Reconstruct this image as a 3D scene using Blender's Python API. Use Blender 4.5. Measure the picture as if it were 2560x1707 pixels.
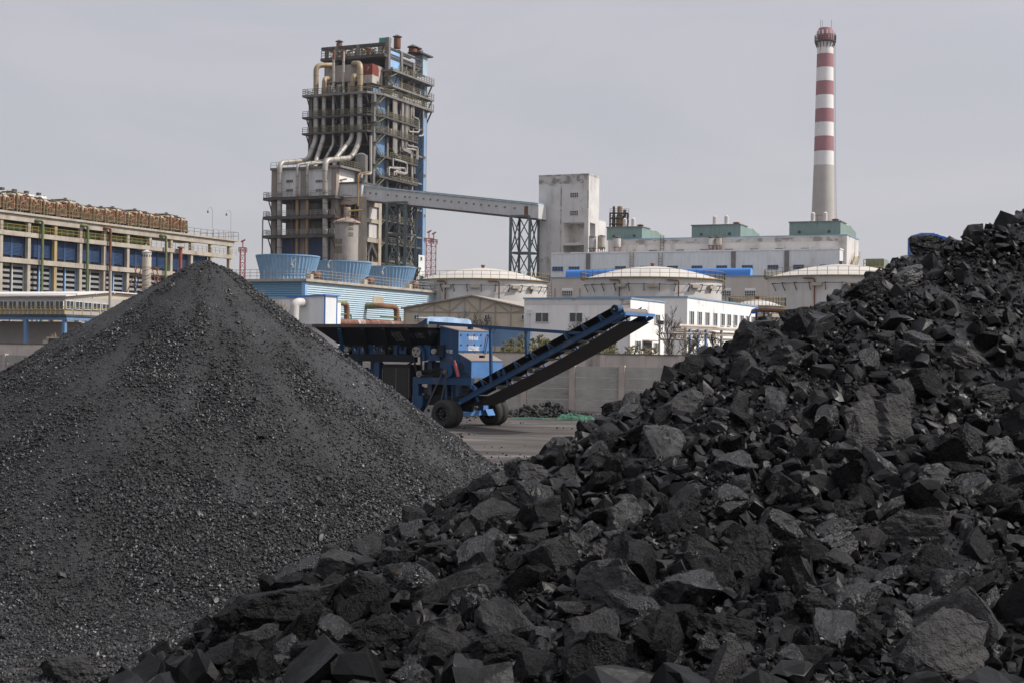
import bpy, bmesh, math, random
import numpy as np
from mathutils import Vector, Matrix

for o in list(bpy.data.objects):
    bpy.data.objects.remove(o)
S = bpy.context.scene
C = S.collection
R = math.radians
random.seed(7)

# ------------------------------------------------------------------ camera
CAM_H, F, PITCH, ROLL = 2.8, 3560.0, R(0.338), R(0.80)
cd = bpy.data.cameras.new('camera'); cam = bpy.data.objects.new('camera', cd); C.objects.link(cam); S.camera = cam
cd.sensor_fit = 'HORIZONTAL'; cd.sensor_width = 36.0; cd.lens = F * 36.0 / 2560
cd.clip_start = 0.1; cd.clip_end = 6000
_fw = Vector((0, math.cos(PITCH), math.sin(PITCH))); _up0 = Vector((0, -math.sin(PITCH), math.cos(PITCH))); _r0 = Vector((1, 0, 0))
_rt = _r0 * math.cos(ROLL) + _up0 * math.sin(ROLL)
_up = -_r0 * math.sin(ROLL) + _up0 * math.cos(ROLL)
EYE = Vector((0, 0, CAM_H))
cam.matrix_world = Matrix(((_rt.x, _up.x, -_fw.x, 0), (_rt.y, _up.y, -_fw.y, 0), (_rt.z, _up.z, -_fw.z, CAM_H), (0, 0, 0, 1)))
cd.dof.use_dof = False

def ray(px, py):
    return _rt * ((px - 1280) / F) + _up * ((853.5 - py) / F) + _fw
def P(px, py, d):                      # world point seen at pixel (px,py) at distance d in front (world y)
    r = ray(px, py); return EYE + r * (d / r.y)
def pix(p):
    q = Vector(p) - EYE; z = q.dot(_fw)
    return (1280 + F * q.dot(_rt) / z, 853.5 - F * q.dot(_up) / z, z)

# ------------------------------------------------------------------ light
SUN_AZ, SUN_EL = 84.0, 44.0           # degrees: to the right of the direction towards the camera; height
sd = Vector((math.sin(R(SUN_AZ)) * math.cos(R(SUN_EL)), -math.cos(R(SUN_AZ)) * math.cos(R(SUN_EL)), math.sin(R(SUN_EL))))
sl = bpy.data.lights.new('sun', 'SUN'); sl.energy = 4.1; sl.angle = R(0.9); sl.color = (1.0, 0.955, 0.89)
so = bpy.data.objects.new('sun', sl); C.objects.link(so); so.rotation_euler = sd.to_track_quat('Z', 'Y').to_euler()
W = bpy.data.worlds.new('World'); S.world = W; W.use_nodes = True
nt = W.node_tree; nt.nodes.clear(); N = nt.nodes.new; L = nt.links.new
wo = N('ShaderNodeOutputWorld'); bg = N('ShaderNodeBackground'); L(bg.outputs[0], wo.inputs[0])
sky = N('ShaderNodeTexSky'); sky.sky_type = 'NISHITA'; sky.sun_disc = False
sky.sun_elevation = R(SUN_EL); sky.sun_rotation = math.atan2(sd.x, sd.y)
sky.air_density = 1.0; sky.dust_density = 2.5; sky.ozone_density = 1.0
# thin veil of high cloud over the clear sky
tc = N('ShaderNodeTexCoord'); mp = N('ShaderNodeMapping'); mp.inputs['Scale'].default_value = (1.2, 1.2, 5.0); mp.inputs['Rotation'].default_value = (0.25, 0.1, 0.4)
L(tc.outputs['Generated'], mp.inputs[0])
nz = N('ShaderNodeTexNoise'); nz.inputs['Scale'].default_value = 2.2; nz.inputs['Detail'].default_value = 5; nz.inputs['Roughness'].default_value = 0.55; nz.inputs['Distortion'].default_value = 0.6
L(mp.outputs[0], nz.inputs[0])
cr = N('ShaderNodeValToRGB'); L(nz.outputs[0], cr.inputs[0])
cr.color_ramp.elements[0].position = 0.36; cr.color_ramp.elements[0].color = (0.74, 0.74, 0.74, 1)
cr.color_ramp.elements[1].position = 0.66; cr.color_ramp.elements[1].color = (0.93, 0.93, 0.93, 1)
mx = N('ShaderNodeMix'); mx.data_type = 'RGBA'
L(cr.outputs[0], mx.inputs[0])
L(sky.outputs[0], mx.inputs[6]); mx.inputs[7].default_value = (5.55, 5.46, 5.88, 1)
# a thin overcast is brighter overhead and around the veiled sun
sx = N('ShaderNodeSeparateXYZ'); L(tc.outputs['Generated'], sx.inputs[0])
zr = N('ShaderNodeMapRange'); zr.inputs['From Min'].default_value = 0.12; zr.inputs['From Max'].default_value = 1.0; zr.inputs['To Min'].default_value = 1.0; zr.inputs['To Max'].default_value = 1.45; L(sx.outputs['Z'], zr.inputs[0])
dp = N('ShaderNodeVectorMath'); dp.operation = 'DOT_PRODUCT'; L(tc.outputs['Generated'], dp.inputs[0]); dp.inputs[1].default_value = tuple(sd)
gr = N('ShaderNodeMapRange'); gr.interpolation_type = 'SMOOTHSTEP'; gr.inputs['From Min'].default_value = 0.25; gr.inputs['From Max'].default_value = 1.0; gr.inputs['To Min'].default_value = 1.0; gr.inputs['To Max'].default_value = 1.8; L(dp.outputs['Value'], gr.inputs[0])
hr = N('ShaderNodeMapRange'); hr.inputs['From Min'].default_value = 0.0; hr.inputs['From Max'].default_value = 0.2; hr.inputs['To Min'].default_value = 1.085; hr.inputs['To Max'].default_value = 1.0; L(sx.outputs['Z'], hr.inputs[0])
m0 = N('ShaderNodeMath'); m0.operation = 'MULTIPLY'; L(zr.outputs[0], m0.inputs[0]); L(hr.outputs[0], m0.inputs[1])
mm = N('ShaderNodeMath'); mm.operation = 'MULTIPLY'; L(m0.outputs[0], mm.inputs[0]); L(gr.outputs[0], mm.inputs[1])
vm = N('ShaderNodeVectorMath'); vm.operation = 'SCALE'; L(mx.outputs[2], vm.inputs[0]); L(mm.outputs[0], vm.inputs['Scale'])
L(vm.outputs[0], bg.inputs[0]); bg.inputs[1].default_value = 0.1
S.view_settings.view_transform = 'Standard'; S.view_settings.look = 'None'; S.view_settings.gamma = 1.0
S.view_settings.exposure = 0.0
S.cycles.max_bounces = 6; S.cycles.diffuse_bounces = 3; S.cycles.glossy_bounces = 3
S.cycles.sample_clamp_indirect = 4.0

# ------------------------------------------------------------------ objects, names, labels
WM = {}
def thing(name, label, cat, loc=(0, 0, 0), yaw=0.0, group=None, M=None):
    o = bpy.data.objects.new(name, None); C.objects.link(o); o.empty_display_size = 0.5
    M = M if M is not None else Matrix.Translation(Vector(loc)) @ Matrix.Rotation(yaw, 4, 'Z')
    o.matrix_basis = M; WM[o.name] = M
    return tag(o, label, cat, group, 'thing')
def tag(o, label=None, cat=None, group=None, kind=None):
    if label: o['label'] = label
    if cat: o['category'] = cat
    if group: o['group'] = group
    if kind: o['kind'] = kind
    return o
def dup(root, M, label=None, group=None):
    r = root.copy(); C.objects.link(r); r.matrix_basis = M; WM[r.name] = M
    if label: r['label'] = label
    if group: r['group'] = group
    for ch in list(root.children):
        c = ch.copy(); C.objects.link(c); c.parent = r
        for g in list(ch.children):
            e = g.copy(); C.objects.link(e); e.parent = c
    return r

class MB:
    """collects shapes; build() links them as ONE mesh object"""
    def __init__(s): s.v = []; s.f = []
    def add(s, vs, fs):
        b = len(s.v); s.v.extend([tuple(v) for v in vs]); s.f.extend([tuple(b + i for i in f) for f in fs]); return s
    def box(s, x0, x1, y0, y1, z0, z1):
        x0, x1 = min(x0, x1), max(x0, x1); y0, y1 = min(y0, y1), max(y0, y1); z0, z1 = min(z0, z1), max(z0, z1)
        return s.add([(x0,y0,z0),(x1,y0,z0),(x1,y1,z0),(x0,y1,z0),(x0,y0,z1),(x1,y0,z1),(x1,y1,z1),(x0,y1,z1)],
                     [(0,3,2,1),(4,5,6,7),(0,1,5,4),(1,2,6,5),(2,3,7,6),(3,0,4,7)])
    def bar(s, p, q, w, h=None):
        p, q = Vector(p), Vector(q); h = w if h is None else h
        d = q - p
        if d.length < 1e-6: return s
        d.normalize(); a = d.cross(Vector((0,0,1)))
        if a.length < 1e-3: a = Vector((1,0,0))
        a.normalize(); b = d.cross(a).normalized()
        a = a * w / 2; b = b * h / 2
        return s.add([p-a-b,p+a-b,p+a+b,p-a+b,q-a-b,q+a-b,q+a+b,q-a+b], [(0,3,2,1),(4,5,6,7),(0,1,5,4),(1,2,6,5),(2,3,7,6),(3,0,4,7)])
    def tube(s, pts, r, n=8, caps=True):
        pts = [Vector(p) for p in pts]; m = len(pts)
        rs = [r] * m if not hasattr(r, '__len__') else list(r)
        up = None; b = len(s.v)
        for i, p in enumerate(pts):
            if i == 0: d = pts[1] - p
            elif i == m - 1: d = p - pts[-2]
            else: d = (pts[i+1] - p).normalized() + (p - pts[i-1]).normalized()
            d = d.normalized()
            if up is None:
                up = d.cross(Vector((0,0,1)))
                if up.length < 1e-2: up = Vector((1,0,0))
            a = (up - d * up.dot(d))
            if a.length < 1e-4: a = d.orthogonal()
            a.normalize(); up = a; c = d.cross(a)
            for k in range(n):
                t = 2 * math.pi * k / n
                s.v.append(tuple(p + (a * math.cos(t) + c * math.sin(t)) * rs[i]))
        for i in range(m - 1):
            for k in range(n):
                k2 = (k + 1) % n
                s.f.append((b+i*n+k, b+i*n+k2, b+(i+1)*n+k2, b+(i+1)*n+k))
        if caps:
            s.f.append(tuple(b + k for k in reversed(range(n)))); s.f.append(tuple(b + (m-1)*n + k for k in range(n)))
        return s
    def pipe(s, pts, r, n=12, bend=None, seg=5, caps=True):
        pts = [Vector(p) for p in pts]; bend = bend or r * 2.2; out = [pts[0]]
        for i in range(1, len(pts) - 1):
            a, p, c = pts[i-1], pts[i], pts[i+1]
            u = (a - p); w = (c - p); k = min(bend, u.length * .48, w.length * .48)
            A = p + u.normalized() * k; B = p + w.normalized() * k
            for j in range(seg + 1):
                t = j / seg; out.append(A * (1-t)**2 + p * 2*t*(1-t) + B * t*t)
        out.append(pts[-1])
        return s.tube(out, r, n, caps)
    def lathe(s, c, prof, n=24, a0=0, a1=2*math.pi, caps=True):
        c = Vector(c); b = len(s.v); full = abs(a1 - a0 - 2*math.pi) < 1e-6; m = n if full else n + 1
        for r, z in prof:
            for k in range(m):
                t = a0 + (a1 - a0) * k / n
                s.v.append((c.x + r*math.cos(t), c.y + r*math.sin(t), c.z + z))
        for i in range(len(prof) - 1):
            for k in range(n):
                k2 = (k + 1) % m
                s.f.append((b+i*m+k, b+i*m+k2, b+(i+1)*m+k2, b+(i+1)*m+k))
        if caps and full:
            s.f.append(tuple(b + k for k in reversed(range(m)))); s.f.append(tuple(b + (len(prof)-1)*m + k for k in range(m)))
        return s
    def prism(s, poly, ax, lo, hi):
        """poly: 2d points; ax 'x','y','z' is the extrude axis"""
        n = len(poly); f = {'y': lambda a, b, t: (a, t, b), 'x': lambda a, b, t: (t, a, b), 'z': lambda a, b, t: (a, b, t)}[ax]
        vs = [f(a, b, lo) for a, b in poly] + [f(a, b, hi) for a, b in poly]
        return s.add(vs, [tuple(reversed(range(n))), tuple(range(n, 2*n))] + [(i, (i+1) % n, n + (i+1) % n, n + i) for i in range(n)])
    def disc(s, c, axis, r, th, n=20, r2=None):
        c = Vector(c); axis = Vector(axis).normalized()
        return s.tube([c - axis * th/2, c + axis * th/2], [r, r if r2 is None else r2], n)
    def rail(s, pts, h=1.05, step=1.6, w=0.05, mids=2):
        pts = [Vector(p) for p in pts]
        for a, b in zip(pts[:-1], pts[1:]):
            n = max(1, int(round((b - a).length / step)))
            for k in range(n + 1):
                p = a.lerp(b, k / n); s.bar(p, p + Vector((0,0,h)), w, w)
            for j in range(mids):
                z = h * (j + 1) / mids; s.bar(a + Vector((0,0,z)), b + Vector((0,0,z)), w, w)
        return s
    def stair(s, a, b, width_vec, w=0.12):
        a, b, wv = Vector(a), Vector(b), Vector(width_vec)
        s.bar(a, b, w, .25); s.bar(a + wv, b + wv, w, .25)
        n = max(3, int((b - a).length / 0.45))
        for k in range(n + 1):
            p = a.lerp(b, k / n); s.bar(p, p + wv, .24, .05)
        for q in (Vector((0,0,0)), wv):
            s.bar(a + q + Vector((0,0,1)), b + q + Vector((0,0,1)), .06)
            for k in range(4):
                p = a.lerp(b, k / 3) + q; s.bar(p, p + Vector((0,0,1)), .06)
        return s
    def truss(s, a, b, dvec, n, w):
        """flat lattice between chord a->b and its parallel a+dvec"""
        a, b, dv = Vector(a), Vector(b), Vector(dvec)
        for k in range(n):
            p, q = a.lerp(b, k/n), a.lerp(b, (k+1)/n)
            s.bar(p, q + dv, w); s.bar(q, p + dv, w); s.bar(q, q + dv, w)
        return s
    def build(s, name, m, parent=None, smooth=False, ang=40, loc=None):
        me = bpy.data.meshes.new(name); me.from_pydata(s.v, [], s.f); me.update()
        if smooth:
            me.polygons.foreach_set('use_smooth', [True] * len(me.polygons)); me.set_sharp_from_angle(angle=R(ang))
        if isinstance(m, (list, tuple)):
            for k in m: me.materials.append(k)
        else: me.materials.append(m)
        o = bpy.data.objects.new(name, me); C.objects.link(o)
        if parent is not None: o.parent = parent
        if loc is not None: o.location = loc
        return o

class Fr:
    """a building's own axes: x to the right and towards the camera, y away to the right, z up; turns pixels into points of its planes"""
    def __init__(s, px, d, deg, py=None):
        r = ray(px, 853.5 if py is None else py); o = EYE + r * (d / r.y)
        s.o = Vector((o.x, o.y, 0)); s.a = R(deg)
        s.M = Matrix.Translation(s.o) @ Matrix.Rotation(-s.a, 4, 'Z'); s.I = s.M.inverted(); s.e = s.I @ EYE
    def rd(s, px, py): return s.I.to_3x3() @ ray(px, py)
    def F(s, px, py, y=0.0):
        r = s.rd(px, py); t = (y - s.e.y) / r.y; return s.e + r * t
    def S(s, px, py, x=0.0):
        r = s.rd(px, py); t = (x - s.e.x) / r.x; return s.e + r * t
    def Z(s, px, py, z):
        r = s.rd(px, py); t = (z - s.e.z) / r.z; return s.e + r * t
    def sub(s, x=0, y=0, z=0): return s.M @ Matrix.Translation(Vector((x, y, z)))

# ------------------------------------------------------------------ materials
def mat(name, col, rough=0.8, var=0.25, scale=0.6, col2=None, streak=None, streak_amt=0.5, streak_scale=1.2, metal=0.0, bump=0.0,
        bump_scale=8.0, spec=0.4, patch=None, patch_lim=(0.56, 0.64), patch_scale=0.25, ribs=None, streak_stretch=0.07):
    m = bpy.data.materials.new(name); m.use_nodes = True; t = m.node_tree; t.nodes.clear(); N = t.nodes.new; L = t.links.new
    out = N('ShaderNodeOutputMaterial'); bs = N('ShaderNodeBsdfPrincipled'); L(bs.outputs[0], out.inputs[0])
    tc = N('ShaderNodeTexCoord'); oi = N('ShaderNodeObjectInfo'); ad = N('ShaderNodeVectorMath'); ad.operation = 'ADD'
    sc = N('ShaderNodeVectorMath'); sc.operation = 'SCALE'; sc.inputs[0].default_value = (37.0, 19.0, 11.0); L(oi.outputs['Random'], sc.inputs['Scale'])
    L(tc.outputs['Object'], ad.inputs[0]); L(sc.outputs[0], ad.inputs[1]); co = ad.outputs[0]
    def noise(scale, detail=4, rough=.6, stretch=None):
        n = N('ShaderNodeTexNoise'); n.inputs['Scale'].default_value = scale; n.inputs['Detail'].default_value = detail; n.inputs['Roughness'].default_value = rough
        if stretch:
            q = N('ShaderNodeMapping'); q.inputs['Scale'].default_value = stretch; L(co, q.inputs[0]); L(q.outputs[0], n.inputs[0])
        else: L(co, n.inputs[0])
        return n.outputs[0]
    def ramp(src, a, b):
        r = N('ShaderNodeMapRange'); r.inputs['From Min'].default_value = a; r.inputs['From Max'].default_value = b; L(src, r.inputs[0]); return r.outputs[0]
    def mixc(fac, a, b):
        x = N('ShaderNodeMix'); x.data_type = 'RGBA'
        if fac is not None: L(fac, x.inputs[0])
        for k, q in ((6, a), (7, b)):
            if isinstance(q, tuple): x.inputs[k].default_value = (*q, 1)
            else: L(q, x.inputs[k])
        return x.outputs[2]
    c2 = col2 or tuple(c * (1 - var) for c in col)
    base = mixc(ramp(noise(scale, 6, .65), .35, .65), col, c2)
    if patch: base = mixc(ramp(noise(patch_scale, 7, .7), *patch_lim), base, patch)
    if streak:
        f = noise(streak_scale, 5, .62, (1, 1, streak_stretch)); g = ramp(noise(.25, 3), .38, .62)
        mu = N('ShaderNodeMath'); mu.operation = 'MULTIPLY'; L(ramp(f, .50, .72), mu.inputs[0]); L(g, mu.inputs[1])
        m2 = N('ShaderNodeMath'); m2.operation = 'MULTIPLY'; L(mu.outputs[0], m2.inputs[0]); m2.inputs[1].default_value = streak_amt * 1.6; m2.use_clamp = True
        base = mixc(m2.outputs[0], base, streak)
    bh = None
    if ribs:                                              # (axis, period, depth[, colour of the paint worn on the ribs])
        sx = N('ShaderNodeSeparateXYZ'); L(tc.outputs['Object'], sx.inputs[0])
        m3 = N('ShaderNodeMath'); m3.operation = 'MULTIPLY'; m3.inputs[1].default_value = 2*math.pi/ribs[1]; L(sx.outputs['XYZ'.index(ribs[0])], m3.inputs[0])
        sn = N('ShaderNodeMath'); sn.operation = 'SINE'; L(m3.outputs[0], sn.inputs[0])
        if len(ribs) > 3: base = mixc(ramp(sn.outputs[0], -.2, .6), base, ribs[3])
        bh = (sn.outputs[0], ribs[2])
    L(base, bs.inputs['Base Color'])
    bs.inputs['Roughness'].default_value = rough; bs.inputs['Metallic'].default_value = metal; bs.inputs['Specular IOR Level'].default_value = spec
    if bump or bh:
        bp = N('ShaderNodeBump')
        if bh: L(bh[0], bp.inputs['Height']); bp.inputs['Distance'].default_value = bh[1]; bp.inputs['Strength'].default_value = 1
        else: L(noise(bump_scale, 6, .7), bp.inputs['Height']); bp.inputs['Distance'].default_value = bump; bp.inputs['Strength'].default_value = .8
        L(bp.outputs[0], bs.inputs['Normal'])
    return m
RUST = (0.19, 0.075, 0.032)
M = {}
M['conc_warm'] = mat('weathered_warm_concrete', (0.41, 0.365, 0.30), .9, .25, .5, streak=(0.20, .12, .06), streak_amt=.55, streak_scale=.9)
M['conc_grey'] = mat('grey_concrete', (0.195, 0.184, 0.173), .9, .3, .3, streak=(0.10, .09, .085), streak_amt=.6)
M['conc_dark'] = mat('sooty_concrete', (0.092, 0.084, 0.079), .9, .45, .4, streak=(0.05, .045, .04), streak_amt=.6)
M['conc_wall'] = mat('yard_wall_concrete', (0.50, 0.445, 0.405), .92, .2, .8, streak=(0.06, .055, .05), streak_amt=.8, streak_scale=.8, streak_stretch=.15)
M['conc_panel'] = mat('yard_panel_concrete', (0.40, 0.378, 0.348), .92, .3, .7, streak=(0.07, .065, .06), streak_amt=.4, streak_scale=3, streak_stretch=8, bump=.01, bump_scale=12)
M['conc_post'] = mat('yard_post_concrete', (0.44, 0.385, 0.34), .92, .2, 1.2)
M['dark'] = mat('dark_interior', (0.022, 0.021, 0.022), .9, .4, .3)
M['steel_dark'] = mat('dark_steel', (0.075, 0.07, 0.068), .7, .35, 1.5, streak=RUST, streak_amt=.5)
M['steel_grey'] = mat('grey_steel', (0.28, 0.27, 0.255), .55, .25, 1.5, streak=RUST, streak_amt=.4)
M['rust'] = mat('rusty_steel', (0.20, 0.085, 0.045), .85, .45, 1.2, streak=(0.07, .03, .02), streak_amt=.4)
M['yellow'] = mat('yellow_railing_paint', (0.33, 0.235, 0.05), .6, .3, 1.5)
M['yellow_old'] = mat('faded_yellow_paint', (0.155, 0.145, 0.085), .7, .4, 1.5, streak=RUST, streak_amt=.3)
M['blue_clad'] = mat('blue_cladding', (0.135, 0.25, 0.42), .6, .2, .4, streak=(0.08, .12, .18), streak_amt=.4)
M['blue_pale'] = mat('pale_blue_cladding', (0.26, 0.45, 0.72), .6, .15, .4, streak=(0.30, .33, .36), streak_amt=.4)
M['shaft_blue'] = mat('faded_shaft_blue', (0.185, 0.31, 0.48), .6, .15, .3, streak=(0.14, .2, .27), streak_amt=.4)
M['blue_dark'] = mat('deep_blue_cladding', (0.026, 0.065, 0.15), .6, .3, .5, streak=(0.02, .035, .06), streak_amt=.4)
M['cool_blue'] = mat('cooling_tower_blue_fibreglass', (0.165, 0.295, 0.45), .6, .18, .6, streak=(0.13, .23, .34), streak_amt=.5, streak_scale=2)
M['hall_blue'] = mat('ribbed_blue_sheet_shade_tone', (0.11, 0.25, 0.38), .6, .15, .5, ribs=('Z', .30, .04, (0.145, .29, .41)))  # hall sheet darkened for the end wall, its shade put into the colour
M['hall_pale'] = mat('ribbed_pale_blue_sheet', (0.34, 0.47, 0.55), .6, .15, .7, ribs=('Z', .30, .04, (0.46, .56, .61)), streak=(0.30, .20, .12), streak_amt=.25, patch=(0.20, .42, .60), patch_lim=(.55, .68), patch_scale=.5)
M['white_wall'] = mat('white_painted_wall', (0.78, 0.76, 0.735), .85, .10, .4, streak=(0.36, .31, .27), streak_amt=.35, patch=(0.50, .46, .42), patch_lim=(.60, .66), patch_scale=.35)
M['white_old'] = mat('peeling_white_wall', (0.58, 0.56, 0.535), .9, .14, .25, streak=(0.27, .235, .21), streak_amt=.55, streak_scale=.5, patch=(0.33, .29, .26), patch_lim=(.575, .63), patch_scale=.14)
M['bare_render'] = mat('stripped_render', (0.50, 0.475, 0.45), .95, .25, .4, patch=(0.23, .205, .19), patch_lim=(.49, .56), patch_scale=.45)
M['beige_wall'] = mat('beige_wall', (0.52, 0.48, 0.44), .9, .12, .3, streak=(0.36, .29, .25), streak_amt=.35)
M['white_clad'] = mat('white_sheet_cladding', (0.66, 0.68, 0.68), .55, .10, .3, streak=(0.38, .30, .24), streak_amt=.3, ribs=('X', .9, .015))
M['tank_white'] = mat('white_tank_paint', (0.545, 0.525, 0.50), .6, .14, .3, streak=(0.36, .23, .16), streak_amt=.55, streak_scale=1.6, streak_stretch=.03)
M['dome'] = mat('tank_dome_paint', (0.49, 0.46, 0.425), .75, .15, .4, patch=(0.45, .38, .32), patch_lim=(.58, .66), patch_scale=.5)
M['gallery'] = mat('grey_gallery_sheet', (0.52, 0.52, 0.515), .6, .12, .3, streak=(0.25, .2, .16), streak_amt=.3, ribs=('X', .9, .015))
M['green'] = mat('green_sheet_cladding', (0.185, 0.255, 0.22), .6, .15, .3, streak=(0.26, .27, .2), streak_amt=.4, ribs=('X', .8, .02))
M['green_pipe'] = mat('green_pipe_paint', (0.115, 0.165, 0.065), .6, .3, 1.0, streak=RUST, streak_amt=.5, patch=(0.20, .13, .06), patch_lim=(.56, .64), patch_scale=.6)
M['olive_pipe'] = mat('olive_rusty_pipe', (0.13, 0.125, 0.055), .75, .3, 1.0, patch=(0.20, .10, .05), patch_lim=(.50, .60), patch_scale=.7)
M['green_dark'] = mat('dark_green_steel', (0.085, 0.12, 0.125), .6, .25, 1.0, streak=RUST, streak_amt=.4)
M['red_mast'] = mat('red_mast_paint', (0.40, 0.085, 0.075), .6, .2, 1.0)
M['chim_white'] = mat('chimney_white', (0.72, 0.70, 0.68), .85, .06, .2, streak=(0.30, .27, .24), streak_amt=.25, streak_scale=.5)
M['chim_red'] = mat('chimney_red', (0.33, 0.155, 0.17), .85, .12, .2, streak=(0.27, .17, .17), streak_amt=.4, streak_scale=.5)
M['chim_conc'] = mat('chimney_concrete', (0.43, 0.40, 0.365), .9, .12, .15, streak=(0.32, .28, .25), streak_amt=.4, streak_scale=.4)
M['duct'] = mat('silver_insulated_duct', (0.37, 0.345, 0.31), .45, .22, .5, streak=(0.20, .165, .13), streak_amt=.6, metal=.25)
M['duct_hot'] = mat('heat_stained_duct', (0.36, 0.28, 0.175), .5, .3, .4, streak=(0.22, .10, .05), streak_amt=.5, metal=.2)
M['duct_brown'] = mat('brown_stained_duct', (0.33, 0.20, 0.095), .7, .35, .5, streak=(0.12, .07, .04), streak_amt=.5)
M['cable'] = mat('black_rubber_cable', (0.02, 0.02, 0.02), .6, .2)
M['glass'] = mat('dark_window_glass', (0.045, 0.055, 0.06), .15, .3, .8, spec=.6)
M['frame_white'] = mat('white_window_frame', (0.62, 0.62, 0.61), .5, .08)
M['blue_trim'] = mat('blue_trim_paint', (0.05, 0.18, 0.52), .45, .12)
M['blue_tube'] = mat('blue_curved_sheet', (0.045, 0.19, 0.52), .4, .15, .3)
M['pvc'] = mat('translucent_brown_sheet', (0.50, 0.435, 0.335), .6, .18, .5)
M['roof_brown'] = mat('brown_roof_sheet', (0.33, 0.29, 0.25), .8, .2, .5)
M['bark'] = mat('bare_bark', (0.085, 0.066, 0.052), .9, .3, 3)
M['twig'] = mat('tan_twigs', (0.27, 0.19, 0.12), .9, .3, 3)
M['needles'] = mat('conifer_needles', (0.085, 0.095, 0.032), .8, .45, 1.5, col2=(0.16, .13, .045))

# ================================================================== ground and coal
rng = np.random.default_rng(11)
def _hash(ix, iy, iz, seed):
    h = (ix.astype(np.int64) * 374761393 + iy.astype(np.int64) * 668265263 + iz.astype(np.int64) * 2147483647 + seed * 974711) & 0xffffffff
    h = ((h ^ (h >> 13)) * 1274126177) & 0xffffffff
    return ((h ^ (h >> 16)) & 0xffff) / 65535.0
def vnoise(x, y, z=None, seed=0):
    z = np.zeros_like(x) if z is None else z
    ix, iy, iz = np.floor(x), np.floor(y), np.floor(z); fx, fy, fz = x-ix, y-iy, z-iz
    sx, sy, sz = fx*fx*(3-2*fx), fy*fy*(3-2*fy), fz*fz*(3-2*fz); r = 0
    for a in (0, 1):
        for b in (0, 1):
            for c in (0, 1):
                w = (sx if a else 1-sx) * (sy if b else 1-sy) * (sz if c else 1-sz)
                r = r + w * _hash(ix+a, iy+b, iz+c, seed)
    return r * 2 - 1
def fbm(x, y, z=None, oct=4, seed=0, gain=.5):
    r = 0; a = 1.0
    for k in range(oct):
        f = 2.03 ** k
        r = r + a * vnoise(x*f, y*f, None if z is None else z*f, seed + k); a *= gain
    return r

def coal_mat(name, col, r0, r1, bump, dust=None, dust_amt=.3, bscale=5.0, tint=None, spec=.5, speck=0, glint=0):
    m = bpy.data.materials.new(name); m.use_nodes = True; t = m.node_tree; t.nodes.clear(); N = t.nodes.new; L = t.links.new
    out = N('ShaderNodeOutputMaterial'); bs = N('ShaderNodeBsdfPrincipled'); L(bs.outputs[0], out.inputs[0])
    tc = N('ShaderNodeTexCoord'); oi = N('ShaderNodeObjectInfo'); sc = N('ShaderNodeVectorMath'); sc.operation = 'SCALE'; sc.inputs[0].default_value = (41, 23, 17)
    L(oi.outputs['Random'], sc.inputs['Scale']); ad = N('ShaderNodeVectorMath'); L(tc.outputs['Object'], ad.inputs[0]); L(sc.outputs[0], ad.inputs[1]); co = ad.outputs[0]
    def noise(s, d=4, stretch=None):
        n = N('ShaderNodeTexNoise'); n.inputs['Scale'].default_value = s; n.inputs['Detail'].default_value = d; n.inputs['Roughness'].default_value = .65
        if stretch:
            q = N('ShaderNodeMapping'); q.inputs['Scale'].default_value = stretch; L(co, q.inputs[0]); L(q.outputs[0], n.inputs[0])
        else: L(co, n.inputs[0])
        return n.outputs[0]
    def ramp(src, a, b, lo=0., hi=1.):
        r = N('ShaderNodeMapRange'); r.inputs['From Min'].default_value = a; r.inputs['From Max'].default_value = b
        r.inputs['To Min'].default_value = lo; r.inputs['To Max'].default_value = hi; L(src, r.inputs[0]); return r.outputs[0]
    def mixc(fac, a, b):
        x = N('ShaderNodeMix'); x.data_type = 'RGBA'; L(fac, x.inputs[0])
        for k, q in ((6, a), (7, b)):
            if isinstance(q, tuple): x.inputs[k].default_value = (*q, 1)
            else: L(q, x.inputs[k])
        return x.outputs[2]
    base = mixc(ramp(noise(1.1, 5), .35, .65), col, tuple(c * .55 for c in col))
    if dust:
        mu = N('ShaderNodeMath'); mu.operation = 'MULTIPLY'; mu.inputs[1].default_value = dust_amt; L(ramp(noise(.9, 6), .46, .62), mu.inputs[0]); base = mixc(mu.outputs[0], base, dust)
    if tint:
        base = mixc(ramp(noise(.7, 5, (1, 1, 3)), .66, .72), base, tint)
    L(base, bs.inputs['Base Color'])
    L(ramp(noise(1.6, 4), .40, .62, r0, r1), bs.inputs['Roughness']); bs.inputs['Specular IOR Level'].default_value = spec
    if speck:
        base2 = mixc(ramp(noise(speck, 2), .55, .75), base, tuple(min(1, c * 2.6) for c in col)); base2 = mixc(ramp(noise(speck * .7, 2, (1, 1.1, 1)), .56, .70), base2, tuple(c * .3 for c in col)); L(base2, bs.inputs['Base Color'])
    bp = N('ShaderNodeBump'); L(noise(bscale, 10, (1, 1, 1.5)), bp.inputs['Height']); bp.inputs['Distance'].default_value = bump; bp.inputs['Strength'].default_value = .9
    if glint:
        b2 = N('ShaderNodeBump'); L(noise(glint, 3), b2.inputs['Height']); b2.inputs['Distance'].default_value = .045; b2.inputs['Strength'].default_value = .9; L(bp.outputs[0], b2.inputs['Normal']); bp = b2
    L(bp.outputs[0], bs.inputs['Normal'])
    return m
M['coal'] = coal_mat('lump_coal', (0.0095, 0.0094, 0.0099), .26, .56, .15, dust=(0.025, .0243, .0241), dust_amt=.6, bscale=2.2, tint=(0.065, .046, .030), spec=.12, glint=12)
M['coal_gloss'] = coal_mat('bright_lump_coal', (0.0060, 0.0061, 0.0070), .18, .40, .17, bscale=2.4, spec=.62, glint=8)
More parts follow.
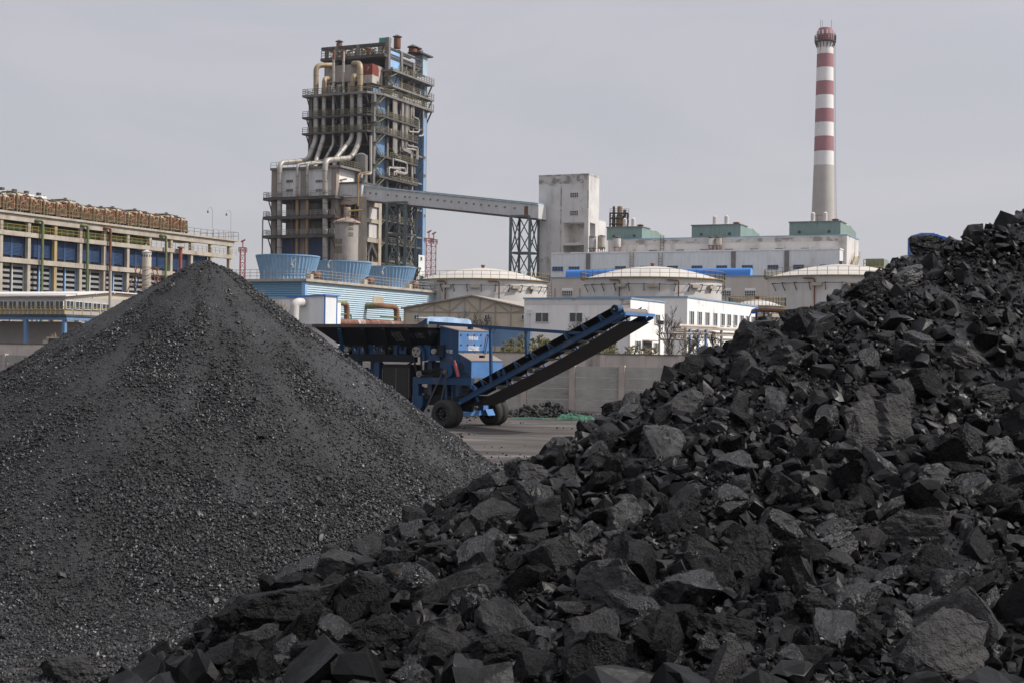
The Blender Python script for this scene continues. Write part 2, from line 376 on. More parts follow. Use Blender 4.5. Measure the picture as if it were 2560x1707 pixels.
M['coal_dull'] = coal_mat('dull_grey_shale_coal', (0.047, 0.0461, 0.0463), .48, .78, .15, dust=(0.070, .0675, .066), dust_amt=.5, bscale=2.0, tint=(0.12, .085, .052), spec=.16, glint=13)
M['coal_small'] = coal_mat('small_broken_coal', (0.0058, 0.0057, 0.0059), .30, .62, .02, dust=(0.015, .0146, .0145), dust_amt=.5, bscale=3, spec=.15)
M['grain'] = coal_mat('crushed_coal_grains', (0.0205, 0.0205, 0.0215), .36, .66, .004, bscale=30, spec=.42)
M['dust'] = coal_mat('coal_dust_slope', (0.0205, 0.0205, 0.0214), .55, .8, .010, bscale=45, spec=.35, speck=38)

def ground_mat():
    m = bpy.data.materials.new('coal_dusted_ground'); m.use_nodes = True; t = m.node_tree; N = t.nodes.new; L = t.links.new; bs = t.nodes['Principled BSDF']
    tc = N('ShaderNodeTexCoord')
    def noise(s, st, d=6, rot=0):
        q = N('ShaderNodeMapping'); q.inputs['Scale'].default_value = st; q.inputs['Rotation'].default_value = (0, 0, rot); L(tc.outputs['Object'], q.inputs[0])
        n = N('ShaderNodeTexNoise'); n.inputs['Scale'].default_value = s; n.inputs['Detail'].default_value = d; n.inputs['Roughness'].default_value = .65; n.inputs['Distortion'].default_value = .4; L(q.outputs[0], n.inputs[0]); return n.outputs[0]
    def ramp(src, a, b):
        r = N('ShaderNodeMapRange'); r.inputs['From Min'].default_value = a; r.inputs['From Max'].default_value = b; L(src, r.inputs[0]); return r.outputs[0]
    def mixc(f, a, b):
        x = N('ShaderNodeMix'); x.data_type = 'RGBA'; L(f, x.inputs[0])
        for k, q in ((6, a), (7, b)):
            if isinstance(q, tuple): x.inputs[k].default_value = (*q, 1)
            else: L(q, x.inputs[k])
        return x.outputs[2]
    b = mixc(ramp(noise(.30, (.5, 1, 1), rot=.05), .36, .64), (.048, .040, .036), (.102, .092, .087))
    b = mixc(ramp(noise(.9, (.22, 1.4, 1), rot=-.10), .50, .66), b, (.036, .031, .028))          # wheel ruts
    b = mixc(ramp(noise(.7, (.20, 1.1, 1), rot=.16), .54, .70), b, (.175, .163, .157))              # pale dried dust
    b = mixc(ramp(noise(5, (1, 1, 1)), .62, .70), b, (.018, .017, .016))                             # crumbs of coal
    L(b, bs.inputs['Base Color']); bs.inputs['Roughness'].default_value = .9; bs.inputs['Specular IOR Level'].default_value = .25
    bp = N('ShaderNodeBump'); L(noise(2.2, (.2, 1.6, 1), 8), bp.inputs['Height']); bp.inputs['Distance'].default_value = .05; L(bp.outputs[0], bs.inputs['Normal'])
    return m
g = MB(); g.add([(-900, -100, 0), (900, -100, 0), (900, 1000, 0), (-900, 1000, 0)], [(0, 1, 2, 3)])
tag(g.build('ground', ground_mat()), 'flat dusty ground of the coal yard with wheel ruts', 'ground', kind='structure')

# ---- rock shapes
def ico(sub):
    bm = bmesh.new(); bmesh.ops.create_icosphere(bm, subdivisions=sub, radius=1.0)
    v = np.array([x.co[:] for x in bm.verts]); f = np.array([[q.index for q in p.verts] for p in bm.faces]); bm.free(); return v, f
ICO = {k: ico(k) for k in (1, 2, 3, 4, 5)}
def rock(seed, sub=4, dims=(1, 1, 1), cuts=13, rough=.05, strata=.03, keep=.62, chips=0, chip_k=1.0):
    r = np.random.default_rng(seed); v, f = ICO[sub]; v = v * 1.5
    nd = r.normal(size=(cuts, 3)); nd /= np.linalg.norm(nd, axis=1)[:, None]; ds = r.uniform(keep - .12, keep + .30, cuts)
    box = np.concatenate([np.eye(3), -np.eye(3)]) + r.normal(0, .27, (6, 3)); box /= np.linalg.norm(box, axis=1)[:, None]
    nd = np.concatenate([box, nd]); ds = np.concatenate([r.uniform(.48, .80, 6), ds])
    for _ in range(4):
        for n, d in zip(nd, ds):
            q = v @ n; k = q > d; v[k] -= np.outer(q[k] - d, n)
    for _ in range(chips):                               # small breaks along the edges
        n = r.normal(size=3); n /= np.linalg.norm(n); q = v @ n; d = q.max() - r.uniform(.02, .16); k = q > d; v[k] -= np.outer(q[k] - d, n)
    o = r.uniform(0, 50, 3)
    nn = v / np.linalg.norm(v, axis=1)[:, None]
    n1 = fbm(v[:, 0]*2.2+o[0], v[:, 1]*2.2+o[1], v[:, 2]*2.2+o[2], 4, seed, .55)
    z = v[:, 2] + .12 * n1; st = (z * 7.0 + o[0]); st = (st - np.floor(st)); lay = vnoise(np.floor(z*7.0+o[0])*3.1, v[:, 0]*1.5+o[1], v[:, 1]*1.5, seed + 5)
    n2 = fbm(v[:, 0]*5.5+o[1], v[:, 1]*5.5+o[2], v[:, 2]*5.5+o[0], 3, seed + 9, .6) if sub > 2 else 0
    n3 = np.abs(fbm(v[:, 0]*1.6+o[2], v[:, 1]*1.6+o[0], v[:, 2]*3.2+o[1], 3, seed + 3, .5)) if sub > 2 else 0
    v = v + nn * (rough * n1 + strata * lay + chip_k * (.032 * n2 - .08 * n3))[:, None]
    v = v / np.abs(v).max(axis=0) * np.array(dims) * .86
    return v, f
def np_mesh(name, v, f, m, smooth=False, midx=None):
    me = bpy.data.meshes.new(name); n, k = len(v), len(f)
    me.vertices.add(n); me.vertices.foreach_set('co', np.ascontiguousarray(v, dtype=np.float32).ravel())
    me.loops.add(k * 3); me.loops.foreach_set('vertex_index', np.ascontiguousarray(f, dtype=np.int32).ravel())
    me.polygons.add(k); me.polygons.foreach_set('loop_start', np.arange(0, k*3, 3, dtype=np.int32))
    if smooth: me.polygons.foreach_set('use_smooth', np.ones(k, dtype=bool))
    else: me.polygons.foreach_set('use_smooth', np.zeros(k, dtype=bool))
    for q in (m if isinstance(m, (list, tuple)) else [m]): me.materials.append(q)
    if midx is not None: me.polygons.foreach_set('material_index', np.ascontiguousarray(midx, dtype=np.int32))
    me.update(calc_edges=True); me.validate(); return me
def rotmats(n, r, tilt=None):
    q = r.normal(size=(n, 4)); q /= np.linalg.norm(q, axis=1)[:, None]; w, x, y, z = q.T
    return np.stack([np.stack([1-2*(y*y+z*z), 2*(x*y-z*w), 2*(x*z+y*w)], -1), np.stack([2*(x*y+z*w), 1-2*(x*x+z*z), 2*(y*z-x*w)], -1), np.stack([2*(x*z-y*w), 2*(y*z+x*w), 1-2*(x*x+y*y)], -1)], 1)
def scatter(protos, pos, size, r):
    """many copies of small shapes as one vertex/face soup"""
    R3 = rotmats(len(pos), r); which = r.integers(0, len(protos), len(pos)); V = []; Fc = []; b = 0
    for k, (pv, pf) in enumerate(protos):
        i = np.where(which == k)[0]
        if not len(i): continue
        v = np.einsum('nij,mj->nmi', R3[i], pv) * size[i][:, None, None] + pos[i][:, None, :]
        V.append(v.reshape(-1, 3)); Fc.append((pf[None] + (np.arange(len(i)) * len(pv))[:, None, None] + b).reshape(-1, 3)); b += len(i) * len(pv)
    return np.concatenate(V), np.concatenate(Fc)
def project(p):
    q = p - np.array(EYE); z = q @ np.array(_fw); return 1280 + F * (q @ np.array(_rt)) / z, 853.5 - F * (q @ np.array(_up)) / z, z
def grid_mesh(xs, ys, hf):
    X, Y = np.meshgrid(xs, ys); Z = hf(X, Y); v = np.stack([X.ravel(), Y.ravel(), Z.ravel()], -1); nx, ny = len(xs), len(ys)
    i = (np.arange(ny-1)[:, None] * nx + np.arange(nx-1)[None]).ravel()
    return v, np.concatenate([np.stack([i, i+1, i+nx+1], -1), np.stack([i, i+nx+1, i+nx], -1)])

# ---- heap of crushed coal on the left
CC = P(520, 650, 20.0)
def fine_h(X, Y, detail=True):
    dx, dy = X - CC.x, Y - CC.y; r = np.hypot(dx, dy) + 1e-6; th = np.arctan2(dy, dx)      # th: 0 right, -pi/2 front, pi left
    right = .5 + .5 * np.cos(th); t = .615 + (.728 - .615) * right ** .8
    t = t * (1 - .04 * np.exp(-((th + math.pi/2) / .8) ** 2))
    rr = np.sqrt(r * r + .15 ** 2)
    h = CC.z - t * rr + .10
    h = h + .09 * fbm(th * 2.2 + 3, r * .35, None, 3, 3) * np.clip(r / 3, 0, 1) * (1 - .8 * (np.abs(np.sin(th)) < .35))
    toe = .35; h = np.where(h < toe, toe * np.exp((h - toe) / toe * 1.0) , h)
    h = h - .012 * np.exp(-((r - 0) / .4) ** 2)
    if detail: h = h + .022 * fbm(X * 3.1, Y * 3.1, None, 4, 9)
    return h
def fine_normal_visible(x, y):
    e = .06; zx = (fine_h(x+e, y, False) - fine_h(x-e, y, False)) / (2*e); zy = (fine_h(x, y+e, False) - fine_h(x, y-e, False)) / (2*e)
    z = fine_h(x, y, False); return (-zx * (0 - x) - zy * (0 - y) + (CAM_H - z)) > -1.2
xs = np.arange(-11.5, 5.5, .055); ys = np.arange(9.0, 27.0, .055)
gv, gf = grid_mesh(xs, ys, fine_h)
OCT = (np.array([(1,0,0),(-1,0,0),(0,1,0),(0,-1,0),(0,0,1),(0,0,-1)], float), np.array([(0,2,4),(2,1,4),(1,3,4),(3,0,4),(2,0,5),(1,2,5),(3,1,5),(0,3,5)]))
def chip(k, r_, s_):
    q = np.random.default_rng(k); return (OCT[0] * np.array((1, r_, s_)) + q.normal(0, .16, (6, 3)), OCT[1])
PG = [chip(900 + k, r_, s_) for k, (r_, s_) in enumerate(((.8, .6), (.9, .75), (.7, .5), (1, .7), (.85, .45), (.75, .7)))]
n = 1500000
x = rng.uniform(-9.5, 3.2, n); y = rng.uniform(11.2, 22.5, n); z = fine_h(x, y)
px, py, dd = project(np.stack([x, y, z], -1))
ok = (px > -60) & (px < 1400) & (py < 1760) & fine_normal_visible(x, y)
r0 = np.hypot(x - CC.x, y - CC.y); th0 = np.arctan2(y - CC.y, x - CC.x)
lump = fbm(th0 * 7 + 1, r0 * .8, None, 4, 21) + .55 * fbm(x * 1.3, y * 1.3, None, 3, 5)          # streams of coarser grains run down the slope
coarse = np.clip((CC.z * .95 - z) / CC.z, 0, 1)
dens = np.clip(.40 + .40 * coarse ** 1.3 + .38 * lump, .14, 1)
ok &= rng.uniform(0, 1, n) < dens * .50
x, y, z, lump, coarse = x[ok], y[ok], z[ok], lump[ok], coarse[ok]
size = np.exp(rng.normal(0, .50, len(x))) * (.0060 + .0072 * coarse + .0055 * np.clip(lump, -.3, 1))
size = np.clip(size, .004, .032)
big = rng.uniform(0, 1, len(x)) < .007; size[big] *= rng.uniform(1.5, 2.3, big.sum())
pos = np.stack([x, y, z + size * .25], -1)
PB = [rock(950 + k, 2, (1, .8, .65), 7, .04, .02, .68) for k in range(6)]; sm = size < .021
Va, Fa = scatter(PG, pos[sm], size[sm], rng); Vb, Fb = scatter(PB, pos[~sm], size[~sm] * .95, rng); V1 = np.concatenate([Va, Vb]); F1 = np.concatenate([Fa, Fb + len(Va)])
print('grains', len(x)); V = np.concatenate([gv, V1]); Fc = np.concatenate([gf, F1 + len(gv)]); mi = np.concatenate([np.zeros(len(gf)), np.ones(len(F1))])
me = np_mesh('crushed_coal_heap', V, Fc, [M['dust'], M['grain']], midx=mi)
me.polygons.foreach_set('use_smooth', (mi == 0)); o = bpy.data.objects.new('crushed_coal_heap', me); C.objects.link(o)
tag(o, 'tall conical heap of fine grey-black crushed coal', 'coal heap', kind='stuff')

# ---- heap of lump coal on the right: its surface is fitted to points with a distance of their own
RIDGE = [(424, 1700, 11.6), (610, 1512, 12.2), (751, 1447, 12.7), (947, 1362, 13.3), (1067, 1308, 13.7), (1154, 1252, 14.1), (1284, 1178, 14.6), (1360, 1146, 15.0), (1458, 1100, 15.5),
         (1567, 1036, 16.0), (1698, 940, 16.7), (1818, 880, 17.2), (1839, 862, 17.3), (1883, 822, 17.5), (2035, 778, 18.2), (2100, 752, 18.5), (2188, 692, 19.0), (2275, 642, 19.4),
         (2427, 596, 19.9), (2492, 570, 20.2), (2580, 520, 20.6), (2760, 470, 21.4), (3000, 420, 22.5)]
FACE = [(250, 1710, 11.6, .02), (600, 1707, 10.2, None), (800, 1707, 9.6, None), (1280, 1707, 9.0, None), (1900, 1707, 8.6, None), (2560, 1707, 8.6, None), (3000, 1707, 8.6, None),
        (900, 1560, 10.6, None), (1200, 1480, 11.1, None), (1500, 1380, 11.6, None), (1900, 1400, 11.2, None), (2300, 1400, 11.3, None), (2700, 1400, 11.4, None), (2000, 1200, 13.0, None),
        (1650, 1200, 13.3, None), (2400, 1150, 13.8, None), (2800, 1100, 14.4, None), (2000, 980, 15.3, None), (2400, 900, 16.4, None), (2400, 720, 18.4, None), (2800, 800, 17.6, None), (1750, 1050, 14.8, None)]
ctrl = []
for (a, b, d) in RIDGE:
    p = P(a, b, d); ctrl.append((p.x, p.y, max(p.z, .05)))
for k in range(len(RIDGE)):                                       # the far side falls away
    p = P(*RIDGE[k]); a = P(*RIDGE[max(k-1, 0)]); b = P(*RIDGE[min(k+1, len(RIDGE)-1)]); t = Vector((b.x - a.x, b.y - a.y, 0)).normalized(); nrm = Vector((-t.y, t.x, 0))
    for s in (2.0, 5.0):
        ctrl.append((p.x + nrm.x * s, p.y + nrm.y * s, max(p.z, 0.05) - .62 * s))
for (a, b, d, z) in FACE:
    p = P(a, b, d); ctrl.append((p.x, p.y, p.z if z is None else z))
for q in ((-6, 8, -.3), (-3, 6, .1), (0, 5, .35), (4, 5, .45), (9, 5, .5), (14, 8, .9), (-5, 14, -1.6), (-3, 18, -3), (0, 22, -3.6)): ctrl.append(q)
ctrl = np.array(ctrl); A = np.hypot(ctrl[:, None, 0] - ctrl[None, :, 0], ctrl[:, None, 1] - ctrl[None, :, 1])
nC = len(ctrl); Q = np.concatenate([ctrl[:, :2], np.ones((nC, 1))], 1)
sol = np.linalg.solve(np.block([[A + 0.0 * np.eye(nC), Q], [Q.T, np.zeros((3, 3))]]), np.concatenate([ctrl[:, 2], np.zeros(3)]))
def coarse_h(X, Y, detail=True):
    r = 0 * X + sol[nC] * X + sol[nC+1] * Y + sol[nC+2]
    for k in range(nC): r = r + sol[k] * np.sqrt((X - ctrl[k, 0])**2 + (Y - ctrl[k, 1])**2 + .04)
    if detail: r = r + .07 * fbm(X * 1.7, Y * 1.7, None, 4, 31)
    return np.maximum(r, -.25)
def coarse_vis(x, y, z):
    """clear line from the eye to a point just above the surface"""
    ok = np.ones(len(x), bool)
    for t in np.linspace(.5, .985, 26):
        hx, hy, hz = x * t, y * t, CAM_H + (z - CAM_H) * t
        ok &= hz > coarse_h(hx, hy, False) - .02
    return ok
xs = np.arange(-4.5, 13.5, .06); ys = np.arange(5.0, 26.0, .06)
gv, gf = grid_mesh(xs, ys, coarse_h)

# hero lumps: (pixel x, pixel y of the middle, pixel width, pixel height, roll in the picture, look, shape seed, label)
HERO = [
 (2195, 1080, 205, 210, -6, 'coal_dull', 3, 'tall upright grey slab with a ridge down its face, largest lump on the upper slope', (1, .35, 1.05)),
 (725, 1530, 265, 165, 22, 'coal', 5, 'long dark tilted block overhanging the crushed coal at the left end of the lump heap', (1, .7, .55)),
 (1535, 1485, 170, 180, 8, 'coal_dull', 7, 'pale grey rounded boulder with a flat lit face low in the middle of the heap', (1, .8, 1)),
 (2270, 1340, 190, 140, -4, 'coal_dull', 9, 'broad grey-brown boulder with a folded front, right of centre on the lower slope', (1, .8, .75)),
 (2350, 1640, 320, 180, 24, 'coal_dull', 11, 'huge flat-faced block rising to the right at the bottom right edge', (1, .6, .5)),
 (1870, 1400, 175, 120, 38, 'coal', 13, 'elongated black wedge with a bright top edge, pointing down left', (1, .7, .6)),
 (1660, 1125, 150, 125, 5, 'coal_gloss', 15, 'wide cracked block with a glossy broken top above the tilted lumps', (1, .8, .85)),
 (1600, 1230, 85, 100, -25, 'coal', 17, 'angular block with one lit and one black side under the wide cracked block', (.9, .8, 1)),
 (1500, 1385, 85, 85, -35, 'coal_dull', 19, 'egg-shaped grey lump leaning left above the pale rounded boulder', (.85, .8, 1)),
 (1835, 1580, 190, 95, -22, 'coal', 21, 'long layered black splinter sloping down to the right near the bottom', (1, .6, .45)),
 (1960, 1540, 85, 110, 4, 'coal', 23, 'squarish smooth black block right of the long layered splinter', (.8, .7, 1)),
 (2060, 1545, 140, 120, 0, 'coal', 25, 'plump black block beside the squarish smooth block', (1, .8, .9)),
 (1160, 1500, 115, 90, -10, 'coal_gloss', 27, 'bluish shiny crumpled lump at the front left of the heap', (1, .8, .8)),
 (950, 1610, 190, 110, 18, 'coal', 29, 'long squared beam of coal with a sunlit top at the bottom left', (1, .7, .5)),
 (1140, 1480, 250, 120, 20, 'coal', 31, 'large sloping slab behind the bluish shiny lump', (1, .6, .5)),
 (1250, 1640, 185, 110, 10, 'coal', 33, 'big rough boulder at the bottom edge right of the squared beam', (1, .8, .7)),
 (180, 1690, 150, 100, 4, 'coal_dull', 35, 'lone grey pyramid-shaped lump lying on the crushed coal at the bottom left corner', (1, .8, .75)),
 (1715, 1015, 130, 70, 25, 'coal_dull', 37, 'brown-stained smooth boulder near the skyline left of the middle', (1, .7, .6)),
 (1868, 862, 165, 105, 42, 'coal', 39, 'great leaning slab on the skyline in front of the white building', (1, .45, .65)),
 (2320, 615, 95, 55, 8, 'coal', 41, 'dark crag on the skyline in front of the blue hood', (1, .8, .7)),
 (2260, 700, 90, 60, 30, 'coal_gloss', 43, 'glinting knobbly crag on the skyline right of the far tank', (1, .8, .8)),
 (2155, 735, 110, 50, 30, 'coal', 45, 'flat dark ledge of coal under the glinting crag', (1, .7, .5)),
 (2470, 990, 105, 70, 12, 'coal', 47, 'big smooth black lump up the slope right of the tall upright slab', (1, .8, .7)),
 (2420, 1110, 95, 95, -30, 'coal', 49, 'square-cornered dark block standing on edge below the smooth black lump', (.9, .8, .9)),
 (2400, 910, 110, 85, -18, 'coal_dull', 51, 'broad grey boulder with a sunlit left cheek, upper right of the tall slab', (1, .8, .8)),
 (2110, 1290, 100, 80, 35, 'coal', 53, 'blunt prism with a bright end face beside the broad grey-brown boulder', (1, .7, .7)),
 (1100, 1370, 145, 60, 10, 'coal', 55, 'flat layered slab stacked on the left shoulder of the heap', (1, .7, .4)),
 (1560, 1020, 110, 55, 14, 'coal', 57, 'low dark mound-like boulder on the left skyline beside the green netting', (1, .8, .5)),
 (1980, 800, 75, 60, -5, 'coal', 59, 'rounded black boulder on the skyline left of the farthest tank', (1, .9, .85)),
 (905, 1480, 130, 95, -25, 'coal', 61, 'fractured dark block right of the long overhanging block', (1, .8, .8)),
 (1330, 1200, 90, 85, 0, 'coal_dull', 63, 'pale topped lump at the toe of the heap by the bare ground', (1, .8, .9)),
 (1330, 1360, 80, 80, 0, 'coal', 65, 'round dark lump on the left slope above the boulders', (1, .9, .95)),
 (2100, 1370, 120, 90, 20, 'coal_gloss', 67, 'shiny jagged chunk between the black wedge and the grey-brown boulder', (1, .7, .7)),
 (1010, 1440, 95, 70, 5, 'coal', 69, 'dark cube-like lump behind the large sloping slab', (1, .8, .8)),
 (690, 1665, 80, 60, 5, 'coal_gloss', 71, 'small shiny knob at the bottom left end of the heap', (1, .8, .8)),
 (2500, 1130, 110, 70, 25, 'coal_gloss', 73, 'glossy streaked chunk near the right edge', (1, .7, .7)),
 (2330, 1200, 80, 95, -15, 'coal_gloss', 75, 'bluish dark upright lump right of the foot of the tall slab', (.8, .7, 1)),
 (2140, 1440, 110, 60, 30, 'coal', 77, 'dark ramp-shaped lump under the broad grey-brown boulder', (1, .7, .55)),
]
def to_surface(px, py, lift=0.0):
    """first point of the heap's surface along the sight line through a pixel"""
    r = ray(px, py); d = np.linspace(7.0, 24.0, 500); x = EYE.x + r.x * d / r.y; z = EYE.z + r.z * d / r.y; hs_ = np.maximum(coarse_h(x, d, False), np.where(x < -2.5, fine_h(x, d, False), 0)) if px < 300 else coarse_h(x, d, False)
    k = np.where(z < hs_ + lift)[0]
    if not len(k):                                               # above the skyline: nearest pass
        k = [int(np.argmin(z - coarse_h(x, d, False)))]
    return Vector((x[k[0]], d[k[0]], z[k[0]]))
placed = []                                                      # (x, y, z, radius)
HEAP = 'lumps of coal on the heap'
hero_px = []
for i, (a, b, w, h, roll, look, seed, label, dims) in enumerate(HERO):
    p = to_surface(a, b + h * .10); d = p.y; k = d / F * .56          # half-size in metres per pixel, a little over
    v, f = rock(seed * 13 + 1, 5, (1, 1, 1), 7, .035, .04, .66, 26)
    v = v / np.abs(v).max(axis=0); sx, sz = w * k, h * k; sy = dims[1] * max(sx, sz) * .8
    v = v * np.array([sx * 1.0, sy, sz * 1.0])
    if i == 0:                                                    # the slab's ridge and groove
        v[:, 1] -= sy * .36 * (v[:, 1] < 0) * (np.exp(-((v[:, 0]/sx - .12) / .09)**2) - .7*np.exp(-((v[:, 0]/sx + .06) / .07)**2))
    c_, s_ = math.cos(R(roll)), math.sin(R(roll))
    if w > h * 1.25 and roll:                                       # width and height were measured along the lump
        pass
    v = np.stack([v[:, 0]*c_ - v[:, 2]*s_, v[:, 1], v[:, 0]*s_ + v[:, 2]*c_], -1)
    o = bpy.data.objects.new('coal_lump', np_mesh('coal_lump', v, f, M[look])); C.objects.link(o)
    r = ray(a, b); q = EYE + r * ((d + .1 * sy) / r.y)
    o.location = q; o.rotation_euler = (-.32, 0, .34) if i == 0 else (R(random.uniform(-26, -6)), 0, R(random.uniform(-4, 24)))
    tag(o, label, 'coal lump', HEAP); placed.append((q.x, q.y - .25*sy, q.z, max(sx, sz) * .98)); hero_px.append((a, b, w, h))
hero_label = [h[7] for h in HERO]

LOOKS = ['coal', 'coal_gloss', 'coal', 'coal_dull', 'coal', 'coal_gloss', 'coal_gloss', 'coal', 'coal', 'coal_gloss', 'coal_dull']
proto = []
SH = [(1, .8, .62, 'blocky'), (1, .85, .8, 'chunky'), (1, .7, .38, 'flat'), (1, .55, .5, 'long'), (1, .75, .45, 'slabby'), (1, .9, .85, 'rounded'), (1, .6, .6, 'wedge-shaped'), (1, .8, .7, 'angular')]
for k in range(22):
    s = SH[k % 8]; v, f = rock(300 + k, 4, s[:3], 4 + k % 5, .045, .045, .64, 14); look = LOOKS[k % 11]
    proto.append((np_mesh('coal_lump', v, f, M[look]), s[3], look))
def throw(n, rmin, rmax, power, spread, seed, keepdist=.80):
    r = np.random.default_rng(seed); out = []
    x = r.uniform(-4.2, 9.5, n); y = r.uniform(7.6, 21.5, n); z = coarse_h(x, y, False)
    px, py, d = project(np.stack([x, y, z], -1)); ok = (px > -80) & (px < 2680) & (py < 1800) & (z > .04); x, y, z = x[ok], y[ok], z[ok]
    ok = coarse_vis(x, y, z + .08); x, y, z = x[ok], y[ok], z[ok]
    u = r.uniform(0, 1, len(x)); rad = (rmin**(-power) + u * (rmax**(-power) - rmin**(-power))) ** (-1/power)
    rad *= (.75 + .35 * (fbm(x * .45 + 9, y * .45, None, 2, 77) * .5 + .5) * 1.1) * np.interp(y, [9, 13.5, 19], [1.28, .95, .62])
    o = np.argsort(-rad); return x[o], y[o], z[o], rad[o]
cell = {}
def grid_add(x, y, z, r):
    cell.setdefault((int(math.floor(x / .5)), int(math.floor(y / .5))), []).append((x, y, z, r))
def grid_free(x, y, z, r, k):
    i, j = int(math.floor(x / .5)), int(math.floor(y / .5))
    for a in (-1, 0, 1):
        for b in (-1, 0, 1):
            for (X, Y, Z, Rr) in cell.get((i+a, j+b), ()):
                if (x-X)**2 + (y-Y)**2 + (z-Z)**2 < (k * (r + Rr))**2: return False
    return True
for q in placed: grid_add(*q)
X_, Y_, Z_, R_ = throw(34000, .042, .27, 2.1, 1, 5)
acc = []
for x, y, z, r in zip(X_, Y_, Z_, R_):
    k = .74 if r > .12 else .62
    if grid_free(x, y, z, r, k):
        grid_add(x, y, z, r); acc.append((x, y, z, r))
acc = np.array(acc); px, py, dd = project(acc[:, :3]); psz = acc[:, 3] / dd
inframe = (px > -5) & (px < 2565) & (py < 1712)
order = np.argsort(-(psz * inframe)); ind = order[:300 - len(HERO)]; rest = order[300 - len(HERO):]
used = {}
def side_words(a, b, j):
    dx, dy = a - HERO[j][0], b - HERO[j][1]
    return ('right of' if dx > 0 else 'left of') if abs(dx) > abs(dy) else ('below' if dy > 0 else 'above')
SHORT = ['the tall upright slab', 'the long overhanging block', 'the pale rounded boulder', 'the broad grey-brown boulder', 'the huge flat-faced block', 'the black wedge', 'the wide cracked block', 'the half-lit block',
 'the egg-shaped lump', 'the layered splinter', 'the squarish smooth block', 'the plump black block', 'the bluish crumpled lump', 'the squared beam', 'the large sloping slab', 'the rough bottom boulder', 'the lone pyramid lump',
 'the brown-stained boulder', 'the leaning skyline slab', 'the crag by the blue hood', 'the glinting crag', 'the flat dark ledge', 'the big smooth lump', 'the square-cornered block', 'the sunlit-cheek boulder', 'the bright-ended prism',
 'the flat stacked slab', 'the low boulder by the netting', 'the boulder by the farthest tank', 'the fractured block', 'the pale topped lump', 'the round dark lump', 'the shiny jagged chunk', 'the cube-like lump', 'the small shiny knob', 'the glossy streaked chunk', 'the bluish upright lump', 'the ramp-shaped lump']
LOOKW = {'coal': 'black', 'coal_dull': 'dull grey', 'coal_gloss': 'shiny'}
NEAR = ['touching', 'close', 'a little way', 'farther', 'well']
for i in ind:
    x, y, z, r = acc[i]; k = int(rng.integers(0, len(proto))); me, shape, look = proto[k]
    o = bpy.data.objects.new('coal_lump', me); C.objects.link(o)
    s = r * 1.25; o.scale = (s, s * rng.uniform(.8, 1.15), s * rng.uniform(.8, 1.15)); o.location = (x, y, z + r * .22)
    o.rotation_euler = (rng.normal(0, .75), rng.normal(0, .75), rng.uniform(0, 6.28))
    a, b = px[i], py[i]; js = np.argsort([math.hypot(a - h[0], b - h[1]) for h in HERO]); lab = None
    sz = 'big' if psz[i] * F > 42 else 'middling' if psz[i] * F > 27 else 'small'
    for j in js[:6]:
        dist = math.hypot(a - HERO[j][0], b - HERO[j][1]); w = 'close ' if dist < 110 else 'some way ' if dist < 220 else 'far '
        t = f'{sz} {LOOKW[look]} {shape} lump {w}{side_words(a, b, j)} {SHORT[j]}'
        if t not in used: lab = t; break
    lab = lab or t; used[lab] = 1; tag(o, lab, 'coal lump', HEAP)
# the remaining small lumps and crumbs between them: past counting
PS = [rock(500 + k, 2, s[:3], 8, .04, .02, .66) for k, s in enumerate(SH)]
P1 = [rock(600 + k, 1, s[:3], 5, .0, 0, .8) for k, s in enumerate(SH)]
ra = acc[rest]; pos = ra[:, :3].copy(); pos[:, 2] += ra[:, 3] * .2
V1, F1 = scatter(PS, pos, ra[:, 3] * 1.25, rng)
x, y, z, rad = throw(150000, .010, .055, 1.5, 1, 8)
z = coarse_h(x, y); keep = rng.uniform(0, 1, len(x)) < np.clip(.55 + .9 * fbm(x * .9, y * .9, None, 3, 55), .12, 1)
x, y, z, rad = x[keep], y[keep], z[keep], rad[keep]
V2, F2 = scatter(P1, np.stack([x, y, z + rad * .3], -1), rad * 1.2, rng)
V = np.concatenate([gv, V1, V2]); Fc = np.concatenate([gf, F1 + len(gv), F2 + len(gv) + len(V1)])
me = np_mesh('coal_rubble', V, Fc, M['coal_small']); o = bpy.data.objects.new('coal_rubble', me); C.objects.link(o)
tag(o, 'loose black coal rubble and crumbs that fill the heap between the big lumps', 'coal rubble', kind='stuff')

# ---- line of clods along the foot of the yard wall
n = 2600; x = rng.uniform(-4.5, 9, n); y = 60.5 + rng.normal(0, .6, n)
hh = np.clip(.55 + .5 * fbm(x * .5, y * .2, None, 3, 91), .1, 1.1) * np.exp(-((y - 60.7) / .8)**2) * np.clip((4.5 - x) / 3, .25, 1); z = rng.uniform(0, 1, n)**.6 * hh * .75
rad = np.exp(rng.normal(-2.6, .45, n)); V1, F1 = scatter(PS, np.stack([x, y, z], -1), rad, rng)
me = np_mesh('wall_rubble', V1, F1, M['coal_dull']); o = bpy.data.objects.new('wall_rubble', me); C.objects.link(o)
tag(o, 'line of dark clods and coal waste along the foot of the concrete wall', 'rubble', kind='stuff')

# ---- crumbs and small lumps strewn over the yard
n = 9000; y = 18 + 44 * rng.uniform(0, 1, n)**1.1; x = rng.uniform(-.16, .16, n) * y + 1.2; k = fbm(x * .5, y * .35, None, 3, 61) + rng.normal(0, .25, n) > .12; x, y = x[k], y[k]
rad = np.exp(rng.normal(-3.75, .5, len(x))); V1, F1 = scatter(P1, np.stack([x, y, rad * .3], -1), rad, rng)
me = np_mesh('yard_crumbs', V1, F1, M['coal_small']); o = bpy.data.objects.new('yard_crumbs', me); C.objects.link(o)
tag(o, 'small crumbs of coal strewn over the bare yard between the heaps', 'coal crumbs', kind='stuff')

